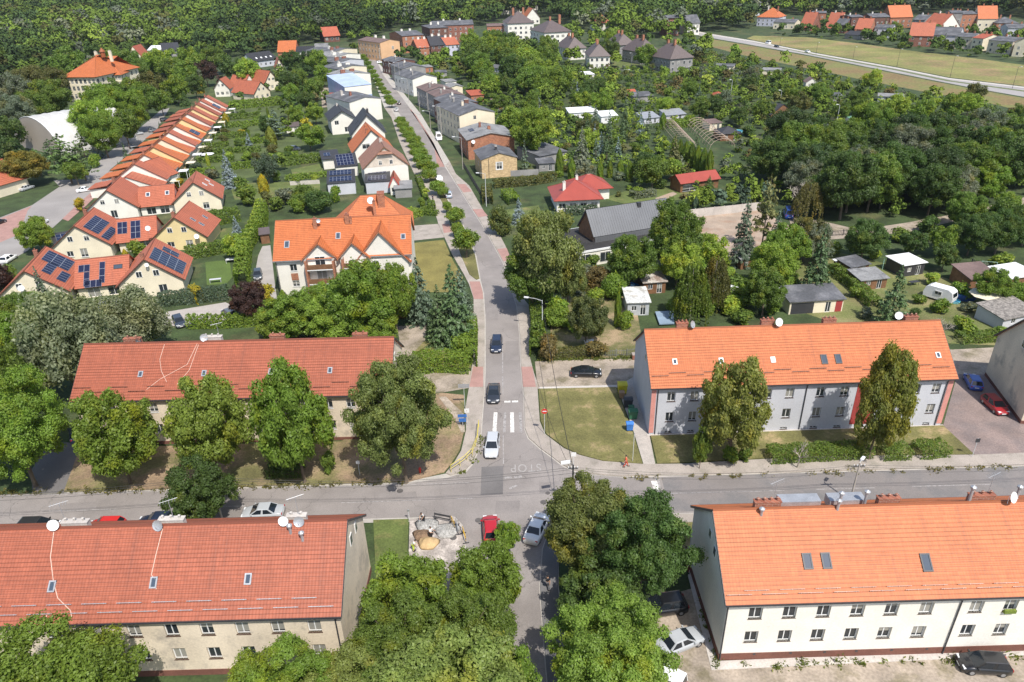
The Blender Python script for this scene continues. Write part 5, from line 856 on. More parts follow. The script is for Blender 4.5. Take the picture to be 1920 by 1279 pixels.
House('black_roof_house', 'white and brown gabled house with a low charcoal roof beside a lime tree', (624, 253), (668, 249), 5.4, 8.2, 15, WHITEW, R_DRK, 'y', courses=14, verge=DARK, over=.8, wins={'F': [(2., 3.4, 1.5, 1.5), (5.5, .6, 1.8, 1.8)], 'L': (4, [.8, 3.6], 1.1, 1.2)}, chim=[(4, 12, .6, .6, 8.8, CONC, 1)])
House('garden_house', 'small house with a pale blue solar panel on its dark roof', (608, 318), (638, 315), 3., 3.8, 8, WHITEW, R_DRK, 'shed', solar=[('F', 2., .5, 2, 2)])
h = House('row_house', 'white end house with grey felt roof and skylights on the left street side', (660, 232), (718, 223), 8., 9.2, 22, WHITEW, FELT, 'y', over=.3, chim=[(5, 9, .8, .8, 10.4, BRICK, 1), (3.5, 14, 1., 1., 10.4, CONC, 2)], sky=[('L', 8, .6, 1.6, 1.2, WHITEM), ('R', 10, .5, 2, 1.1, ZINC)], wins={'R': (5, [1, 4.6], 1.1, 1.4)}, cat='row house')
h = House('row_house', 'pale blue and white rendered row house with a blue metal roof', (650, 196), (699, 190), 7.4, 10., 22, BLUEW, BLU_MET, 'shed', over=.2, cat='row house'); part_box(h, 'white_band', WHITEW, -.02, h.L + .02, -.03, -.002, 3.2, 7.2)
for i, (x0, x1, y, d, m, wm) in enumerate(((643, 697, 165, 16, FELTL, WHITEW), (638, 690, 150, 18, FELT, CREAMW), (635, 684, 136, 20, FELT, GREYW), (632, 678, 124, 24, FELTL, WHITEW), (629, 672, 113, 26, FELT, CREAMW))):
    h = House('row_house', f"{['white', 'cream', 'grey', 'pale', 'last cream'][i]} row house with flat roof, number {['two', 'three', 'four', 'five', 'six'][i]} behind the blue one" if False else ['row house with a pale roof and brick chimney stacks just behind the blue roof', 'row house with a dark felt roof, second behind the blue roof', 'row house with a dark felt roof, third behind the blue roof', 'row house with a pale roof near the far end of the left row', 'farthest row house with a felt roof of the left row'][i],
              (x0, y + 7), (x1, y), 7., 8.2, d, wm, m, 'y', over=.3, chim=[(4, 6, 2.4, .9, 9.2, BRICK if i % 2 == 0 else WHITEW, 3), (9, 6, 2.4, .9, 9.2, BRICK if i % 2 == 0 else WHITEW, 3), (6.5, 11, .8, 1.6, 9.6, WHITEW, 2)], far=True, wins={'R': (6, [1, 4.], 1.1, 1.4), 'L': (6, [1, 4.], 1.1, 1.4)}, cat='row house')
# ================================================================= RIGHT SIDE OF THE STREET
h = House('street_house', 'yellow brick gabled house with a white framed window and a dark felt roof', (904.3, 335.4), (970, 330), 5.4, 7., 12, YBRICK, FELT, 'y', over=.3, gwin=[], wins={'F': [(5.1, 2.4, 1.6, 1.9)], 'L': (3, [2.4], 1.1, 1.4)}, chim=[(5, 4, .6, .6, 8, DARK, 2)], reveal=.1)
mb = MB(); [mb.box(*q) for q in ((4.05, 4.28, -.04, 0, 2.2, 4.5), (5.92, 6.15, -.04, 0, 2.2, 4.5), (4.28, 5.92, -.04, 0, 4.3, 4.5), (4.28, 5.92, -.04, 0, 2.2, 2.4))]; mb.build('window_surround', PVC, h.root)
pipe(h, [(2, -.3, 5.7), (2, -.06, 5.2), (2, -.06, .1)])
h = House('street_house', 'red brick house with a grey gable roof and three solar panels behind the yellow one', (879, 300), (965, 293), 6.2, 7.8, 17, BRICKO, FELTL, 'y', over=.5, wins={'L': (4, [1, 4], 1.1, 1.4)}, chim=[(8, 6, .9, .9, 8.6, BRICKO, 1), (6, 11, .7, .7, 8.9, BRICK, 2)], solar=[('L', 7., .45, 4, 1)])
dish(h, 1.6, -.5, 5.6, .6, .1)
h = House('street_house', 'tall cream gabled tenement with rows of dark windows and a patched felt roof', (864, 270), (929, 262), 9.4, 11., 24, CREAMW, FELT, 'y', over=.3, wins={'L': (7, [1.2, 4.1, 7.], 1.15, 1.7), 'F': [(5.6, 7.6, 1., 1.3)]}, chim=[(5, 10, .8, .8, 12.2, BEIGE, 2), (8, 14, 1.6, .8, 12, BRICKD, 2), (5, 19, .8, .8, 12, GREYD, 2)], cat='tenement')
RS = [('sooty brown brick tenement with a dark felt roof next to the cream one', (841, 243), (897, 237), 8.8, 10., 17, BRICKD, FELT), ('grey tenement with a brown felt roof and small dish', (822, 224), (873, 219), 8.4, 9.6, 14, GREYD, BRN_FELT), ('grey tenement with a reddish brown roof in the middle of the right row', (802, 207), (851, 202), 7.6, 9, 14, GREYD, BRN_FELT),
      ('tenement with a pale white gable and a grey felt roof', (776, 181), (821, 176), 7.6, 9.2, 24, WHITEW, FELT), ('sooty tenement with a beige gable and dark roof', (756, 158), (800, 154), 7.4, 8.8, 20, GREYD, FELT), ('far sooty brick tenement with a dark roof before the salmon house', (742, 143), (780, 139), 7.2, 8.4, 18, BRICKD, FELT)]
for l, A, B, ze, zr, d, w, r in RS: House('street_house', l, A, B, ze, zr, d, w, r, 'y', over=.3, far=True, wins={'L': (5, [1, 4.2], 1.1, 1.5)}, chim=[(3, d * .3, .7, .7, zr + .9, GREYD, 2), (6, d * .7, .7, .7, zr + 1, WHITEW, 2)], cat='tenement')
House('garden_house', 'low cream house with a pale roof behind the white gabled tenement', (845, 178), (868, 176), 3.4, 4.2, 9, CREAMW, FELTL, 'y', far=True, wins={'F': (1, [.9], 1.1, 1.4)})
h = House('corner_house', 'salmon rendered corner house with a brown roof at the far end of the street', (716, 115), (752, 111), 11., 12.5, 30, SALM, BRN_FELT, 'y', over=.3, far=True, wins={'L': (7, [1.5, 4.8, 8.], 1.2, 1.7), 'F': [(9, 6.5, 1.4, 2)]}, chim=[(8, 9, 1.4, 1.4, 14, WHITEW, 2), (8, 20, 1.4, 1.4, 14, WHITEW, 2)], cat='tenement')
FARL = [('orange brick block with a dark roof beyond the salmon corner house', (757, 100), (796, 97), 11, 13, 30, BRICKO, FELT, 'x'), ('long red brick tenement with a dark roof at the edge of the woods', (812, 80), (889, 77), 12, 14.5, 26, BRICK, FELT, 'x'), ('dark brick block left of the long red brick tenement', (808, 84), (842, 82), 11.5, 13.5, 30, BRICKD, FELT, 'hip'),
        ('lavender house with a red tiled roof right of the brick blocks', (838, 106), (862, 104), 7, 11, 16, LIL, R_TERR, 'x'), ('orange brick house with red tiled roof in front of the brick blocks', (784, 108), (812, 106), 6, 10.5, 16, BRICKO, R_TERR, 'x'), ('house with a dark blue grey roof between two red tiled ones', (809, 107), (840, 105), 7, 12, 18, BRICKD, R_DRK, 'x')]
for l, A, B, ze, zr, d, w, r, ax in FARL: LL = (P(*A) - P(*B)).length; House('brick_tenement', l, A, B, ze, zr, d, w, r, ax, far=True, wins={'F': (max(3, int(LL / 4)), [1.2, 4.8, 8.2][:2 if ze < 9 else 3], 1.3, 1.8), 'L': (4, [1.2, 4.8], 1.2, 1.8)}, chim=[(LL * .3, d / 2, 1.4, 1, zr + 1.3, WHITEW, 2), (LL * .7, d / 2, 1.4, 1, zr + 1.3, WHITEW, 2)], cat='tenement')
# grey hipped villas, upper middle right
VL = [('villa', 'front white villa with a grey tiled hipped roof and a lower white front wing', (1079, 119), (1105, 129.4), (1142.7, 128.3), 6.4, 12.5, WHITEW), ('villa', 'white villa with a grey hipped roof behind the front one', (1043, 105), (1065, 113), (1098, 111), 6.4, 12.5, WHITEW),
      ('villa', 'dark grey rendered villa farthest back of the three on the right', (1136, 98), (1156, 106), (1190, 104), 6.4, 12.5, GREYD), ('villa', 'dark grey rendered villa in the middle of the three on the right', (1169, 108), (1200, 121), (1232, 118), 6.6, 13, GREYD), ('villa', 'dark grey rendered villa nearest of the three on the right', (1217, 121), (1255, 137), (1297, 133), 6.8, 13.5, GREYD)]
for n, l, bl, fl, fr, ze, zr, w in VL:
    a, b, c = P(*fl), P(*fr), P(*bl); L = (b - a).length; D = max(14, min(19 if w is GREYD else 22, (c - a).length)); House(n, l, fl, fr, ze, zr, D, w, R_BRN, 'hipy', over=.6, far=True, hip=L * .42, wins={'F': (4, [.9, 3.9], 1.4, 1.7), 'L': (6, [.9, 3.9], 1.3, 1.6)}, chim=[(L * .45, D * .32, 1.2, 1.2, zr + 2.2, BRICKO, 1), (L * .5, D * .7, 1.2, 1.2, zr + 1.6, BRICKO, 1)], cat='villa')
h = House('large_villa', 'tall white block with a brown tiled hipped roof and brick chimneys beside the villas', (1021, 94), (1070, 91), 11, 18, 30, WHITEW, R_BRN, 'hip', over=.7, far=True, wins={'F': (5, [1, 4.4, 7.6], 2.2, 1.8), 'L': (5, [1, 4.4, 7.6], 1.5, 1.8)}, chim=[(16, 14, 1.6, 1.6, 21, BRICKO, 1), (9, 14, 1.2, 1.2, 20, BRICKO, 1)], cat='villa')
h = House('large_villa', 'tall white four storey block with a steep grey hipped roof and four chimneys', (953, 76), (1001, 74), 12, 20, 26, WHITEW, R_BRN, 'hip', over=.7, far=True, wins={'F': (5, [1, 4.4, 7.8], 1.8, 1.9), 'L': (4, [1, 4.4, 7.8], 1.5, 1.8)}, chim=[(6, 11, 1.6, 1.6, 22.5, BRICKO, 1), (14, 11, 1.6, 1.6, 22.5, BRICKO, 1)], cat='villa')
h = House('brick_tenement', 'small orange brick block with a flat brown roof left of the tall white block', (914, 72), (945, 71), 9, 10.2, 18, BRICKO, BRN_FELT, 'x', far=True, wins={'F': (4, [1, 4.6], 1.4, 2)}, cat='tenement')
for l, A, B, ze, zr, d, w, r, ax in (('white building with orange roofs and three gables on the skyline', (936, 27), (1008, 25), 15, 27, 40, WHITEW, R_OR2, 'x'), ('tall pale tower block half sunk in the woods', (612, 30), (642, 29), 26, 27, 26, WHITEW, FELTL, 'x'), ('small orange roofed house on the skyline left of the gabled building', (789, 17), (815, 16), 10, 20, 30, WHITEW, R_OR2, 'x'),
                              ('white flat roofed building in the far woods', (1222, 20), (1252, 19), 14, 16, 30, WHITEW, WHITEM, 'x'), ('far house with a brick red roof behind the villas', (1112, 58), (1144, 57), 6, 13, 20, WHITEW, R_RED, 'hip'), ('pink roofed house deep in the woods left', (212, 40), (232, 39), 6, 12, 22, PINKW, R_RED, 'x'), ('wide low white roof in the woods right of the school', (281, 108), (308, 107), 5, 7, 20, WHITEW, WHITEM, 'x'),
                              ('dark roofed low house right of the wide white roof', (308, 109), (338, 107), 5, 9, 20, GREYD, R_DRK, 'x'), ('dark red roofed house alone at the wood edge', (609, 80), (638, 78), 5, 11, 16, BRICKD, R_RED, 'x'), ('brick house with a grey roof half hidden by trees', (1250, 68), (1272, 67), 13, 14.5, 16, BRICK, FELT, 'x'), ('grey roofed white house near the start of the field road', (1288, 66), (1310, 65), 9, 14, 16, WHITEW, FELT, 'x'),
                              ('pale concrete building beside the sunken lane on the skyline', (1180, 33), (1205, 31), 7, 9, 30, CREAMW, CONC, 'x'), ('grey white house behind the field road trees', (1322, 30), (1342, 29), 8, 12, 20, WHITEW, FELTL, 'x'), ('grey tower like roof left of the orange hipped roof', (1402, 30), (1424, 29), 12, 14, 18, GREYW, FELTL, 'x'),
                              ('pale orange building at the top edge', (1288, 8), (1312, 7), 10, 18, 30, SALM, R_OR, 'x'), ('low red roofed house behind the brick tenement', (986, 46), (1012, 45), 6, 14, 22, WHITEW, R_OR2, 'y')):
    LL = (P(*A) - P(*B)).length; House('distant_house', l, A, B, ze, zr, d, w, r, ax, far=True, over=.8, wins={'F': (max(3, int(LL / 6)), [1.5 + 3.6 * i for i in range(int(ze / 4))], 1.9, 2.1)})
# settlement beyond the field
ST = [('red brick house with a red cross gabled roof behind the field', (1600, 71), (1628, 72), 6, 12.5, 14, BRICKO, R_TERR, 'x'), ('dark brick tenement with a flat roof and white chimneys', (1592, 62), (1615, 61), 11, 12, 16, BRICKD, FELT, 'x'), ('long dark roofed tenement with a row of white chimneys', (1630, 56), (1664, 55), 9, 11, 18, BRICKD, FELT, 'x'),
      ('grey rendered block with a slate roof behind the field', (1637, 70), (1669, 71), 6.5, 8, 14, GREYW, FELT, 'x'), ('orange brick house with a bright orange roof in the settlement', (1666, 53), (1707, 52), 8, 16, 18, BRICKO, R_OR2, 'x'), ('low brick house with a big red tiled roof behind the field', (1701, 87), (1745, 88), 6.5, 13.5, 17, BRICK, R_TERR, 'x'),
      ('red roofed house with a white gable wall and a round window', (1724, 65), (1757, 68), 5.5, 14, 20, WHITEW, R_TERR, 'x'), ('wide slate roofed house right of the big red roof', (1738, 84), (1793, 86), 6, 10, 22, GREYW, FELT, 'x'), ('tall grey gabled tenement with brick side', (1776, 60), (1797, 60), 13, 14, 20, GREYD, FELT, 'x'),
      ('orange brick tenement joined to the tall grey one', (1797, 60), (1828, 59), 12, 13.5, 20, BRICKO, FELT, 'x'), ('cream tenement with an orange tiled roof behind dark spruces', (1828, 60), (1864, 60), 9, 17, 20, CREAMW, R_OR, 'x'), ('low brick house with a slate roof at the right edge', (1864, 62), (1904, 62), 6.5, 10, 20, BRICKO, FELT, 'hip'),
      ('beige terraced block with small dark windows behind the field', (1786, 91), (1818, 93), 7, 8.5, 16, BEIGE, FELT, 'x'), ('cream gabled end house with a red roof in the beige terrace', (1818, 94), (1838, 96), 7, 8.8, 16, CREAMW, R_RED, 'x'), ('beige terraced block nearest the right edge with slate roof', (1848, 99), (1893, 103), 7, 8.6, 18, BEIGE, FELT, 'x'),
      ('cream gabled house cut by the right edge', (1896, 106), (1935, 108), 7.5, 10.5, 16, CREAMW, FELT, 'y'), ('grey house with paired arched windows at the right edge', (1885, 74), (1925, 74), 7, 9, 16, GREYW, FELT, 'x'), ('pale lilac house with a bright orange hipped roof', (1418, 49), (1458, 50), 7, 14, 20, LIL, R_OR2, 'hip'),
      ('low pale yellow building with a slate roof', (1449, 54), (1489, 55), 5, 7, 16, CREAMW, FELT, 'x'), ('brick house with a very steep red roof facing the field', (1498, 57), (1520, 58), 2.5, 13, 16, BRICK, R_TERR, 'x'), ('brown brick block with pale chimneys between steep red roofs', (1519, 52), (1545, 52), 11, 12, 16, BRICKO, FELT, 'x'),
      ('second steep red roofed house with a pale front', (1546, 58), (1571, 59), 2.5, 13, 16, CREAMW, R_TERR, 'x'), ('dark roofed small brick house beside the steep roofs', (1563, 62), (1583, 63), 6, 10, 12, BRICKD, FELT, 'x'), ('low dark shed roof at the field edge', (1583, 73), (1612, 75), 3, 5, 12, GREYD, R_DRK, 'x'), ('grey slate roofed house between the orange roof and the white gable', (1708, 55), (1730, 56), 7, 10, 18, GREYD, FELT, 'x')]
for l, A, B, ze, zr, d, w, r, ax in ST:
    LL = (P(*A) - P(*B)).length; n = max(2, int(LL / 3.6)); House('settlement_house', l, A, B, ze, zr, d, w, r, ax, far=True, over=.4, wins={'F': (n, [z for z in (1., 4., 7.2) if z < ze - 2][:3], 1.2, 1.6), 'L': (3, [z for z in (1., 4.) if z < ze - 2], 1.2, 1.6)}, chim=[(LL * .3, d / 2, .9, .9, zr + 1.3, WHITEW if 'white' in l or 'pale' in l else BRICKO, 2), (LL * .75, d / 2, .9, .9, zr + 1.2, BRICKO, 1)])
# ================================================================= LEFT BACKGROUND
h = House('school_building', 'large cream school building with a big orange hipped roof and a little turret among trees', (134, 190), (190, 190), 11, 19, 34, CREAMW, R_OR2, 'hip', over=.9, courses=20, hip=9, wins={'F': (7, [1.2, 4.8, 8.], 1.4, 2.1), 'R': (9, [1.2, 4.8, 8.], 1.4, 2.1)}, chim=[(5, 20, 1.2, .8, 20.4, CREAMW, 2), (15, 17, 1.3, .8, 21, CREAMW, 2)], cat='school')
mb = MB(); mb.tube([(11, 17, 18), (11, 17, 20.6)], 1.1, 8); mb.tube([(11, 17, 20.6), (11, 17, 22.4)], [1.5, .1], 8); mb.build('turret', R_OR2, h.root)
House('school_wing', 'orange roofed right wing of the school with white gabled dormers', (192, 182), (236, 180), 10, 17.5, 24, CREAMW, R_OR2, 'hip', over=.8, courses=16, hip=8, wins={'F': (7, [1.2, 4.8, 7.6], 1.4, 2.), 'R': (5, [4.8, 7.6], 1.4, 2.)}, cat='school')
House('school_wing', 'red roofed gabled house directly behind the school wing', (245, 128), (272, 127), 6, 13, 14, CREAMW, R_RED, 'y', far=True, cat='school')
mb = MB(); n = 18; Rr = 13.5; Ld = 27; A0 = P(33, 274); B0 = P(118, 293); d = (B0 - A0).normalized(); nn = Vector((-d.y, d.x, 0)); Rr = (B0 - A0).length / 2; c0 = (A0 + B0) / 2; hz = .72
root = empty('dome_hall', (c0.x, c0.y, 0), math.atan2(d.y, d.x), 'white arched fabric sports hall at the left behind dark trees', 'sports hall')
arc = [(-Rr * math.cos(math.pi * i / n), Rr * hz * math.sin(math.pi * i / n)) for i in range(n + 1)]
for i in range(n):
    a, b = arc[i], arc[i + 1]
    for j in range(8): y0, y1 = Ld * j / 8, Ld * (j + 1) / 8; mb.face([(a[0], y0, a[1]), (b[0], y0, b[1]), (b[0], y1, b[1]), (a[0], y1, a[1])])
mb.build('vault', M('white_membrane', (.5, .49, .47), .7, .05, .15, 2, .04), root); e = MB(); e.face([(x, .02, z) for x, z in arc]); e.face([(x, Ld, z) for x, z in arc[::-1]]); e.build('end_wall', M('beige_membrane', (.4, .34, .29), .8, .06, .15, 2, .04), root)
ribs = MB(); [ribs.tube([(x * 1.005, Ld * j / 8, z * 1.005 + .02) for x, z in arc], .09, 4) for j in range(9)]; ribs.build('rib', PVC, root)
for l, A, B, ze, zr, d, w, r, ax in (('long low building with a slate blue roof and white skylights before the woods', (478, 128), (521, 122), 4, 8, 14, GREYW, R_DRK, 'x'), ('brick house with a bright orange roof at the wood edge', (523, 112), (556, 111), 5, 11, 14, BRICKO, R_OR2, 'x'), ('white row with black roofs right of the bright orange roof', (557, 112), (588, 111), 5, 7.5, 12, WHITEW, R_DRK, 'x'), ('pale house with a grey roof before the wood', (592, 108), (616, 107), 5, 8, 14, CREAMW, FELTL, 'x'),
                                  ('white gabled house with a small dark roof at the top of the terrace', (405, 182), (432, 181), 4, 8, 10, WHITEW, R_TERR, 'y'), ('low house with a terracotta roof beside the white gable', (430, 170), (458, 171), 2.5, 7, 11, WHITEW, R_TERR, 'x'), ('cream gabled house behind a long clipped hedge', (479, 190), (508, 184), 3.5, 8, 15, CREAMW, R_TERR, 'y'), ('second cream gabled house stepped back to the right', (499, 171), (525, 167), 4, 9, 12, CREAMW, R_TERR, 'y'), ('terracotta roof peeking out behind the cream gables', (520, 140), (534, 139), 4, 8.5, 12, CREAMW, R_TERR, 'y'),
                                  ('red roofed garden shed beside the white end house', (611, 196), (633, 196), 2.6, 3.6, 8, BRICKO, R_RED, 'shed'), ('red roofed house at the left edge with pale wall', (-88, 368), (-16, 376), 3.4, 8, 12, CREAMW, R_TERR, 'y')):
    LL = (P(*A) - P(*B)).length; House('family_house', l, A, B, ze, zr, d, w, r, ax, over=.5, courses=14, verge=BROWN if ax == 'y' else None, wins={'F': (3 if LL < 14 else 5, [.9], 1.3, 1.4)}, gwin=[('F', LL * .35, ze + .8, 1.1, 1.2), ('F', LL * .62, ze + .8, 1.1, 1.2)] if ax == 'y' and zr - ze > 3 else (), sky=[('F', 4 + i * 3.5, .35, 1., 1.4, WHITEM) for i in range(4)] if 'skylights' in l else ())
h = House('end_house', 'white walled near end house of the terrace with dark panels on a small orange roof', (244, 354), (300, 358), 3.2, 7.2, 8, WHITEW, R_TERR, 'y', courses=14, verge=BROWN, solar=[('L', 4.4, .55, 6, 2)])
# ================================================================= RIGHT: MODERN HOUSE, RED HOUSE, GARDEN BUILDINGS
root = empty('modern_house', tuple(P(1062, 478)), 0, 'modern house with a graphite standing seam roof over a flat roofed white ground floor', 'house')
a = P(1030, 400, 3.3); b = P(1085, 474, 3.3); c = P(1262, 444, 3.3); 
base = P(1085, 474, 3.3); ex = (c - base); ex.z = 0; Lx = ex.length; ex.normalize(); ey = Vector((-ex.y, ex.x, 0)); root.location = (base.x, base.y, 0); root.rotation_euler = (0, 0, math.atan2(ex.y, ex.x))
w_ = (P(1065, 420, 3.3) - base).dot(ex)
mb = MB(); mb.box(-6.5, Lx, 0, 13, 0, 3.1); mb.build('wall', WHITEW, root); mb = MB(); mb.box(-6.7, Lx + .2, -.2, 13.2, 3.1, 3.5); mb.build('fascia', WHITEM, root); mb = MB(); mb.box(-6.5, Lx, 0, 13, 3.5, 3.52); mb.build('flat_roof', M('black_felt', (.035, .033, .033), .85, .2, .5, 5, .15), root)
fm, pm, sm, qm, _ = winmesh(2.4, 2.2, 1); [obj('window', qm, root, (x, -.002, .5), 0) for x in (1.5, 6, 11, 16)]
xg = 5.2; Lg = Lx * .84; mb = MB(); y0, y1, ze_, zr_ = 3.2, 10.6, 4.9, 9.4; yc = (y0 + y1) / 2
gw = MB(); gw.box(xg, xg + Lg, y0, y1, 3.52, ze_); gw.face([(xg, y1, ze_), (xg, y0, ze_), (xg, yc, zr_ - .1)]); gw.face([(xg + Lg, y0, ze_), (xg + Lg, y1, ze_), (xg + Lg, yc, zr_ - .1)]); gw.build('gable_wall', WOOD, root)
rb = MB(); slope_mesh(rb, (xg - .4, y0 - .1, ze_ - .15), (xg + Lg + .4, y0 - .1, ze_ - .15), (xg - .4, yc, zr_), (xg + Lg + .4, yc, zr_), 1, .15); slope_mesh(rb, (xg + Lg + .4, y1 + .1, ze_ - .15), (xg - .4, y1 + .1, ze_ - .15), (xg + Lg + .4, yc, zr_), (xg - .4, yc, zr_), 1, .15)
E0 = Vector((xg - .4, y0 - .1, ze_ - .15)); up = Vector((0, yc - y0 + .1, zr_ - ze_ + .15)); nr = Vector((0, -up.z, up.y)).normalized()
for i in range(int((Lg + .8) / .55) + 1):
    for k_ in (0, .995): pass
    q = E0 + Vector((i * .55, 0, 0)) + nr * .17; rb.obox(q + up * .5, (.02, 0, 0), up * .5, nr * .03)
    rb.obox(Vector((q.x, y0 - .13, 3.95)), (.02, 0, 0), (0, .03, 0), (0, 0, .4))
rb.build('seam_roof', G_MET, root); cw = MB(); cw.box(xg - .02, xg + Lg + .02, y0 - .12, y0, 3.52, ze_ - .1); cw.build('cladding', G_MET, root)
ch = MB(); ch.box(xg + Lg * .62, xg + Lg * .62 + .8, yc - .9, yc - .1, 7, 9.6); ch.build('chimney', DARK, root); pipeo = MB(); pipeo.box(-3.5, -2.2, 6.5, 7.1, 3.52, 3.9); pipeo.build('roof_vent', WHITEM, root)
h = House('bungalow', 'bungalow with a bright red metal hipped roof and a white chimney', (1044, 398), (1124, 394), 2.9, 6.2, 11, WHITEW, R_MET, 'hip', over=.8, chim=[(2.2, 3, .7, .7, 6.6, WHITEW, 1), (6, 7, .6, .6, 7, WHITEW, 1)], wins={'F': (4, [.8], 1.6, 1.3)}, cat='house')
House('bungalow_wing', 'rear wing of the bungalow under the same red metal roof', (1080, 378), (1142, 373), 2.9, 5.6, 8, WHITEW, R_MET, 'hip', over=.8, cat='house') 
h = House('garden_pavilion', 'open garden pavilion with a red metal roof and white table inside', (1275, 362), (1346, 352), 2.7, 4.2, 5, WOOD, R_MET, 'x', over=.5, wins={'F': [(3.2, .05, 5., 2.4)]}, reveal=.5, cat='pavilion')
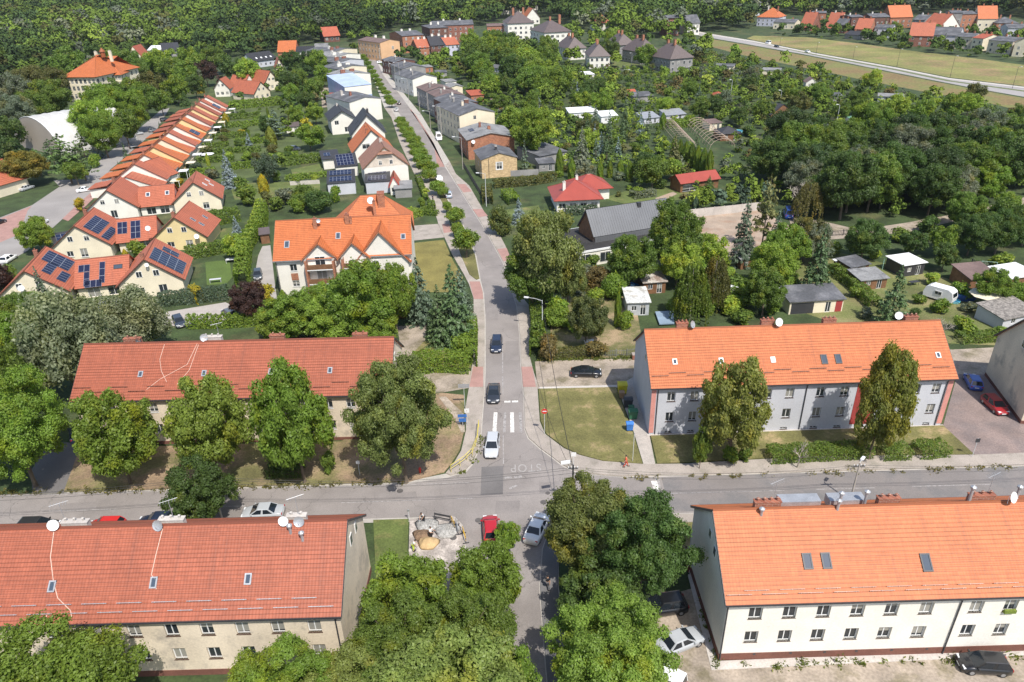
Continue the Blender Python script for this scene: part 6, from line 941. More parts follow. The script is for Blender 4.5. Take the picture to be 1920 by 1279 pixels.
for l, A, B, ze, zr, d, w, r, ax in (('grey metal garage with a patched white roof in the plots', (1176, 592), (1216, 591), 2.5, 2.9, 5.2, M('galvanised_wall', (.42, .44, .46), .6, .12, .6, 9, .1), M('pale_sheet', (.62, .62, .6), .6, .15, .5, 4, .2, dirt=(.4, .38, .34), dscale=.6), 'shed'),
        ('wooden hut with a half brown half pale roof beside the birches', (1206, 552), (1247, 549), 2.3, 2.8, 6, WOOD, M('mixed_sheet', (.3, .22, .18), .7, .2, .4, 4, .2, dirt=(.5, .47, .43), dscale=.25, dthr=.5), 'shed'), ('hut with a dark grey roof, cream wall and a red door', (1478, 590), (1578, 584), 2.4, 3., 5, CREAMW, FELT, 'shed'), ('low shed with a light grey roof behind the hedge', (1611, 545), (1660, 540), 2., 2.4, 4, WOOD, FELTL, 'shed'),
        ('low shed with a blue grey roof behind the light grey one', (1592, 520), (1626, 513), 2., 2.4, 3.6, WOOD, FELT, 'shed'), ('white roofed open shelter with garden chairs beneath', (1690, 520), (1730, 514), 2.4, 2.5, 4.5, DARK, WHITEM, 'shed'), ('hut with a mossy brown roof near the slide', (1815, 545), (1866, 540), 2.2, 3., 5, WOOD, BRN_FELT, 'shed'), ('white flat roof at the right edge of the gardens', (1884, 545), (1940, 536), 2.3, 2.5, 5, WOOD, WHITEM, 'shed'),
        ('grey stone covered shed roof at the right edge', (1876, 620), (1940, 606), 2., 2.6, 5, GREYW, M('stone_roof', (.22, .2, .18), .9, .4, 2, 9, .3), 'shed'), ('pale little shed roof left of the big spruce', (1388, 506), (1420, 502), 2.1, 2.5, 3.2, WOOD, FELTL, 'shed'), ('tiny white roofed box by the bean hedge', (1570, 506), (1584, 504), 1.4, 1.5, 1.4, WOOD, WHITEM, 'shed'),
        ('white cottage with a dark brown roof and small windows in the allotments', (1643, 256), (1690, 258), 3., 5.8, 7, WHITEW, R_BRN, 'x'), ('summer house with a dark pointed roof and brown veranda', (1444, 228), (1485, 222), 2.4, 5.6, 7, WOOD, R_DRK, 'y'), ('pale corrugated roof shed below the white cottage', (1598, 274), (1630, 272), 2., 2.3, 5, GREYW, ZINC, 'shed'), ('long white greenhouse roof left among the trees', (1068, 225), (1120, 222), 2.6, 3.4, 6, WHITEM, WHITEM, 'shed'),
        ('white greenhouse with slatted front right of the tall spruce', (1127, 232), (1157, 230), 2.6, 3.4, 6, WHITEM, WHITEM, 'shed'), ('grey long greenhouse roof left of a cypress', (1207, 233), (1236, 230), 2., 3., 6, GREYW, ZINC, 'shed'), ('grey long greenhouse roof right of the same cypress', (1249, 227), (1285, 224), 2., 3., 6, GREYW, ZINC, 'shed'), ('small cream hut with a brown flat roof beside the greenhouse frames', (1330, 245), (1352, 243), 2.4, 2.8, 5, CREAMW, BRN_FELT, 'shed'),
        ('black pyramid roofed gazebo beside the greenhouse frames', (1350, 265), (1388, 263), 2.2, 4., 6.5, WOOD, R_DRK, 'hip'), ('blue grey house with a slate roof in the trees', (942, 150), (965, 146), 5.5, 6.5, 12, LIL, FELT, 'y'), ('dark grey garage block beside the street houses', (1012, 312), (1062, 302), 3., 3.6, 12, GREYD, FELT, 'shed'), ('lower dark carport before the grey garage block', (1011, 322), (1040, 320), 2.3, 2.6, 5, GREYD, FELT, 'shed'),
        ('red allotment hut near the right edge', (1816, 240), (1862, 239), 2.6, 3.4, 6, M('red_boards', (.3, .05, .045), .8), BRN_FELT, 'x'), ('white hut right of the red allotment hut', (1858, 236), (1876, 235), 2.2, 2.5, 4, WHITEW, WHITEM, 'shed'), ('small red roofed hut in the middle allotments', (1341, 190), (1358, 189), 2.2, 3.4, 5, WOOD, R_RED, 'hip'), ('red brown hut behind the tall conifers', (1174, 184), (1192, 183), 2.2, 3.2, 5, M('red_boards', (.3, .05, .045), .8), R_RED, 'x'),
        ('grey roofed hut right of the red brown one', (1188, 192), (1224, 190), 2.3, 3., 7, GREYD, FELT, 'shed'), ('pale roofed hut in the upper allotments', (1428, 140), (1462, 141), 2.2, 2.6, 6, CREAMW, FELTL, 'shed'), ('hut with a cream wall under a grey roof in the upper allotments', (1340, 133), (1374, 134), 2.4, 3., 6, CREAMW, FELT, 'shed'), ('white hut with a pointed brown roof in the upper allotments', (1510, 165), (1532, 165), 2.4, 4.2, 6, WHITEW, BRN_FELT, 'y'),
        ('grey flat hut beyond the white pointed one', (1550, 190), (1577, 190), 2.2, 2.6, 5, GREYD, FELT, 'shed'), ('long pale roof at the edge of the tan field', (1645, 190), (1692, 192), 2., 2.4, 5, GREYW, FELTL, 'shed'), ('white wall hut with blue door beside the garden lane', (1549, 254), (1566, 254), 2.6, 2.8, 4, WHITEW, FELT, 'shed'), ('small green roofed box near the lane lamp', (1596, 236), (1612, 235), 2.2, 2.4, 4, WHITEW, M('green_sheet', (.15, .3, .22), .6), 'shed'),
        ('cream hut on the edge of the villas', (1345, 132), (1362, 131), 2.6, 3.2, 6, CREAMW, FELTL, 'x') if False else ('green sheet roof cut by the right edge of the gardens', (1900, 268), (1940, 268), 2.2, 2.6, 5, GREYW, M('green_sheet', (.15, .3, .22), .6), 'shed'), ('white flat building right of the clipped lawn', (1098, 152), (1114, 151), 3, 3.4, 8, WHITEW, WHITEM, 'shed'), ('garage with a red tiled roof behind the left gardens', (660, 210), (676, 210), 2.5, 3.4, 6, BRICKO, R_RED, 'x') if False else ('long dark roofed shed with white lattice front beside the garden tree', (538, 250), (562, 248), 2.2, 2.8, 5, WHITEW, R_BRN, 'shed'),
        ('flat roofed white garage behind the white gabled tenement', (836, 165), (856, 163), 2.8, 3.1, 7, WHITEW, FELTL, 'shed'), ('brick shed with a pale roof behind the far sooty tenement', (790, 137), (812, 135), 2.8, 3.2, 7, BRICKO, FELTL, 'shed'), ('black flat shed behind the beige gable', (818, 146), (838, 145), 2.6, 3., 6, GREYD, FELT, 'shed'), ('red roofed shed behind the cream tenement', (884, 192), (908, 190), 2.8, 3.8, 8, BRICKO, R_RED, 'shed'), ('brown hut beside the spruce behind the cream tenement', (930, 206), (950, 204), 2.6, 3.4, 6, WOOD, BRN_FELT, 'shed'),
        ('slatted timber shelter with stacked logs at the driveway end', (491, 458), (507, 456), 2.2, 2.5, 3.5, WOOD, R_BRN, 'shed')):
    LL = (P(*A) - P(*B)).length; hh = House('garden_hut' if LL < 12 else 'garden_building', l, A, B, ze, zr, d, w, r, ax, over=.3, wins={'F': [(LL * .3, .9, .9, .9), (LL * .72, .05, .95, 1.95)]} if LL > 3 and ze > 1.9 else {}, cat='hut', reveal=.08)
    if 'red door' in l: part_box(hh, 'door', REDW, LL * .86, LL * .98, -.03, -.002, .05, 2.1); part_box(hh, 'open_bay', DARK, .3, LL * .45, -.03, -.002, .05, 2.1)
# bare greenhouse hoops
for (A, B, C, lab) in (((1262, 268), (1308, 282), (1232, 232), 'left bare arched greenhouse frame of pale timber'), ((1330, 280), (1378, 278), (1285, 238), 'right bare arched greenhouse frame of pale timber')):
    a, b, c = P(*A), P(*B), P(*C); w = (b - a).length; d = (b - a).normalized(); bk = (c - a).length; root = empty('greenhouse_frame', tuple(a), math.atan2(d.y, d.x), lab, 'greenhouse frame', 'greenhouse frames'); mb = MB(); nb = 12; dirb = Vector(((c - a).dot(d), (c - a).dot(Vector((-d.y, d.x, 0))), 0)).normalized()
    for i in range(nb): o_ = dirb * (bk * i / (nb - 1)); mb.tube([o_ + Vector((w / 2 - w / 2 * math.cos(t), 0, 3.2 * math.sin(t))) for t in [math.pi * k / 8 for k in range(9)]], .07, 4)
    mb.build('hoop', M('pale_timber', (.5, .38, .3), .8), root); mb = MB()
    for k in range(1, 8): t = math.pi * k / 8; q = Vector((w / 2 - w / 2 * math.cos(t), 0, 3.2 * math.sin(t) + .05)); mb.tube([q, q + dirb * bk], .05, 4)
    mb.build('rail', MATS['pale_timber'], root); EXCL.append([tuple(P(*q).xy) for q in ((A[0] - 8, A[1] + 16), (B[0] + 8, B[1] + 16), (B[0] + C[0] - A[0] + 6, C[1]), (C[0] - 6, C[1]))])
# ================================================================= CARS
G1 = 'cars on the main street'; G2 = 'cars parked along the left road'
car('wagon', (933, 634), (930, 669), NAV, 'dark blue car driving towards the junction, farther of the two dark ones', G1)
car('coupe', (927, 722), (925, 765), (.03, .035, .045), 'dark grey low car waiting just above the zebra crossing', G1)
car('wagon', (926, 816), (920, 869), (.5, .52, .55), 'silver estate car between the zebra crossing and the junction', G1)
car('coupe', (1067, 703), (1131, 704), BLK, 'black saloon parked on the sandy lane beside the corner lawn', 'cars parked by the junction')
car('hatch', (922, 1018), (919, 979), (.45, .02, .03), 'red hatchback in the lower street beside the road works', 'cars at the lower street')
car('sedan', (993, 1026), (1020, 968), WHT, 'white saloon turning out of the lower street', 'cars at the lower street')
car('hatch', (1833, 741), (1812, 702), (.03, .09, .4), 'bright blue estate car parked against the beige gable wall', 'cars in the paved court')
car('hatch', (1847, 751), (1880, 781), (.3, .015, .02), 'dark red car parked nose out in the paved court', 'cars in the paved court')
car('hatch', (1885, 1256), (1797, 1250), BLK, 'black hatchback parked below the white house', 'cars behind the white house')
car('sedan', (1236, 1226), (1308, 1196), SIL, 'silver saloon parked beside the gable of the white house', 'cars behind the white house')
car('suv', (1262, 1142), (1222, 1148), BLK, 'black car mostly hidden under the big dark tree', 'cars behind the white house')
car('van', (1262, 1300), (1190, 1262), WHT, 'white vehicle cut by the bottom edge', 'cars behind the white house')
car('sedan', (534, 965), (455, 969), SIL, 'silver saloon parked on the cross road behind the ridge', 'cars parked on the cross road')
car('suv', (340, 986), (258, 989), NAV, 'dark blue car parked behind the chimney with the grey dish', 'cars parked on the cross road')
car('hatch', (230, 993), (172, 994), (.55, .03, .03), 'red car parked behind the roof with dishes', 'cars parked on the cross road')
car('suv', (38, 998), (112, 996), (.03, .03, .033), 'black car with a roof rack behind the left roof', 'cars parked on the cross road')
car('hatch', (148, 838), (143, 800), NAV, 'dark blue car in the shade beside the beige house', 'cars parked by the junction')
car('hatch', (331, 598), (343, 619), (.04, .05, .07), 'dark car parked on the paler court behind the silvery willow', 'cars in the left courts')
car('hatch', (436, 597), (425, 588), GRY, 'grey car half hidden by the purple bush', 'cars in the left courts')
car('hatch', (484, 510), (484, 530), (.05, .06, .07), 'dark hatchback on the driveway of the orange apartment house', 'cars in the left courts')
car('hatch', (196, 571), (196, 592), (.35, .37, .4), 'pale grey car glimpsed between the willow crowns', 'cars in the left courts')
car('hatch', (224, 573), (240, 583), SIL, 'silver car glimpsed right of the pale grey one', 'cars in the left courts')
car('sedan', (149, 361), (172, 357), WHT, 'white car driving on the left road below the terrace', G2)
car('hatch', (5, 497), (30, 482), WHT, 'white car parked at the left road by the front stepped house', G2)
car('sedan', (60, 430), (92, 414), WHT, 'white car under the round bush beside the left road', G2)
car('sedan', (-18, 426), (8, 416), BLK, 'black car cut by the left edge', G2)
car('sedan', (38, 360), (62, 352), SIL, 'pale car beside the red roof at the left edge', G2)
for i, (x, y, c_) in enumerate(((254, 278, BLK), (258, 253, SIL), (289, 247, GRY), (310, 227, BLK), (700 - 388, 226, BLK))[:4]): car('hatch', (x - 7, y + 1), (x + 8, y - 1), c_, ['black car parked at the foot of the terrace', 'silver car parked across from the terrace', 'grey car parked beside the panel roofed garage', 'black car farthest up the left road'][i], G2)
car('hatch', (843, 376), (840, 362), (.4, .47, .55), 'pale blue car parked between the street trees', 'cars parked on the upper street')
car('hatch', (826, 343), (820, 334), WHT, 'white car parked behind the globe trees', 'cars parked on the upper street')
car('hatch', (745, 212), (741, 205), SIL, 'silver car parked in the gap of the tree row', 'cars parked on the upper street')
car('hatch', (750, 199), (746, 192), BLK, 'black car driving on the upper street', 'cars parked on the upper street')
car('hatch', (706, 119), (718, 118), WHT, 'white car beside the salmon corner house', 'cars parked on the upper street')
car('van', (818, 252), (828, 272), WHT, 'white camper van parked beside the cream tenement', 'cars parked on the upper street')
car('van', (1448, 84), (1432, 81), WHT, 'white van driving on the road across the fields', 'vehicles on the field road')
car('hatch', (1450, 88), (1462, 90), BLK, 'dark car on the field road ahead of the white van', 'vehicles on the field road')
car('sedan', (1508, 97), (1520, 100), WHT, 'first white car on the field road right of the van', 'vehicles on the field road')
car('van', (1480, 414), (1475, 398), (.02, .07, .3), 'dark blue van parked under the dead birch', 'cars in the gardens')
car('hatch', (545, 281), (560, 282), GRY, 'grey car under the garden trees left of the solar panel hut', 'cars in the left courts')
# ================================================================= CARAVAN, GARDEN THINGS
p = P(1760, 562); root = empty('caravan', (p.x, p.y, .0), rad(-52), 'white caravan parked on the grass of the garden plots', 'caravan'); mb = MB(); prof = [(-2.4, .4), (-2.5, 1.3), (-2.2, 2.2), (-1.6, 2.55), (1.5, 2.6), (2.2, 2.2), (2.5, 1.2), (2.4, .4)]; mb.loft([[(x, y, z) for x, z in prof] for y in (-1.05, 1.05)]); mb.build('body', WHITEM, root)
for y in (-1.06, 1.06): fm, pm, sm, qm, _ = winmesh(1.2, .7, 0); obj('window', qm, root, (0, y, 1.3), 0 if y < 0 else math.pi)
mb = MB(); mb.obox((2.37, 0, 1.65), (.03, 0, 0), (0, .8, 0), (-.08, 0, .35)); mb.build('window', CG, root); [obj('wheel', CARS['hatch']['wheel'][0], root, (0, y, .32)) for y in (-.9, .9)]; mb = MB(); mb.tube([(2.4, -.6, .45), (3.4, 0, .45), (2.4, .6, .45)], .05, 5); mb.build('drawbar', DARK, root)
def pool(px, r, lab, col, hh=1.1, z=0): p = P(*px); root = empty('garden_pool', (p.x, p.y, z), 0, lab, 'pool'); mb = MB(); n = 20; c = lambda rr, zz: [(rr * math.cos(2 * math.pi * i / n), rr * math.sin(2 * math.pi * i / n), zz) for i in range(n)]; mb.loft([c(r, 0), c(r * 1.02, hh), c(r * .96, hh), c(r * .95, hh * .7)]); mb.build('wall', M('pool_wall_' + lab[:4], col, .5), root); w = MB(); w.face(c(r * .955, hh * .8)); w.build('water', glass('pool_water', (.05, .25, .4), .05), root)
pool((1802, 556), 2.3, 'round dark blue garden pool between caravan and parasol', (.03, .08, .25)); pool((1788, 566), 1., 'small turquoise paddling pool beside the caravan', (.15, .5, .6), .35); pool((1385, 248), 1.4, 'light blue round pool beside the black gazebo', (.2, .5, .6), .6); pool((1178, 545), 2., 'blue covered pool between the trees and the wooden hut', (.03, .16, .5), .9); pool((1878, 515), 1.1, 'blue shell pool at the end of the slide', (.05, .2, .5), .3); pool((1188, 173), 2.2, 'light blue pool in the upper allotments', (.2, .45, .65), .6)
def parasol(px, r, lab, m=None, hh=2.4): p = P(*px); root = empty('garden_parasol', (p.x, p.y, 0), .3, lab, 'parasol'); mb = MB(); n = 8; mb.loft([[(r * math.cos(2 * math.pi * i / n), r * math.sin(2 * math.pi * i / n), hh - .45) for i in range(n)], [(.05 * math.cos(2 * math.pi * i / n), .05 * math.sin(2 * math.pi * i / n), hh) for i in range(n)]]); mb.build('canopy', m or CREAMW, root); q = MB(); q.tube([(0, 0, 0), (0, 0, hh)], .035, 6); q.build('pole', PVC, root)
parasol((1845, 575), 2.9, 'large cream parasol roof over a garden terrace', None, 2.8); parasol((1366, 560), 1.9, 'white round canopy in the shrubs', WHITEM); parasol((1174, 138), 2.2, 'white garden parasol before the villas', WHITEM); parasol((391, 300), 2.2, 'white party tent in the terrace gardens', WHITEM); parasol((190 + 245, 345), 1.7, 'white and blue sunshade by the blue spruce', M('blue_canvas', (.35, .42, .6), .8))
# slide, swings
p = P(1830, 515); root = empty('playground_slide', tuple(p), rad(-60), 'blue plastic slide on a small wooden tower at the garden fence', 'slide'); mb = MB(); mb.obox((1.6, 0, .95), (1.5, 0, -.85), (0, .3, 0), (.03, 0, .04)); mb.obox((1.6, .3, 1.05), (1.5, 0, -.85), (0, .03, 0), (.03, 0, .1)); mb.obox((1.6, -.3, 1.05), (1.5, 0, -.85), (0, .03, 0), (.03, 0, .1)); mb.build('chute', M('blue_plastic', (.03, .2, .6), .4), root); mb = MB(); [mb.box(x, x + .1, y, y + .1, 0, 2.4) for x in (-.8, 0) for y in (-.4, .3)]; mb.box(-.8, .1, -.4, .4, 1.7, 1.8); mb.build('tower', WOOD, root)
for (x, y, lab, c_) in ((1850, 510, 'green swing frame with seats right of the slide', 'green_tube'), (1668, 505, 'pale green swing frame behind the white shelter', 'pale_tube')):
    p = P(x, y); root = empty('swing_frame', tuple(p), rad(-20), lab, 'swing'); mb = MB(); [mb.tube([(sx * 1.4, -.8, 0), (sx * 1.3, 0, 2.1), (sx * 1.4, .8, 0)], .04, 5) for sx in (-1, 1)]; mb.tube([(-1.3, 0, 2.1), (1.3, 0, 2.1)], .04, 5); mb.build('frame', M(c_, (.3, .5, .4), .5), root)
    for sx in (-.5, .5): mb = MB(); mb.tube([(sx - .2, 0, 2.1), (sx - .2, 0, .5), (sx + .2, 0, .5), (sx + .2, 0, 2.1)], .015, 4); mb.box(sx - .2, sx + .2, -.1, .1, .47, .5); mb.build('seat', BUMP, root)
# clothes / rug frames and tables
def table(px, lab, w=1.6, d=.8, m=None): p = P(*px); root = empty('garden_table', (p.x, p.y, .04), .2, lab, 'table'); mb = MB(); mb.box(-w / 2, w / 2, -d / 2, d / 2, .7, .75); mb.build('tabletop', m or WHITEM, root); [(lambda q: q.build('leg', m or WHITEM, root))((lambda q: (q.box(x, x + .06, y, y + .06, 0, .7), q)[1])(MB())) for x in (-w / 2 + .05, w / 2 - .12) for y in (-d / 2 + .05, d / 2 - .12)]
table((1105, 647), 'small white table in the shaded garden corner'); table((433, 492), 'white garden table on the patio under the light green tree', 1.8, 1.2); table((405, 530), 'grey garden bench table on the green lawn', 2.2, .7, GREYW); table((1712, 535), 'table with chairs under the white roofed shelter', 1.8, .9, DARK); table((1310, 362), 'white table inside the open red roofed pavilion', 2.4, 1.)
# ================================================================= BINS
def bin_(a, col, lab, w=1.2, d=1., hh=1.25, lid=None, rz=0., zb=.05):
    p = P(*a); root = empty('waste_bin', (p.x, p.y, zb), rz, lab, 'waste bin', 'waste bins on the corner lawn'); mb = MB(); mb.loft([[(-w * .42, -d * .38, .15), (w * .42, -d * .38, .15), (w * .42, d * .38, .15), (-w * .42, d * .38, .15)], [(-w / 2, -d / 2, hh), (w / 2, -d / 2, hh), (w / 2, d / 2, hh), (-w / 2, d / 2, hh)]]); mb.build('body', M('bin_' + lab[:5], col, .5), root)
    l = MB(); pr = [(-d / 2 - .03, hh), (-d / 2, hh + .1), (-d * .1, hh + .22), (d * .4, hh + .14), (d / 2 + .03, hh)]; l.loft([[(x, y, z) for y, z in pr] for x in (-w / 2 - .03, w / 2 + .03)]); l.build('lid', M('lid_' + lab[:5], lid or col, .5), root)
    for x in (-w * .35, w * .35):
        for y in (-d * .3, d * .3): q = MB(); q.tube([(x - .03, y, .09), (x + .03, y, .09)], .09, 8); q.build('wheel', TYRE, root)
bin_((1166, 738), (.55, .5, .03), 'yellow recycling container nearest the sandy lane', 1.3, 1.3, 1.5, zb=.13); bin_((1177, 763), (.04, .045, .055), 'black waste container below the yellow one', zb=.06); bin_((1186, 785), (.03, .14, .07), 'green waste container between the black and the blue one', zb=.06); bin_((1180, 808), (.05, .2, .6), 'blue waste container lowest of the row on the lawn', .9, .8, 1.1, zb=.13); bin_((1183, 775), (.03, .12, .06), 'second green container half behind the first', .7, .8, 1.0, zb=.06)
bin_((1165, 748), (.3, .2, .12), 'brown waste bin tucked below the yellow container', .7, .8, 1., zb=.13)
# ================================================================= POLES, LAMPS, SIGNS, WIRES
POLEC = M('concrete_pole', (.42, .38, .34), .9, .1, 1, 9, .1); POLEM = M('galvanised_pole', (.6, .61, .62), .5, .05, 1, 9, .05); WIRE = M('black_cable', (.03, .03, .03), .6)
TOPS = {}
def lamp(px, yt, lab, arm=(0, 0), mat=None, r=.12, name='street_lamp', group='street lamps', head=True):
    b = P(*px); hh = hgt(*px, yt); root = empty(name, tuple(b), 0, lab, 'street lamp' if head else 'utility pole', group if head else 'utility poles'); mb = MB(); mb.tube([(0, 0, 0), (0, 0, hh)], [r, r * .6], 8); mb.build('pole', mat or POLEC, root); TOPS[lab] = b + Vector((0, 0, hh))
    if head:
        e = Vector((arm[0], arm[1], 0)); q = MB(); q.tube([(0, 0, hh - .1), tuple(e * .5 + Vector((0, 0, hh + .15))), tuple(e + Vector((0, 0, hh + .2)))], .04, 5); q.build('arm', POLEM, root)
        l = MB(); d = e.normalized() if e.length > .1 else Vector((1, 0, 0)); l.obox(e + d * .3 + Vector((0, 0, hh + .2)), d * .38, Vector((-d.y, d.x, 0)) * .15, Vector((0, 0, .08))); l.build('lamp_head', WHITEM, root); g_ = MB(); g_.obox(e + d * .3 + Vector((0, 0, hh + .105)), d * .3, Vector((-d.y, d.x, 0)) * .12, Vector((0, 0, .012))); g_.build('diffuser', LAMPW, root)
    return root, b, hh
def xbar(root, hh, w=1.3): mb = MB(); mb.box(-w / 2, w / 2, -.05, .05, hh - .5, hh - .4); mb.build('crossarm', DARK, root); [(lambda q: (q.tube([(x, 0, hh - .4), (x, 0, hh - .2)], .05, 6), q.build('insulator', WHITEM, root)))(MB()) for x in (-w * .45, -w * .15, w * .15, w * .45)]
r_, b1, h1 = lamp((1073, 958), 872, 'dark utility pole with equipment at the corner of the junction', mat=DARK, r=.15, head=False); xbar(r_, h1, 1.1); mb = MB(); mb.box(-.3, .3, -.35, .1, h1 * .35, h1 * .35 + .7); mb.build('switch_box', DARK, r_); mb = MB(); mb.obox((-.8, .3, h1 + .15), (.5, .1, 0), (0, .2, 0), (0, 0, .1)); mb.build('lamp_head', WHITEM, r_)
r_, b2, h2 = lamp((1594, 940), 868, 'leaning concrete lamp pole beside the cross road on the right', (.3, .3)); xbar(r_, h2)
r_, b3, h3 = lamp((417, 975), 890, 'concrete lamp pole in front of the small dense tree', (-.2, .6)); xbar(r_, h3, .9)
r_, b4, h4 = lamp((1017, 622), 563, 'white lamp pole with a long arm beside the upper street hedge', (-2.3, .8), POLEM, .09)
lamp((912, 387), 326, 'white lamp pole in the hedge of the yellow brick house', (-1.6, .3), POLEM, .09)
for i, (x, y, yt) in enumerate(((868, 318, 258), (829, 262, 200), (808, 247, 209), (788, 216, 172), (767, 192, 148), (752, 172, 118), (743, 160, 120), (732, 148, 115))): lamp((x, y), yt, ORD[i] + ' lamp pole along the right row of tenements', (-2, .4), POLEC, .1, group='lamp poles along the tenements')
for x, y, yt, l in ((708, 108, 88, 'first thin pole at the far end of the street'), (697, 106, 86, 'second thin pole at the far end of the street'), (713, 116, 92, 'third thin pole at the far end of the street')): lamp((x, y), yt, l, (0.1, 0), POLEM, .1)
for x, y, yt, l in ((1567, 240, 197, 'lamp pole beside the garden lane'), (1461, 205, 170, 'lamp pole behind the pointed summer house'), (1370, 180, 150, 'lamp pole in the middle allotments'), (1184, 126, 100, 'white lamp pole before the dark grey villas'), (1138, 112, 86, 'white lamp pole right of the front white villa')): lamp((x, y), yt, l, (-.6, 0), POLEM, .1)
for i, (x, y, yt) in enumerate(((1462, 86, 72), (1530, 102, 80), (1599, 112, 88), (1681, 127, 92), (1781, 146, 105), (1898, 166, 125))): lamp((x, y), yt, ['first', 'second', 'third', 'fourth', 'fifth', 'sixth'][i] + ' dark lamp post from the left along the field road', (0.1, -1.4), DARK, .09, group='lamp posts along the field road')
lamp((770, 985), 955, 'thin grey street sign pole beside the road works', (0.05, 0), POLEM, .05, name='lamp_pole') if False else None
def wire(a, b, lab, sag=.8, r=.022, group='overhead cables'):
    a, b = Vector(a), Vector(b); mb = MB(); n = 14; mb.tube([a.lerp(b, i / n) - Vector((0, 0, sag * 4 * (i / n) * (1 - i / n))) for i in range(n + 1)], r, 4, False); return tag(mb.build('overhead_cable', WIRE), lab, 'cable', group)
t1 = b1 + Vector((0, 0, h1)); t2 = b2 + Vector((0, 0, h2)); t3 = b3 + Vector((0, 0, h3)); t4 = b4 + Vector((0, 0, h4))
for i, dz in enumerate((-.3, -.6, -1.1)):
    wire(t1 + Vector((0, 0, dz)), t2 + Vector((0, 0, dz)), ['top', 'middle', 'lowest'][i] + ' cable between the corner pole and the right lamp pole', 1.)
    wire(t1 + Vector((0, 0, dz)), t3 + Vector((0, 0, dz)), ['top', 'middle', 'lowest'][i] + ' cable between the corner pole and the left lamp pole', 1.2)
    wire(t3 + Vector((0, 0, dz)), t3 + Vector((-42, -1.5, dz)), ['top', 'middle', 'lowest'][i] + ' cable running left from the lamp pole by the dense tree', 1.)
    wire(t2 + Vector((0, 0, dz)), t2 + Vector((40, 1.2, dz)), ['top', 'middle', 'lowest'][i] + ' cable running right from the leaning lamp pole', 1.)
wire(t1 + Vector((0, 0, -.4)), t4 + Vector((0, 0, -.6)), 'thick cable from the corner pole up to the white lamp pole', 1.3, .035); wire(t1 + Vector((-.3, 0, -.5)), P(1003, 700, 5.5), 'thin cable falling away over the corner lawn', 1.)
# signs
SR = M('sign_red', (.6, .04, .03), .5, .03); SB = M('sign_blue', (.04, .15, .45), .5, .03)
def sign(px, yt, lab, shape, mat, r=.35, name='road_sign', rz=0., back=False):
    b = P(*px); hh = hgt(*px, yt); root = empty(name, (b.x, b.y, .12), rz, lab, 'road sign'); hh -= .12; mb = MB(); mb.tube([(0, 0, 0), (0, 0, hh)], .035, 6); mb.build('post', POLEM, root); z = hh - r; p = MB()
    if shape == 'round': p.tube([(0, -.06, z), (0, -.04, z)], r, 20)
    elif shape == 'square': p.box(-r, r, -.06, -.04, z - r, z + r)
    elif shape == 'wide': p.box(-r * 2, r * 2, -.06, -.04, z - r * .8, z + r * .8)
    p.build('plate', mat, root); return root, z
r_, z = sign((1021, 815), 766, 'red no entry sign with a white bar on the corner lawn', 'round', SR, .4); mb = MB(); mb.box(-.28, .28, -.072, -.062, z - .06, z + .06); mb.build('white_bar', PVC, r_)
r_, z = sign((868, 800), 776, 'pair of blue signs on a grey post beside the left pavement', 'wide', SB, .3); mb = MB(); mb.box(-.5, .5, -.06, -.04, z - .95, z - .4); mb.build('plate', SB, r_); mb = MB(); mb.tube([(0, .3, .1), (0, .3, .9)], .22, 10); mb.build('litter_basket', DARK, r_)
r_, z = sign((877, 798), 766, 'white square sign with a small emblem above the left pavement', 'square', PVC, .32); mb = MB(); mb.tube([(0, -.072, z), (0, -.062, z)], .1, 10); mb.build('emblem', CONC, r_)
sign((872, 765), 719, 'grey backed wide street sign near the sandy lane', 'wide', ZINC, .38); sign((1075, 876), 848, 'white notice sign beside the corner pole', 'square', PVC, .3)
sign((675, 893), 864, 'small white sign on a thin post in the tree shade', 'square', PVC, .22); sign((1186, 866), 812, 'red and white banded post beside the orange clad person', 'square', ZINC, .06)
sign((1822, 858), 822, 'grey backed sign with two dark plates at the court entrance', 'square', DARK, .28); sign((768, 978), 955, 'thin grey signpost beside the road works', 'square', ZINC, .15)
# yellow guard rail at the corner
pts = [(898, 800), (895, 830), (886, 853), (871, 868), (846, 885)]; pp = [P(*q, .13) for q in pts]; root = empty('guard_rail', tuple(pp[0]), 0, 'yellow tubular guard rail around the left corner of the junction', 'railing'); YEL = M('yellow_paint', (.6, .5, .12), .5, .08); o0 = pp[0]
q = []
for a, b in zip(pp, pp[1:]): q += [a.lerp(b, i / 3) for i in range(3)]
q.append(pp[-1]); mb = MB(); mb.tube([v - o0 + Vector((0, 0, 1.05)) for v in q], .045, 6); mb.build('top_rail', YEL, root); mb = MB(); mb.tube([v - o0 + Vector((0, 0, .55)) for v in q], .04, 6); mb.build('lower_rail', YEL, root)
for v in q[::2]: mb = MB(); mb.tube([v - o0, v - o0 + Vector((0, 0, 1.05))], .045, 6); mb.build('post', YEL, root)
# small things
tag(disc('fire_hydrant', 785, 893, .01, .1, SR)) if False else None
p = P(788, 888); root = empty('fire_hydrant', (p.x, p.y, .12), 0, 'small red hydrant on the worn grass right of the tree trunk', 'hydrant'); mb = MB(); mb.tube([(0, 0, 0), (0, 0, .7)], .12, 8); mb.tube([(0, 0, .7), (0, 0, .85)], [.16, .05], 8); mb.build('body', SR, root); mb = MB(); mb.tube([(-.2, 0, .5), (.2, 0, .5)], .06, 6); mb.build('outlet', SR, root)
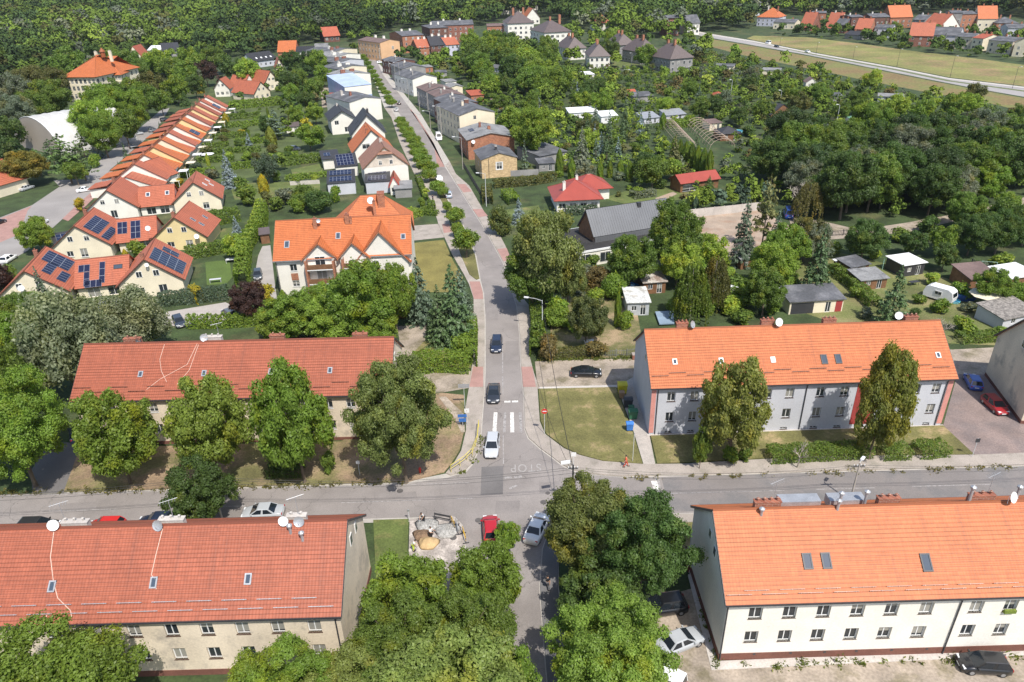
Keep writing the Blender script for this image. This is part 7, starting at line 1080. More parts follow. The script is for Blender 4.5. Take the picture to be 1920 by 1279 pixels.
# ================================================================= ROAD WORKS
def barrier(a, b, lab, m, hh=1.0):
    A, B = P(*a), P(*b); d = (B - A); L = d.length; root = empty('work_barrier', (A.x, A.y, .06), math.atan2(d.y, d.x), lab, 'barrier', 'barriers round the road works'); mb = MB(); mb.box(0, L, -.02, .02, hh - .25, hh); mb.build('board', m, root); mb = MB(); mb.box(0, L, -.02, .02, .35, .5); mb.build('board', m, root)
    for x in (.05, L - .05): mb = MB(); mb.box(x - .03, x + .03, -.03, .03, 0, hh); mb.box(x - .05, x + .05, -.35, .35, 0, .06); mb.build('foot', DARK, root)
YB = M('yellow_barrier', (.75, .45, .03), .5, .08); GB = M('grey_barrier', (.4, .42, .44), .6, .08)
barrier((815, 975), (845, 981), 'long dark topped barrier behind the rubble', DARK); barrier((846, 980), (853, 993), 'short yellow barrier behind the hole', YB); barrier((856, 984), (860, 1004), 'grey lattice barrier in the middle of the works', GB); barrier((868, 1000), (874, 1020), 'yellow barrier nearest the red car', YB)
def heap(px, r, hh, mat, lab, cat, name):
    p = P(*px); mb = MB(); n, k = 18, 6; rings = []
    for j in range(k): f = j / k; rings.append([((r * (1 - f) * (1 + .18 * math.sin(3 * t + j) + rng.uniform(-.06, .06))) * math.cos(t), (r * (1 - f) * (1 + .15 * math.cos(2 * t))) * math.sin(t), hh * (1 - (1 - f) ** 1.6) + rng.uniform(-.03, .03) * (j > 0)) for t in [2 * math.pi * i / n for i in range(n)]])
    mb.loft(rings); return tag(mb.build(name, mat, None, smooth=True, loc=(p.x, p.y, .06)), lab, cat)
heap((803, 1020), 1.15, .7, M('yellow_sand', (.5, .35, .18), .95, .12, 2, 12, .1, bump=.4), 'heap of yellow sand at the works', 'sand heap', 'sand_heap'); heap((800, 986), 1.3, .35, M('broken_stone', (.36, .35, .33), .95, .3, 5, 20, .3, bump=.9), 'pale heap of broken stone at the works', 'stone heap', 'stone_heap'); heap((838, 996), 1.4, .3, MATS['broken_stone'], 'spread of pale gravel beside the barriers', 'gravel heap', 'gravel_heap'); heap((792, 1004), 1.1, .45, M('dug_earth', (.2, .13, .08), .95, .3, 3, 12, .2, bump=.8), 'small heap of dug brown earth by the grass', 'earth heap', 'earth_heap')
cw = lambda n, c: cloth(n, c)
person((809, 1012), 'worker in a white T-shirt and dark trousers raking beside the sand heap', cw('white', (.75, .75, .75)), cw('black', (.02, .02, .025)), pose='work', rz=rad(60), z=.1)
person((776, 1034), 'worker in a white shirt and yellow trousers at the edge of the grass', cw('white', (.75, .75, .75)), cw('hivis', (.55, .7, .08)), pose='bend', rz=rad(70), z=.1)
person((795, 981), 'person crouching behind the stone heap in a dark cap', cw('pale', (.5, .5, .5)), cw('black', (.02, .02, .025)), pose='bend', rz=rad(-30), z=.1)
person((1173, 877), 'pedestrian in orange red clothes walking on the pavement', cw('orange', (.75, .12, .06)), cw('orange2', (.6, .1, .06)), pose='walk', rz=rad(90))
person((1027, 1105), 'person in black walking away down the shaded footpath', cw('black', (.02, .02, .025)), cw('grey', (.1, .1, .11)), pose='walk', rz=rad(170), z=.12)
person((1266, 1003), 'person in a pale green vest at the tree edge on the pavement', cw('vest', (.55, .65, .35)), cw('jeans', (.08, .1, .16)), rz=rad(20), z=.1); person((1274, 1000), 'person in dark clothes beside the one in the pale vest', cw('black', (.02, .02, .025)), cw('black2', (.03, .03, .03)), rz=rad(-40), z=.1)
person((1284, 1050), 'left one of two people in white shirts beside the grey gable', cw('white', (.75, .75, .75)), cw('black', (.02, .02, .025)), rz=rad(30), z=.1); person((1293, 1048), 'right one of two people in white shirts beside the grey gable', cw('pale2', (.62, .66, .75)), cw('black', (.02, .02, .025)), rz=rad(-30), z=.1)
person((1289, 1068), 'seated person in a white top and dark red trousers', cw('white', (.75, .75, .75)), cw('wine', (.2, .03, .04)), pose='sit', rz=rad(10), z=.06)
p = P(1289, 1066); root = empty('folding_stool', (p.x, p.y + .05, .06), 0, 'low stool under the seated person in dark red trousers', 'stool'); mb = MB(); mb.box(-.2, .2, -.2, .2, .34, .38); mb.build('seat', DARK, root); [(lambda q: (q.box(x, x + .03, y, y + .03, 0, .34), q.build('leg', DARK, root)))(MB()) for x in (-.19, .16) for y in (-.19, .16)]
person((812, 378), 'person in dark clothes pushing along the upper pavement', cw('navy', (.03, .04, .09)), cw('black', (.02, .02, .025)), pose='walk', rz=rad(0))
# ================================================================= WALLS AND FENCES
def fence(pts, hh, lab, mat, t=.08, posts=2.5, z0=0, slats=True, name='garden_fence', cat='fence', bars=False):
    pp = [P(*q) for q in pts]; o0 = pp[0].copy(); root = empty(name, (o0.x, o0.y, z0), 0, lab, cat); mb = MB(); pm_ = []
    for a, b in zip(pp, pp[1:]):
        d = b - a; L = d.length; d.normalize(); n = Vector((-d.y, d.x, 0)); m = (a + b) / 2 - o0
        if bars:
            for k in range(int(L / .35)): q = a - o0 + d * (k * .35); mb.obox(q + Vector((0, 0, hh / 2)), d * .03, n * .02, Vector((0, 0, hh / 2)))
            for z in (.25 * hh, .85 * hh): mb.obox(m + Vector((0, 0, z)), d * L / 2, n * .025, Vector((0, 0, .03)))
        else: mb.obox(m + Vector((0, 0, hh / 2)), d * L / 2, n * t / 2, Vector((0, 0, hh / 2)))
        for k in range(int(L / posts) + 1): q = a - o0 + d * min(L, k * posts); pb = MB(); pb.obox(q + Vector((0, 0, hh / 2 + .05)), d * .07, n * (t / 2 + .04), Vector((0, 0, hh / 2 + .05))); pm_.append(pb)
    mb.build('panel', mat, root); [pb.build('post', mat, root) for pb in pm_]; return root
fence([(1284, 409), (1372, 400), (1424, 394)], 2., 'pale concrete panel wall behind the sand lot', CONC, cat='wall', name='concrete_wall'); fence([(1415, 478), (1478, 463), (1512, 452)], 1.5, 'pale concrete panel wall at the start of the gravel track', CONC, cat='wall', name='concrete_wall')
fence([(869, 312), (905, 372), (918, 384)], 1.3, 'dark metal fence along the street before the yellow brick house', DARK, bars=True); fence([(958, 331), (1010, 328)], 1.7, 'dark slatted wall beside the yellow brick house', GREYD, cat='wall'); fence([(1513, 448), (1560, 443), (1612, 439)], 1.3, 'dark thin wire fence along the gravel track', DARK, bars=True)
fence([(1500, 214), (1560, 232), (1625, 252)], 1.3, 'dark fence along the garden lane', M('green_fence', (.03, .07, .05), .8)); fence([(1820, 500), (1880, 522), (1940, 545)], 1.6, 'dark bar fence behind the slide', DARK, bars=True); fence([(1035, 672), (1175, 668), (1195, 664)], 1.2, 'thin wire mesh fence of the corner garden', M('wire_mesh', (.2, .2, .17), .8), bars=True)
fence([(545, 348), (600, 345)], 1.2, 'pale concrete wall in the left gardens', CONC, cat='wall'); fence([(730, 598), (776, 596)], 1.8, 'brown timber fence behind the spruces', WOOD); fence([(470, 632), (520, 628), (620, 622)], .9, 'brown board fence behind the beige house', WOOD) if False else None
# bricks stack by the grey house
p = P(1193, 672); root = empty('brick_stack', (p.x, p.y, .02), 0, 'stack of red bricks at the rear corner of the grey house', 'brick stack'); mb = MB(); mb.box(-.7, .7, -.5, .5, .12, .8); mb.build('bricks', BRICK, root); mb = MB(); [mb.box(-.7, .7, y, y + .12, 0, .1) for y in (-.5, -.05, .38)]; mb.build('pallet', WOOD, root)
# roof water pool sheet behind the grey house
slab('blue_tarpaulin', [(1228, 589), (1262, 587), (1264, 611), (1236, 612)], .3, .5, M('blue_grey_sheet', (.25, .33, .42), .5, .1), kind=None, label='blue grey sheet covered pond behind the grey house', cat='tarpaulin')
# ================================================================= TREES AND HEDGES SEEN IN THE PHOTO
G_ROW = 'broadleaf trees along the cross road'
T('round', 246, 908, 750, 140, 'green', 'leftmost of the three trees before the beige house, round dark green crown', G_ROW)
T('round', 416, 905, 726, 138, (.2, .25, .045), 'tree with yellow green patches before the left half of the beige house', G_ROW)
T('round', 572, 905, 700, 134, 'green', 'narrower tree before the middle of the beige house', G_ROW)
T('round', 762, 905, 694, 166, (.14, .18, .055), 'large loose crowned tree at the right end of the beige house', G_ROW)
T('round', 68, 912, 712, 178, 'green', 'large tree with leaning trunks at the left edge of the cross road', G_ROW)
T('round', 20, 800, 655, 120, 'mid', 'tree at the left edge behind the one with leaning trunks', G_ROW); T('round', 10, 760, 640, 90, 'green')
T('willow', 150, 748, 562, 148, 'silver', 'big silvery willow left of the beige house'); T('willow', 268, 668, 552, 126, 'silver', 'silvery willow behind the left end of the red roof'); T('willow', 205, 712, 612, 78, 'grey')
T('round', 392, 985, 880, 118, 'dark', 'small dense tree behind the concrete lamp pole')
G_FG = 'trees in the foreground'
for k, x, y, w, c, a, l in (('round', 90, 1312, 290, 'green', 1., 'feathery green tree in the bottom left corner'), ('round', 520, 1305, 205, 'green', .95, 'green tree below the right part of the beige house at the bottom'), ('round', 655, 1310, 190, (.19, .23, .06), .9, 'pale green tree between the bottom beige house and the middle'), ('round', 765, 1125, 165, 'green', 1.1, 'tree just right of the beige gable'),
                            ('round', 950, 1005, 48, 'green', 1.7, 'slim green crown between the red and the white car'), ('round', 915, 1085, 128, 'green', 1.2, 'upright tree standing over the red car'), ('round', 872, 1205, 190, 'mid', 1.1, 'dark green tree in the middle bottom'), ('round', 760, 1215, 200, 'mid', 1., 'tree between the beige gable and the lower street'), ('round', 840, 1330, 300, (.19, .23, .06), .9, 'pale green crown at the bottom centre'), ('round', 930, 1280, 150, 'green', 1., 'crown reaching the lower street from the left at the bottom'),
                            ('round', 1108, 990, 170, (.15, .18, .05), 1.25, 'left half of the dark tree pair at the junction'), ('round', 1205, 1025, 180, 'dark', 1.25, 'right half of the dark tree pair beside the white house gable'), ('round', 1130, 1120, 150, 'dark', 1., 'lower crown of the dark trees at the junction'), ('round', 1140, 1230, 215, (.2, .28, .05), 1.1, 'bright green chestnut at the bottom right of the lower street'), ('round', 1195, 1310, 130, (.2, .28, .05), 1., 'lower bright green crown at the bottom edge'), ('shrub', -5, 1240, 60, 'green', 1., None)):
    TC(k, x, y, w, c, a, l, G_FG)
T('round', 1366, 868, 692, 124, (.19, .2, .05), 'browning tree before the left half of the grey house'); T('tall', 1628, 862, 660, 100, (.19, .2, .05), 'tall browning tree before the right half of the grey house')
T('round', 1311, 880, 803, 36, 'mid', 'young street tree with a thin trunk on the right pavement'); T('bare', 1495, 878, 782, 75, 'brownish', 'leafless sapling beside the clipped hedge')
for x, yb, yt, w, c in ((1366, 868, 838, 28, 'green'), (1398, 864, 842, 26, 'mid'), (1310, 866, 845, 24, 'mid'), (622, 888, 850, 30, 'mid'), (540, 880, 840, 60, 'dark')): T('shrub', x, yb, yt, w, c)
hedge([(1440, 862), (1628, 852)], 2.2, 1.5, 'mid', 'long clipped hedge before the grey house'); hedge([(1648, 856), (1700, 854)], 2.2, 1.4, 'mid', 'short hedge under the tall browning tree'); hedge([(1716, 853), (1770, 848)], 2.4, 1.4, 'mid', 'round ended hedge at the right of the grey house lawn'); hedge([(505, 890), (570, 888)], 2., 1.3, 'dark', 'dark hedge in the shade of the street trees')
def tufts(pts, n, lab, tint=(.14, .17, .04)):
    pp = [P(*q) for q in pts]; A = []
    for _ in range(n):
        k = rng.integers(len(pp) - 1); c = pp[k].lerp(pp[k + 1], rng.random()) + Vector((rng.normal() * .25, rng.normal() * .2, 0)); r = rng.uniform(.1, .35)
        for _ in range(16): A.append((c.x + rng.normal() * r, c.y + rng.normal() * r, abs(rng.normal()) * r * .7 + .03))
    pos = np.array(A); nr = rng.normal(size=pos.shape); nr[:, 2] *= .4; o = obj('weeds', leafmesh('weeds', pos, nr, .16, rng.uniform(0, 1, len(pos)), LEAF, 2.4)); o.color = (*tint, 1); tag(o, lab, None, None, 'stuff')
tufts([(1400, 1252), (1640, 1244), (1920, 1236)], 30, 'weeds along the foot of the white house'); tufts([(1166, 897), (1400, 893), (1700, 883), (1900, 876)], 45, 'weeds in the kerb of the cross road', (.19, .17, .07)); tufts([(900, 815), (893, 850), (880, 880), (850, 897)], 12, 'weeds along the yellow rail'); tufts([(1320, 1130), (1352, 1245)], 30, 'weeds beside the gable of the white house'); tufts([(0, 925), (400, 918), (766, 904)], 90, 'weeds along the left kerb', (.16, .15, .05)); tufts([(1010, 676), (1190, 672)], 50, 'weeds along the sandy lane')
# around the upper street
T('round', 1022, 590, 405, 120, (.2, .22, .07), 'huge yellowish green tree beside the curve of the street'); T('round', 1000, 586, 470, 105, 'mid', 'darker green tree below the huge yellowish one'); T('spruce', 1040, 588, 508, 48, 'spruce', 'spruce under the huge street tree'); T('round', 1065, 575, 480, 62, (.15, .18, .06))
T('round', 1180, 545, 450, 92, 'mid', 'broad tree before the white wall of the modern house'); T('round', 1258, 522, 386, 100, 'mid', 'round tree at the right end of the graphite roof'); T('shrub', 942, 440, 390, 46, (.12, .15, .045), 'round bush beside the street pavement'); T('spruce', 973, 420, 371, 36, 'blue', 'small blue spruce by the round bush')
T('spruce', 1388, 498, 368, 62, 'bluegreen', 'tall blue green spruce at the sand lot'); T('pine', 1427, 470, 328, 66, 'olive', 'thin olive pine right of the sand lot'); T('spruce', 1450, 482, 392, 52, 'bluegreen', 'bushy spruce before the gravel track'); T('weeping', 1293, 602, 486, 74, 'mid', 'weeping birch group beside the wooden hut'); T('weeping', 1335, 580, 472, 60, 'olive', 'thin browning birch by the rear gardens')
T('spruce', 1525, 556, 430, 74, 'spruce', 'dark spruce on the allotment lawn'); T('spruce', 1665, 612, 498, 76, 'spruce', 'dark spruce just behind the orange roof of the grey house'); T('bare', 1495, 405, 296, 120, 'brownish', 'tall dead birch above the dark blue van'); T('weeping', 1510, 412, 335, 56, (.16, .15, .055), 'drooping birch right of the dead one'); T('bare', 1755, 636, 565, 80, 'brownish', 'leafless tree behind the right end of the orange roof')
T('round', 1098, 648, 562, 76, (.11, .125, .045), 'dark tree in the corner garden'); T('shrub', 1045, 600, 560, 40, 'green'); T('thuja', 1157, 612, 545, 14, 'green', 'slim thuja beside the grey garage'); T('shrub', 1172, 617, 585, 26, 'green'); T('shrub', 1165, 540, 500, 40, 'lime')
for x, yb, yt, w, c in ((1045, 612, 575, 45, 'green'), (1070, 620, 600, 30, 'lime'), (1120, 668, 640, 40, 'brownish'), (1010, 655, 612, 34, 'mid'), (1025, 672, 632, 40, 'brownish'), (1150, 560, 515, 45, 'green'), (1120, 545, 505, 50, 'brownish'), (1105, 530, 500, 40, 'grey')): T('shrub', x, yb, yt, w, c)
hedge([(1004, 672), (1008, 620), (1002, 575)], 1.8, 2.2, 'mid', 'dense hedge along the street below the white lamp pole'); hedge([(1010, 674), (1060, 670), (1130, 667)], 1.2, 1.6, 'olive', 'overgrown hedge of the corner garden along the lane')
hedge([(776, 694), (830, 690), (884, 694)], 3., 2.6, 'green', 'thick ivy hedge on the left corner of the sandy lane'); hedge([(884, 690), (886, 620)], 1.6, 2.6, 'green', 'green hedge along the left pavement')
for k, x, yb, yt, w, c, l in (('spruce', 852, 640, 498, 104, 'spruce', 'large green spruce beside the left pavement'), ('spruce', 866, 600, 500, 66, 'bluegreen', 'bluish spruce right of the large green one'), ('spruce', 790, 606, 484, 76, 'bluegreen', 'bluish spruce before the lawn square'), ('round', 692, 640, 505, 130, 'green', 'large green tree before the brick balconies'), ('round', 640, 648, 560, 110, 'bright', None), ('round', 745, 622, 505, 80, 'green', None), ('round', 560, 640, 560, 110, 'green', None),
                               ('round', 605, 620, 540, 70, 'green', None), ('spruce', 826, 642, 535, 70, 'spruce', 'third spruce between the large green one and the ivy hedge'), ('round', 712, 655, 590, 80, 'green', None), ('round', 520, 645, 585, 70, 'bright', None), ('shrub', 630, 660, 612, 70, 'green', None), ('shrub', 870, 672, 630, 40, 'green', None)): T(k, x, yb, yt, w, c, l)
# globe trees along the left pavement
GT = [(875, 484, 437, 38), (860, 445, 421, 21), (853, 422, 396, 31), (840, 400, 381, 15), (832, 372, 354, 16), (822, 366, 343, 26), (806, 342, 322, 24), (801, 330, 306, 30), (793, 314, 293, 28), (787, 302, 281, 26), (783, 288, 270, 24), (777, 277, 259, 22), (769, 266, 249, 21), (763, 256, 240, 20), (757, 246, 231, 19), (750, 237, 222, 19),
      (735, 202, 188, 17), (730, 192, 180, 15), (724, 182, 171, 14), (718, 174, 164, 14), (713, 167, 156, 13), (709, 159, 148, 13), (704, 150, 140, 12), (700, 142, 132, 12), (696, 134, 124, 11), (691, 126, 116, 11), (686, 118, 109, 10), (682, 112, 103, 10)]
for x, yb, yt, w in GT: T('globe', x, yb, yt - w * .12, w * 1.25, 'green', None, 'clipped globe trees along the street')
for pts, w, h, c, l in (([(762, 408), (783, 402)], 4., 1.6, 'bright', 'light green clipped box hedge beside the garden drive'), ([(786, 401), (811, 396), (808, 385)], 1.6, 1.4, 'mid', 'low dark clipped hedge curling round the front garden'), ([(793, 402), (822, 404)], 1.6, 1.2, 'mid', 'clipped hedge end at the pavement'), ([(799, 378), (790, 350), (783, 335)], 1.2, 1.3, 'mid', 'straight clipped hedge along the left pavement'),
                        ([(912, 360), (915, 385)], 2.5, 2.2, 'olive', 'tall hedge behind the white lamp pole'), ([(925, 352), (1000, 346), (1040, 338)], 2.4, 2.2, 'olive', 'long hedge before the yellow brick house'), ([(950, 368), (965, 385)], 3., 2., 'green', 'hedge block between lawn and street'),
                        ([(300, 574), (385, 565), (430, 560)], 1.6, 2.6, 'bluegreen', 'blue green clipped hedge along the car park'), ([(365, 560), (378, 570)], 1.3, 2.9, 'yellow', 'yellow conifer gap in the blue green hedge'), ([(354, 614), (440, 612), (510, 606)], 1.6, 2.3, 'green', 'spiky thuja hedge along the lower side of the car park'),
                        ([(350, 486), (440, 470)], 2., 2.6, 'mid', 'tall hedge right of the front stepped house'), ([(385, 425), (450, 412)], 3., 3.2, 'mid', 'high dark hedge behind the yellow gable'), ([(455, 540), (462, 470), (492, 425), (494, 400)], 2.4, 3.2, 'green', 'tall hedge along the driveway'), ([(455, 500), (480, 430), (490, 395)], 1.6, 3., 'lime', 'light yellow green strip of the tall driveway hedge'),
                        ([(0, 612), (60, 610)], 3., 1.8, 'green', 'hedge at the left edge below the front stepped house')): hedge(pts, w, h, c, l, top='spiky' if 'spiky' in l else 'flat')
GH = 'clipped hedges between the terrace gardens'
for i, (p, w, h) in enumerate((([(338, 332), (405, 326)], 1.6, 2.), ([(372, 306), (440, 302)], 1.6, 1.8), ([(430, 318), (505, 312)], 1.6, 2.), ([(395, 290), (490, 284)], 1.6, 1.8), ([(440, 272), (505, 267)], 1.6, 2.), ([(400, 262), (470, 256)], 1.6, 2.), ([(425, 240), (495, 234)], 1.6, 2.), ([(410, 226), (490, 220)], 1.8, 2.2), ([(440, 205), (530, 196)], 2.5, 3.5), ([(528, 312), (606, 302)], 2., 2.6), ([(535, 338), (620, 330)], 1.4, 1.4), ([(380, 278), (430, 274)], 1.4, 1.6), ([(490, 300), (560, 293)], 1.4, 1.6))):
    hedge(p, w, h, ('green', 'mid')[i % 2], ['nearest', 'second nearest', 'third', 'fourth', 'fifth', 'sixth', 'seventh', 'eighth', 'tall ninth', 'wide', 'low lawn side', 'short', 'last'][i] + ' clipped hedge among the long terrace gardens', group=GH)
for k, x, yb, yt, w, c, l in (('spruce', 433, 352, 281, 38, 'blue', 'large blue spruce behind the rear stepped house'), ('spruce', 467, 273, 249, 17, 'blue', 'small blue spruce in the terrace gardens'), ('thuja', 496, 362, 327, 20, 'yellow', 'golden conifer in the gardens'), ('round', 583, 282, 236, 54, 'green', 'dense round garden tree left of the black roofed house'), ('pine', 520, 262, 205, 46, 'bluegreen', 'dark pine in the terrace gardens'), ('thuja', 511, 275, 238, 20, (.2, .22, .04), 'yellow green cone by the dark pine'),
                               ('round', 505, 345, 290, 44, 'bluegreen', 'blue green bush by the garden lawn'), ('spruce', 448, 452, 405, 30, 'blue', 'blue spruce at the hedge corner'), ('round', 444, 488, 444, 50, 'bright', 'light green broad tree over the patio table'), ('round', 475, 600, 535, 68, 'purple', 'purple leaved tree at the end of the car park'), ('shrub', 497, 575, 538, 40, 'yellow', 'yellow green bush beside the purple tree'), ('thuja', 537, 590, 545, 22, 'green', 'pointed thuja by the apartment corner'),
                               ('spruce', 95, 590, 500, 42, 'bluegreen', 'slim bluish spruce before the front stepped house'), ('thuja', 241, 498, 468, 14, 'yellow', 'yellow thuja between the stepped houses'), ('shrub', 262, 492, 455, 34, 'green', None), ('round', 80, 475, 415, 62, 'green', 'round green tree at the left road'), ('shrub', 155, 395, 372, 20, 'yellow', 'yellow bush by the left road'), ('round', 55, 350, 288, 78, (.19, .17, .04), 'yellow leaved tree at the left road corner'),
                               ('spruce', 184, 297, 253, 30, 'blue', 'blue spruce at the bend of the left road'), ('spruce_mid', 238, 300, 268, 14, 'deep', 'slim dark spruce beside the terrace'), ('spruce_mid', 224, 318, 302, 7, 'deep', None), ('spruce_mid', 300, 240, 228, 7, 'deep', None), ('shrub', 53, 560, 540, 30, 'green', None), ('round', 35, 655, 590, 40, 'mid', None), ('round', 8, 560, 490, 50, 'purple', 'dark purple tree at the left edge'), ('shrub', 25, 540, 500, 40, 'mid', None),
                               ('thuja', 425, 232, 212, 12, 'yellow', 'golden bush near the terrace end'), ('thuja', 377, 175, 152, 14, 'yellow', 'golden tree at the far end of the terrace'), ('round', 466, 155, 130, 16, 'yellow', 'golden round tree before the slate blue roof'), ('round', 470, 165, 112, 48, 'bright', 'fresh green tree before the slate blue roof'), ('round', 575, 248, 222, 26, 'yellow', 'yellow flowering tree beside the black roof'), ('thuja', 1020, 0, 0, 0, 'green', None))[:-1]:
    T(k, x, yb, yt, w, c, l)
GL = 'trees between the terrace and the street'
for x, y, w, c in ((560, 150, 34, 'mid'), (590, 165, 36, 'mid'), (545, 175, 34, 'green'), (575, 190, 36, 'dark'), (605, 140, 34, 'green'), (612, 180, 26, 'mid'), (535, 200, 30, 'mid'), (555, 215, 34, 'green'), (590, 210, 34, 'green'), (500, 235, 34, 'dark'), (535, 235, 30, 'green'), (450, 180, 20, 'dark'), (525, 300, 30, 'mid'), (480, 130, 26, 'green'), (600, 260, 20, 'mid')): TC('round', x, y, w, c, 1.15, None, GL)
for x, yb, yt, w, c in ((400, 336, 318, 24, 'grey'), (372, 322, 306, 22, 'bluegreen'), (388, 292, 275, 26, 'olive'), (352, 318, 306, 14, 'silver'), (455, 360, 335, 30, 'mid'), (470, 385, 350, 40, 'mid'), (540, 385, 355, 36, 'grey'), (575, 390, 350, 44, 'mid'), (600, 400, 360, 46, 'dark'), (555, 400, 375, 30, 'green'), (520, 395, 370, 30, 'mid'), (500, 385, 360, 24, 'olive'), (410, 246, 232, 22, 'dark'), (430, 300, 286, 20, 'lime'), (465, 300, 285, 22, 'green'), (560, 345, 332, 20, 'green'), (590, 340, 328, 18, 'lime'), (520, 340, 322, 22, 'mid'), (340, 352, 335, 18, 'yellow'), (455, 255, 244, 16, 'yellow'), (630, 380, 350, 20, 'green'), (500, 320, 306, 18, 'mid'), (800, 370, 352, 12, 'lime'), (790, 390, 372, 14, 'green')): T('shrub', x, yb, yt, w, c)
# west road, school surroundings
GW = 'trees around the left road and the dome hall'
for k, x, y, w, c in (('round', 168, 225, 74, 'bright'), ('round', 205, 200, 78, 'green'), ('round', 245, 205, 66, 'green'), ('round', 190, 250, 70, 'green'), ('round', 232, 235, 60, 'mid'), ('round', 270, 185, 55, 'mid'), ('round', 285, 160, 50, 'olive'), ('round', 300, 190, 40, 'mid'), ('round', 330, 165, 48, 'green'), ('round', 345, 140, 46, 'green'), ('round', 365, 160, 36, 'dark'), ('round', 320, 130, 44, 'mid'), ('round', 355, 115, 50, 'green'), ('round', 385, 135, 40, 'purple'), ('round', 262, 130, 40, 'mid'), ('round', 295, 115, 46, 'bright'), ('pine', 95, 284, 50, 'deep'), ('pine', 152, 268, 45, 'dark'), ('pine', 118, 290, 84, 'dark'), ('pine', 150, 300, 60, 'dark'), ('pine', 68, 300, 46, 'dark'), ('spruce', 345, 182, 26, 'dark'), ('spruce', 325, 178, 24, 'dark'),
                      ('round', 20, 180, 84, 'grey'), ('round', 55, 165, 76, 'olive'), ('round', 90, 185, 70, 'mid'), ('round', 25, 215, 70, 'grey'), ('round', 60, 205, 66, 'mid'), ('round', 100, 155, 56, 'olive'), ('round', 10, 250, 60, 'dark'), ('round', 12, 290, 60, 'deep'), ('round', 125, 120, 60, 'mid'), ('round', 215, 172, 46, 'mid'), ('round', 248, 168, 44, 'green'), ('round', 176, 186, 46, 'mid'), ('round', 152, 226, 50, 'green'), ('round', 140, 322, 40, 'mid'), ('shrub', 175, 300, 22, 'green'), ('shrub', 60, 420, 26, 'mid'), ('round', 400, 110, 44, 'mid'), ('round', 430, 125, 40, 'dark'), ('round', 520, 150, 20, 'mid'), ('round', 415, 150, 22, 'purple')): TC(k, x, y, w, c, 1.1, None, GW)
# right: red house garden, conifers, thujas
for k, x, yb, yt, w, c, l in (('spruce', 1090, 318, 238, 44, 'grey', 'silvery green spruce left of the thuja row'), ('spruce', 1116, 245, 196, 28, 'bluegreen', 'bluish spruce between the white greenhouses'), ('spruce', 1262, 325, 253, 42, 'olive', 'olive spruce before the greenhouse frames'), ('spruce', 1082, 190, 155, 18, 'blue', 'slim blue spruce behind the gardens'), ('spruce', 1100, 290, 215, 30, 'spruce', None), ('spruce', 1140, 300, 225, 34, 'spruce', None), ('spruce', 1170, 260, 185, 26, 'spruce', 'tall dark cypress right of the slatted greenhouse'),
                               ('spruce', 1010, 210, 180, 20, 'blue', None), ('spruce', 998, 185, 150, 16, 'blue', None), ('round', 1000, 298, 206, 80, 'green', 'big dense green tree behind the street houses'), ('round', 962, 262, 202, 56, 'green', None), ('round', 1222, 358, 297, 60, 'mid', 'round dark tree in the lawn garden'), ('thuja', 1242, 243, 212, 13, 'green', 'single cypress between two greenhouse roofs'), ('thuja', 1238, 296, 265, 13, 'dark', None), ('spruce', 1328, 362, 330, 34, 'dark', 'dark dwarf pine before the red roofed pavilion'), ('thuja', 1049, 330, 280, 16, 'green', None), ('thuja', 1072, 336, 298, 16, 'green', None), ('thuja', 1125, 335, 302, 13, 'green', None), ('thuja', 1143, 333, 302, 12, 'green', None), ('thuja', 1162, 336, 300, 14, 'green', None), ('thuja', 1180, 340, 304, 15, 'green', None), ('thuja', 1288, 398, 370, 10, 'dark', None), ('thuja', 1303, 398, 370, 14, 'bluegreen', None)): T(k, x, yb, yt, w, c, l)
for i in range(6): T('round', 1322 + i * 22, 400 - i * 3, 352 - i * 2, 30, ('green', 'bluegreen')[i % 2], None, 'tall clipped bushes along the sand lot'); 
for i in range(7): T('thuja', 1262 + i * 11, 300 + i * 5, 258 + i * 4, 15, ('green', 'mid')[i % 2], None, 'dark conifers before the greenhouse frames')
hedge([(1250, 238), (1300, 236)], 5, 2.2, 'green', 'green creeper covered shed row beside the frames'); hedge([(1560, 510), (1600, 540), (1640, 580)], 2., 1.8, 'mid', 'diagonal bean hedge across the allotment lawn'); hedge([(1510, 222), (1570, 240), (1620, 258)], 1.6, 1.6, 'dark', 'dark hedge beside the garden lane'); hedge([(1795, 640), (1870, 636)], 2.2, 1.3, 'mid', 'low hedge at the rear of the paved court')
hedge([(1060, 402), (1120, 400)], 2.4, 1.8, 'bluegreen', 'grey green hedge before the red metal roof'); hedge([(1185, 372), (1225, 366)], 3., 1.6, 'grey', 'grey green shrubs on the lawn behind the graphite roof')
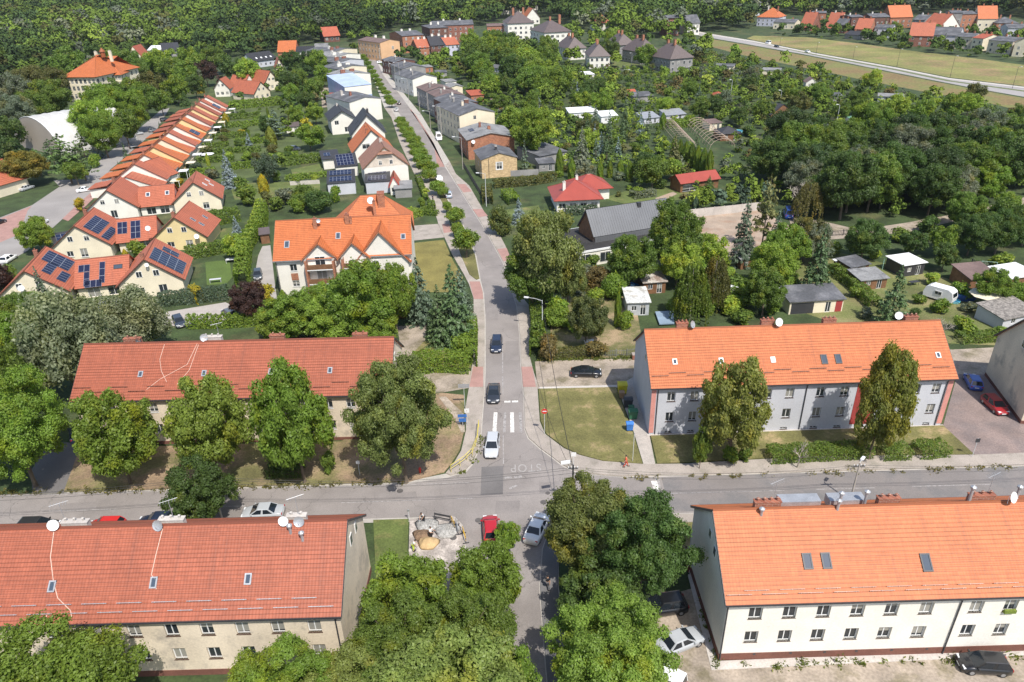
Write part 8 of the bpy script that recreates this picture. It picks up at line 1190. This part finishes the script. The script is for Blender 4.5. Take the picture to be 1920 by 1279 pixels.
# ----------------------------------------------------------------- scattered plants of gardens and woods
def inpoly(x, y, poly):
    c = False; j = len(poly) - 1
    for i in range(len(poly)):
        if (poly[i][1] > y) != (poly[j][1] > y) and x < (poly[j][0] - poly[i][0]) * (y - poly[i][1]) / (poly[j][1] - poly[i][1]) + poly[i][0]: c = not c
        j = i
    return c
EXB = [(min(p[0] for p in q), max(p[0] for p in q), min(p[1] for p in q), max(p[1] for p in q), q) for q in EXCL]
def free(x, y): return not any(a <= x <= b and c <= y <= d and inpoly(x, y, q) for a, b, c, d, q in EXB)
TAKEN = [(o.location.x, o.location.y, o.scale.x * .32) for o in COL.objects if o.parent is None and o.get('category') in ('tree', 'conifer', 'shrub')]
def scatter(poly_px, sp, jit=.45, clear=()):
    poly = [tuple(P(*q).xy) for q in poly_px]; x0, x1 = min(p[0] for p in poly), max(p[0] for p in poly); y0, y1 = min(p[1] for p in poly), max(p[1] for p in poly); out = []; y = y0
    while y < y1:
        s = sp(y) if callable(sp) else sp; x = x0 + rng.uniform(0, s)
        while x < x1:
            px_, py_ = x + rng.uniform(-jit, jit) * s, y + rng.uniform(-jit, jit) * s
            if inpoly(px_, py_, poly) and free(px_, py_) and not any((px_ - a) ** 2 + (py_ - b) ** 2 < r * r for a, b, r in TAKEN): out.append((px_, py_))
            x += s
        y += s
    rng.shuffle(out); return out
def pick(mix): k = list(mix); w = np.array([mix[i] for i in k], float); return k[rng.choice(len(k), p=w / w.sum())]
def fill(poly, sp, mix, tints, hmul=1., group=None, nmax=999):
    n = 0
    for x, y in scatter(poly, sp):
        if n >= nmax: break
        k = pick(mix)
        if k in ('round', 'big', 'tall', 'weeping', 'pine', 'spruce') and any(inpoly(x, y, q) for q in EXT): k = 'shrub'
        d = (Vector((x, y, 2)) - Vector((0, 0, HC))).dot(CF) / FPX
        w, h = dict(round=(rng.uniform(5, 8.5), 1.05), tall=(rng.uniform(4.5, 7), 1.4), shrub=(rng.uniform(2., 4.6), .75), spruce=(rng.uniform(3, 4.4), 2.2), thuja=(rng.uniform(1.2, 1.7), 3.), pine=(rng.uniform(4, 6), 1.5), weeping=(rng.uniform(4, 6), 1.4), big=(rng.uniform(9, 13), 1.05))[k]
        kk = 'round' if k == 'big' else k; t = pick(tints) if kk not in ('spruce',) else pick(dict(spruce=4, bluegreen=2, blue=1)); w *= hmul; plant(lvl(kk, w / d), Vector((x, y, 0)), w, w * h * rng.uniform(.88, 1.15), t, None, group); n += 1; TAKEN.append((x, y, w * .3))
GT_ = dict(mid=4, green=4, bright=2, dark=2, olive=1, lime=.6, grey=.7, brownish=.4)
GD = dict(deep=4, dark=4, mid=3, grey=1.2, green=1)
# dense belt of trees right of the gravel track
fill([(1500, 285), (1640, 290), (1780, 285), (1930, 300), (1990, 350), (1930, 372), (1800, 396), (1700, 414), (1610, 425), (1540, 405), (1500, 400), (1430, 340), (1420, 300)], 7.2, dict(big=5, round=2), GD, 1., 'trees of the dark belt behind the gravel track', 75)
fill([(1700, 438), (1810, 418), (1930, 392), (2000, 420), (1990, 520), (1880, 500), (1800, 495), (1690, 500), (1640, 470)], 7., dict(round=3, shrub=3), dict(mid=4, dark=3, green=2), 1., 'trees at the right end of the gravel track', 34)
fill([(1270, 505), (1420, 490), (1480, 505), (1465, 585), (1400, 612), (1250, 612), (1215, 600), (1250, 560)], 4.2, dict(shrub=6, round=2), dict(green=5, bright=3, mid=2, lime=1), 1.05, 'bushes of the gardens behind the grey house', 90)
fill([(1440, 470), (1620, 452), (1700, 470), (1760, 500), (1600, 500), (1460, 500)], 5.2, dict(shrub=4, round=1), GT_, 1., 'bushes at the top of the allotment lawn', 36)
fill([(1580, 560), (1700, 560), (1860, 590), (1900, 640), (1800, 636), (1600, 600)], 5.5, dict(shrub=6), GT_, .75, 'small shrubs on the allotment lawn', 34)
fill([(1690, 500), (1940, 500), (1940, 640), (1860, 640), (1790, 560)], 4.6, dict(shrub=6, round=1), GT_, .9, 'shrubs between the huts at the right edge', 40)
fill([(1430, 500), (1600, 500), (1640, 560), (1560, 600), (1440, 560)], 6, dict(shrub=5), GT_, .8, 'shrubs beside the dark spruce on the lawn', 20)
fill([(1040, 500), (1160, 495), (1200, 560), (1140, 640), (1050, 600)], 4.6, dict(shrub=6), GT_, .85, 'shrubs of the corner garden', 26)
fill([(1040, 345), (1180, 320), (1260, 335), (1380, 350), (1450, 370), (1440, 400), (1290, 402), (1275, 350), (1150, 385), (1130, 360)], 7.5, dict(shrub=3, round=1, thuja=1), GT_, .9, 'shrubs around the bungalow lawn', 30)
fill([(945, 300), (1060, 250), (1240, 240), (1260, 300), (1200, 330), (1060, 335), (985, 330)], 7.5, dict(spruce=3, round=3, shrub=3, thuja=1), GT_, .9, 'garden plants behind the bungalow', 60)
fill([(930, 130), (1020, 120), (1100, 140), (1180, 170), (1300, 180), (1500, 210), (1500, 285), (1420, 300), (1260, 300), (1250, 240), (1060, 245), (960, 240), (915, 200), (880, 150)], 9.5, dict(round=5, shrub=5, spruce=1, thuja=.5), GT_, 1., 'plants of the middle allotments', 190)
fill([(1200, 130), (1310, 100), (1400, 110), (1600, 160), (1780, 190), (1930, 222), (1930, 300), (1640, 288), (1500, 280), (1480, 205), (1300, 178)], 10.5, dict(round=5, shrub=5), GT_, 1., 'plants of the upper allotments', 170)
fill([(1005, 60), (1100, 62), (1240, 80), (1330, 72), (1340, 100), (1210, 130), (1150, 130), (1110, 128), (1060, 118), (1000, 95)], 10, dict(round=5, big=1, shrub=1), dict(mid=4, dark=4, green=3, bright=1), 1.05, 'trees around the villas', 70)
fill([(1450, 48), (1930, 60), (1930, 90), (1700, 85), (1450, 62)], 13, dict(round=4, spruce=1), dict(dark=4, mid=4, green=1), 1.1, 'trees in the settlement', 50)
fill([(640, 70), (720, 90), (760, 95), (800, 110), (860, 108), (880, 130), (830, 135), (770, 128), (640, 100)], 11, dict(round=5), dict(dark=3, mid=4, green=3), 1., 'trees at the end of the street', 26)
fill([(765, 122), (830, 112), (885, 140), (930, 190), (985, 262), (950, 240), (905, 205), (870, 185), (800, 150)], 6, dict(round=3, shrub=3), GT_, .85, 'yard plants behind the tenements', 46)
fill([(875, 100), (960, 88), (1010, 98), (1060, 128), (1060, 200), (960, 215), (900, 165), (850, 130)], 8.5, dict(round=4, big=3), dict(mid=4, dark=3, green=3, bright=1), 1.1, 'trees between the villas and the street', 90)
fill([(-40, 230), (0, 190), (130, 150), (150, 100), (250, 105), (330, 110), (420, 125), (400, 160), (330, 190), (260, 210), (130, 200), (30, 260)], 9, dict(round=3, big=3), dict(mid=4, dark=4, green=3, grey=1), 1., 'trees around the school', 60)
fill([(520, 130), (610, 118), (612, 190), (540, 210), (500, 160)], 8, dict(round=3, big=1), GD, 1., 'trees between the terrace and the street', 30)
fill([(1600, 95), (1640, 88), (1900, 115), (1930, 112), (1900, 95), (1620, 80)], 10, dict(round=3, shrub=2, spruce=1), dict(dark=3, deep=2, mid=3), 1., 'trees along the settlement edge', 24)
fill([(405, 190), (610, 150), (610, 240), (540, 300), (420, 320), (360, 320)], 10, dict(shrub=5, round=1, thuja=.6), GT_, .8, 'plants of the terrace gardens', 50)
fill([(1395, 72), (1500, 62), (1600, 75), (1720, 92), (1860, 106), (1930, 112), (1930, 120), (1800, 106), (1600, 80), (1480, 70), (1400, 70)], 9, dict(round=2, shrub=3), dict(dark=3, deep=2, mid=3), 1., 'trees along the settlement edge', 60)
fill([(20, 600), (75, 600), (60, 700), (0, 720), (-30, 650)], 7, dict(shrub=3, round=2), dict(mid=2, green=2), 1., 'bushes at the left edge', 14)
fill([(600, 640), (735, 618), (745, 600), (735, 590), (690, 600), (560, 615), (520, 635)], 5.5, dict(round=2, shrub=1), dict(green=3, bright=2), .85, 'trees behind the beige house', 24)
# ----------------------------------------------------------------- far woods: one mass
def wood(name, poly, sp, label, tints, size, quads=150, extra=(), fs=.17):
    pts = [(x, y, None, None, None) for x, y in (scatter(poly, sp) if poly else [])] + list(extra); pts.sort(key=lambda p: p[1]); base = []
    for i in range(5):
        cs, rs = crown_lobes(8, .5, .12, 1, .19); cs = np.array(cs); rs = np.array(rs); n = quads; k = rng.choice(len(cs), n, p=rs ** 2 / (rs ** 2).sum()); d = sph(n); d[:, 2] = np.abs(d[:, 2]) * .8 + d[:, 2] * .2; base.append((cs[k] + d * rs[k][:, None], d, rng.uniform(.2, .8, len(cs))[k]))
    A, N_, V, C_ = [], [], [], []
    tn = list(tints)
    for x, y, ws, hs, tt in pts:
        b, d, v = base[rng.integers(5)]; s = ws or size(y) * rng.uniform(.65, 1.5); h = hs or s * rng.uniform(.95, 1.35); a = rng.uniform(0, 6.28); c, sn = math.cos(a), math.sin(a); R_ = np.array([[c, sn, 0], [-sn, c, 0], [0, 0, 1]])
        A.append((b @ R_) * np.array([s, s, h]) + np.array([x, y, 0])); N_.append(d @ R_ + rng.normal(size=d.shape) * .45 + np.array([0, 0, .3])); V.append(v * .45 + rng.uniform(0, .25) + rng.uniform(0, .25, len(v))); g_ = math.sin(x * .016 + 1.3 * math.sin(y * .011)) * math.cos(y * .0105 + .004 * x); t = tt or TINT[pick(tints) if name != 'forest' or g_ < .25 else pick(dict(mid=4, olive=2, green=3, grey=2, silver=.4, bright=1))]; j = rng.uniform(.75, 1.2) * (1 if name != 'forest' or g_ > -.2 else .72); C_.append(np.tile(np.array([*t, 1]) * j, (len(v), 1)))
    pos = np.concatenate(A); nr = np.concatenate(N_); v = np.concatenate(V); col = np.concatenate(C_); sz = np.concatenate([np.full(quads, size(y) * fs) for x, y, *_ in pts])
    global LEAFF
    me = leafmesh(name, pos, nr, 1., v, FARLEAF, 1.4) if False else leafmesh(name, pos, nr, sz, v, FARLEAF, 1.4); at = me.attributes.new('tint', 'FLOAT_COLOR', 'FACE'); at.data.foreach_set('color', col.astype(np.float32).ravel()); return tag(obj(name, me), label, None, None, 'stuff')
FARLEAF, t_, b_ = nodes('far_leaf'); N = t_.nodes; a1 = N.new('ShaderNodeAttribute'); a1.attribute_name = 'tint'; a2 = N.new('ShaderNodeAttribute'); a2.attribute_name = 'v'; k_ = N.new('ShaderNodeMath'); k_.operation = 'MULTIPLY_ADD'; k_.inputs[1].default_value = .55; k_.inputs[2].default_value = .62; t_.links.new(a2.outputs['Fac'], k_.inputs[0]); v_ = N.new('ShaderNodeVectorMath'); v_.operation = 'SCALE'; t_.links.new(a1.outputs['Color'], v_.inputs[0]); t_.links.new(k_.outputs[0], v_.inputs['Scale']); t_.links.new(v_.outputs[0], b_.inputs['Base Color']); b_.inputs['Roughness'].default_value = .9; b_.inputs['Specular IOR Level'].default_value = .1
FT = dict(deep=4, dark=6, mid=4, green=1, olive=1., grey=.7)
wood('forest', [(-260, 190), (-40, 200), (0, 180), (125, 150), (140, 100), (280, 96), (345, 100), (470, 112), (530, 96), (600, 80), (640, 72), (690, 82), (715, 66), (760, 54), (900, 48), (930, 50), (945, 36), (1010, 32), (1100, 60), (1130, 64), (1180, 72), (1250, 74), (1330, 60), (1400, 58), (1420, 28), (1580, 30), (1640, 32), (1800, 24), (1920, 36), (2400, 60), (2400, -22), (-260, 20)], lambda y: max(8.5, .0165 * y), 'wooded hills and parkland behind the town', FT, lambda y: max(11, .0215 * y), 190, (), .14)
allb = [o for o in COL.objects if o.parent is None and o.name.split('.')[0] == 'broadleaf_tree']; alls = [o for o in COL.objects if o.parent is None and o.name.split('.')[0] == 'garden_shrub']; alls.sort(key=lambda o: -o.scale.x / max(1., (o.location - Vector((0, 0, HC))).dot(CF))); allb.sort(key=lambda o: -o.scale.x / max(1., (o.location - Vector((0, 0, HC))).dot(CF)))
EXTRA = []; EXS = []
for o in alls[290:]:
    EXS.append((o.location.x, o.location.y, o.scale.x, o.scale.z, tuple(o.color)[:3])); AUTO[:] = [q for q in AUTO if q[0] is not o]; bpy.data.objects.remove(o)
for o in allb[290:]:
    ch = list(o.children); EXTRA.append((o.location.x, o.location.y, o.scale.x, o.scale.z, tuple(ch[0].color)[:3])); AUTO[:] = [q for q in AUTO if q[0] is not o]
    for c_ in ch: bpy.data.objects.remove(c_)
    bpy.data.objects.remove(o)
wood('undergrowth', [(880, 150), (930, 130), (1200, 135), (1310, 102), (1600, 160), (1930, 222), (2000, 350), (1930, 372), (1700, 416), (1540, 405), (1430, 400), (1290, 400), (1180, 325), (985, 330), (940, 250)], 5.2, 'low garden undergrowth between the allotment trees', GT_, lambda y: 3.1, 130)
# ================================================================= LABELS OF THE SCATTERED PLANTS
wood('small_trees', None, None, 'small distant broadleaf trees among the allotments and houses', GT_, lambda y: 5. if y < 420 else 8., 260, EXTRA)
wood('small_shrubs', None, None, 'small distant shrubs in the allotments', GT_, lambda y: 3., 160, EXS)
hz = MB(); hz.box(-2700, 2700, -260, 3700, -1, 66); hzo = hz.mesh('haze', []); hm, ht, hb = nodes('haze_air'); ht.nodes.remove(hb); pv = ht.nodes.new('ShaderNodeVolumePrincipled'); pv.inputs['Color'].default_value = (.86, .92, 1, 1); pv.inputs['Density'].default_value = .00005; pv.inputs['Anisotropy'].default_value = .2; ht.links.new(pv.outputs[0], ht.nodes['Material Output'].inputs['Volume']); hzo.materials.append(hm); tag(obj('haze', hzo), 'thin summer haze over the town', None, None, 'stuff')
SC.cycles.volume_bounces = 0; SC.cycles.volume_max_steps = 32
LM = [('the white cottage', 1665, 245), ('the pointed summer house', 1463, 215), ('the greenhouse frames', 1310, 260), ('the black gazebo', 1370, 255), ('the red metal roof', 1080, 365), ('the graphite roof', 1180, 410), ('the open red roofed pavilion', 1310, 350), ('the sand lot', 1360, 430), ('the dead birch', 1495, 350), ('the gravel track', 1620, 435), ('the caravan', 1760, 545), ('the slide', 1835, 505), ('the blue van', 1477, 400),
      ('the dark spruce on the lawn', 1525, 490), ('the red door hut', 1528, 570), ('the grey garage', 1195, 570), ('the wooden hut', 1225, 530), ('the slatted greenhouse', 1140, 222), ('the white villas', 1110, 105), ('the dark grey villas', 1240, 110), ('the tall white block', 975, 55), ('the yellow brick house', 935, 310), ('the cream tenement', 890, 235), ('the white gabled tenement', 800, 160), ('the salmon corner house', 730, 100), ('the slate blue roof', 500, 118),
      ('the cream gables', 495, 165), ('the terrace end', 390, 185), ('the middle of the terrace', 330, 235), ('the near end of the terrace', 270, 320), ('the rear stepped house', 300, 370), ('the front stepped house', 190, 520), ('the orange apartment house', 640, 430), ('the black roofed house', 690, 230), ('the garden lawn', 575, 325), ('the school', 190, 140), ('the dome hall', 80, 240), ('the left road', 200, 310), ('the silvery willow', 150, 640), ('the beige house', 450, 700), ('the sandy lane', 830, 700),
      ('the grey house', 1500, 700), ('the field road van', 1440, 80), ('the tan field', 1560, 150), ('the orange hipped roof', 1437, 40), ('the steep red roofs', 1530, 50), ('the bright orange settlement roof', 1686, 40), ('the beige terrace', 1800, 85), ('the red allotment hut', 1838, 232), ('the garden lane', 1560, 235), ('the upper allotment huts', 1400, 140), ('the red brown hut', 1185, 178), ('the white greenhouse roof', 1090, 222), ('the tall spruce', 1388, 430), ('the corner garden', 1100, 640), ('the lawn square', 820, 490), ('the huge street tree', 1020, 480),
      ('the bottom edge', 900, 1260), ('the left edge', 5, 700), ('the driveway hedge', 480, 460), ('the globe tree row', 780, 280), ('the far globe tree row', 705, 150), ('the right edge below the track', 1900, 450), ('the dark belt end', 1900, 320)]
groups_ = {}
for o, kind, x, y in AUTO:
    n, lx, ly = min(LM, key=lambda l: (l[1] - x) ** 2 + ((l[2] - y) * 1.6) ** 2); dx, dy = x - lx, (y - ly) * 1.6
    rel = ('right of' if dx > 0 else 'left of') if abs(dx) > abs(dy) else ('below' if dy > 0 else 'above'); groups_.setdefault(f"{kind} {rel} {n}", []).append((x, o))
OR2 = ['first', 'second', 'third', 'fourth', 'fifth', 'sixth', 'seventh', 'eighth', 'ninth', 'tenth', 'eleventh', 'twelfth', 'thirteenth', 'fourteenth', 'fifteenth', 'sixteenth', 'seventeenth', 'eighteenth', 'nineteenth', 'twentieth']
for b_, l in groups_.items():
    l.sort(key=lambda q: q[0])
    for i, (x, o) in enumerate(l): o['label'] = b_ if len(l) == 1 else f"{b_}, {OR2[i]} from the left" if i < 20 else f"{b_}, {OR2[i - 20]} from the right end group"
print('TOP', sum(1 for o in COL.objects if o.parent is None), 'ALL', len(COL.objects))
from collections import Counter
print(Counter(o.name.split('.')[0] for o in COL.objects if o.parent is None).most_common(14))

for o in COL.objects:
    if o.parent is None and o.get('label') and len(o['label'].split()) > 16: print('LONG', o['label'])
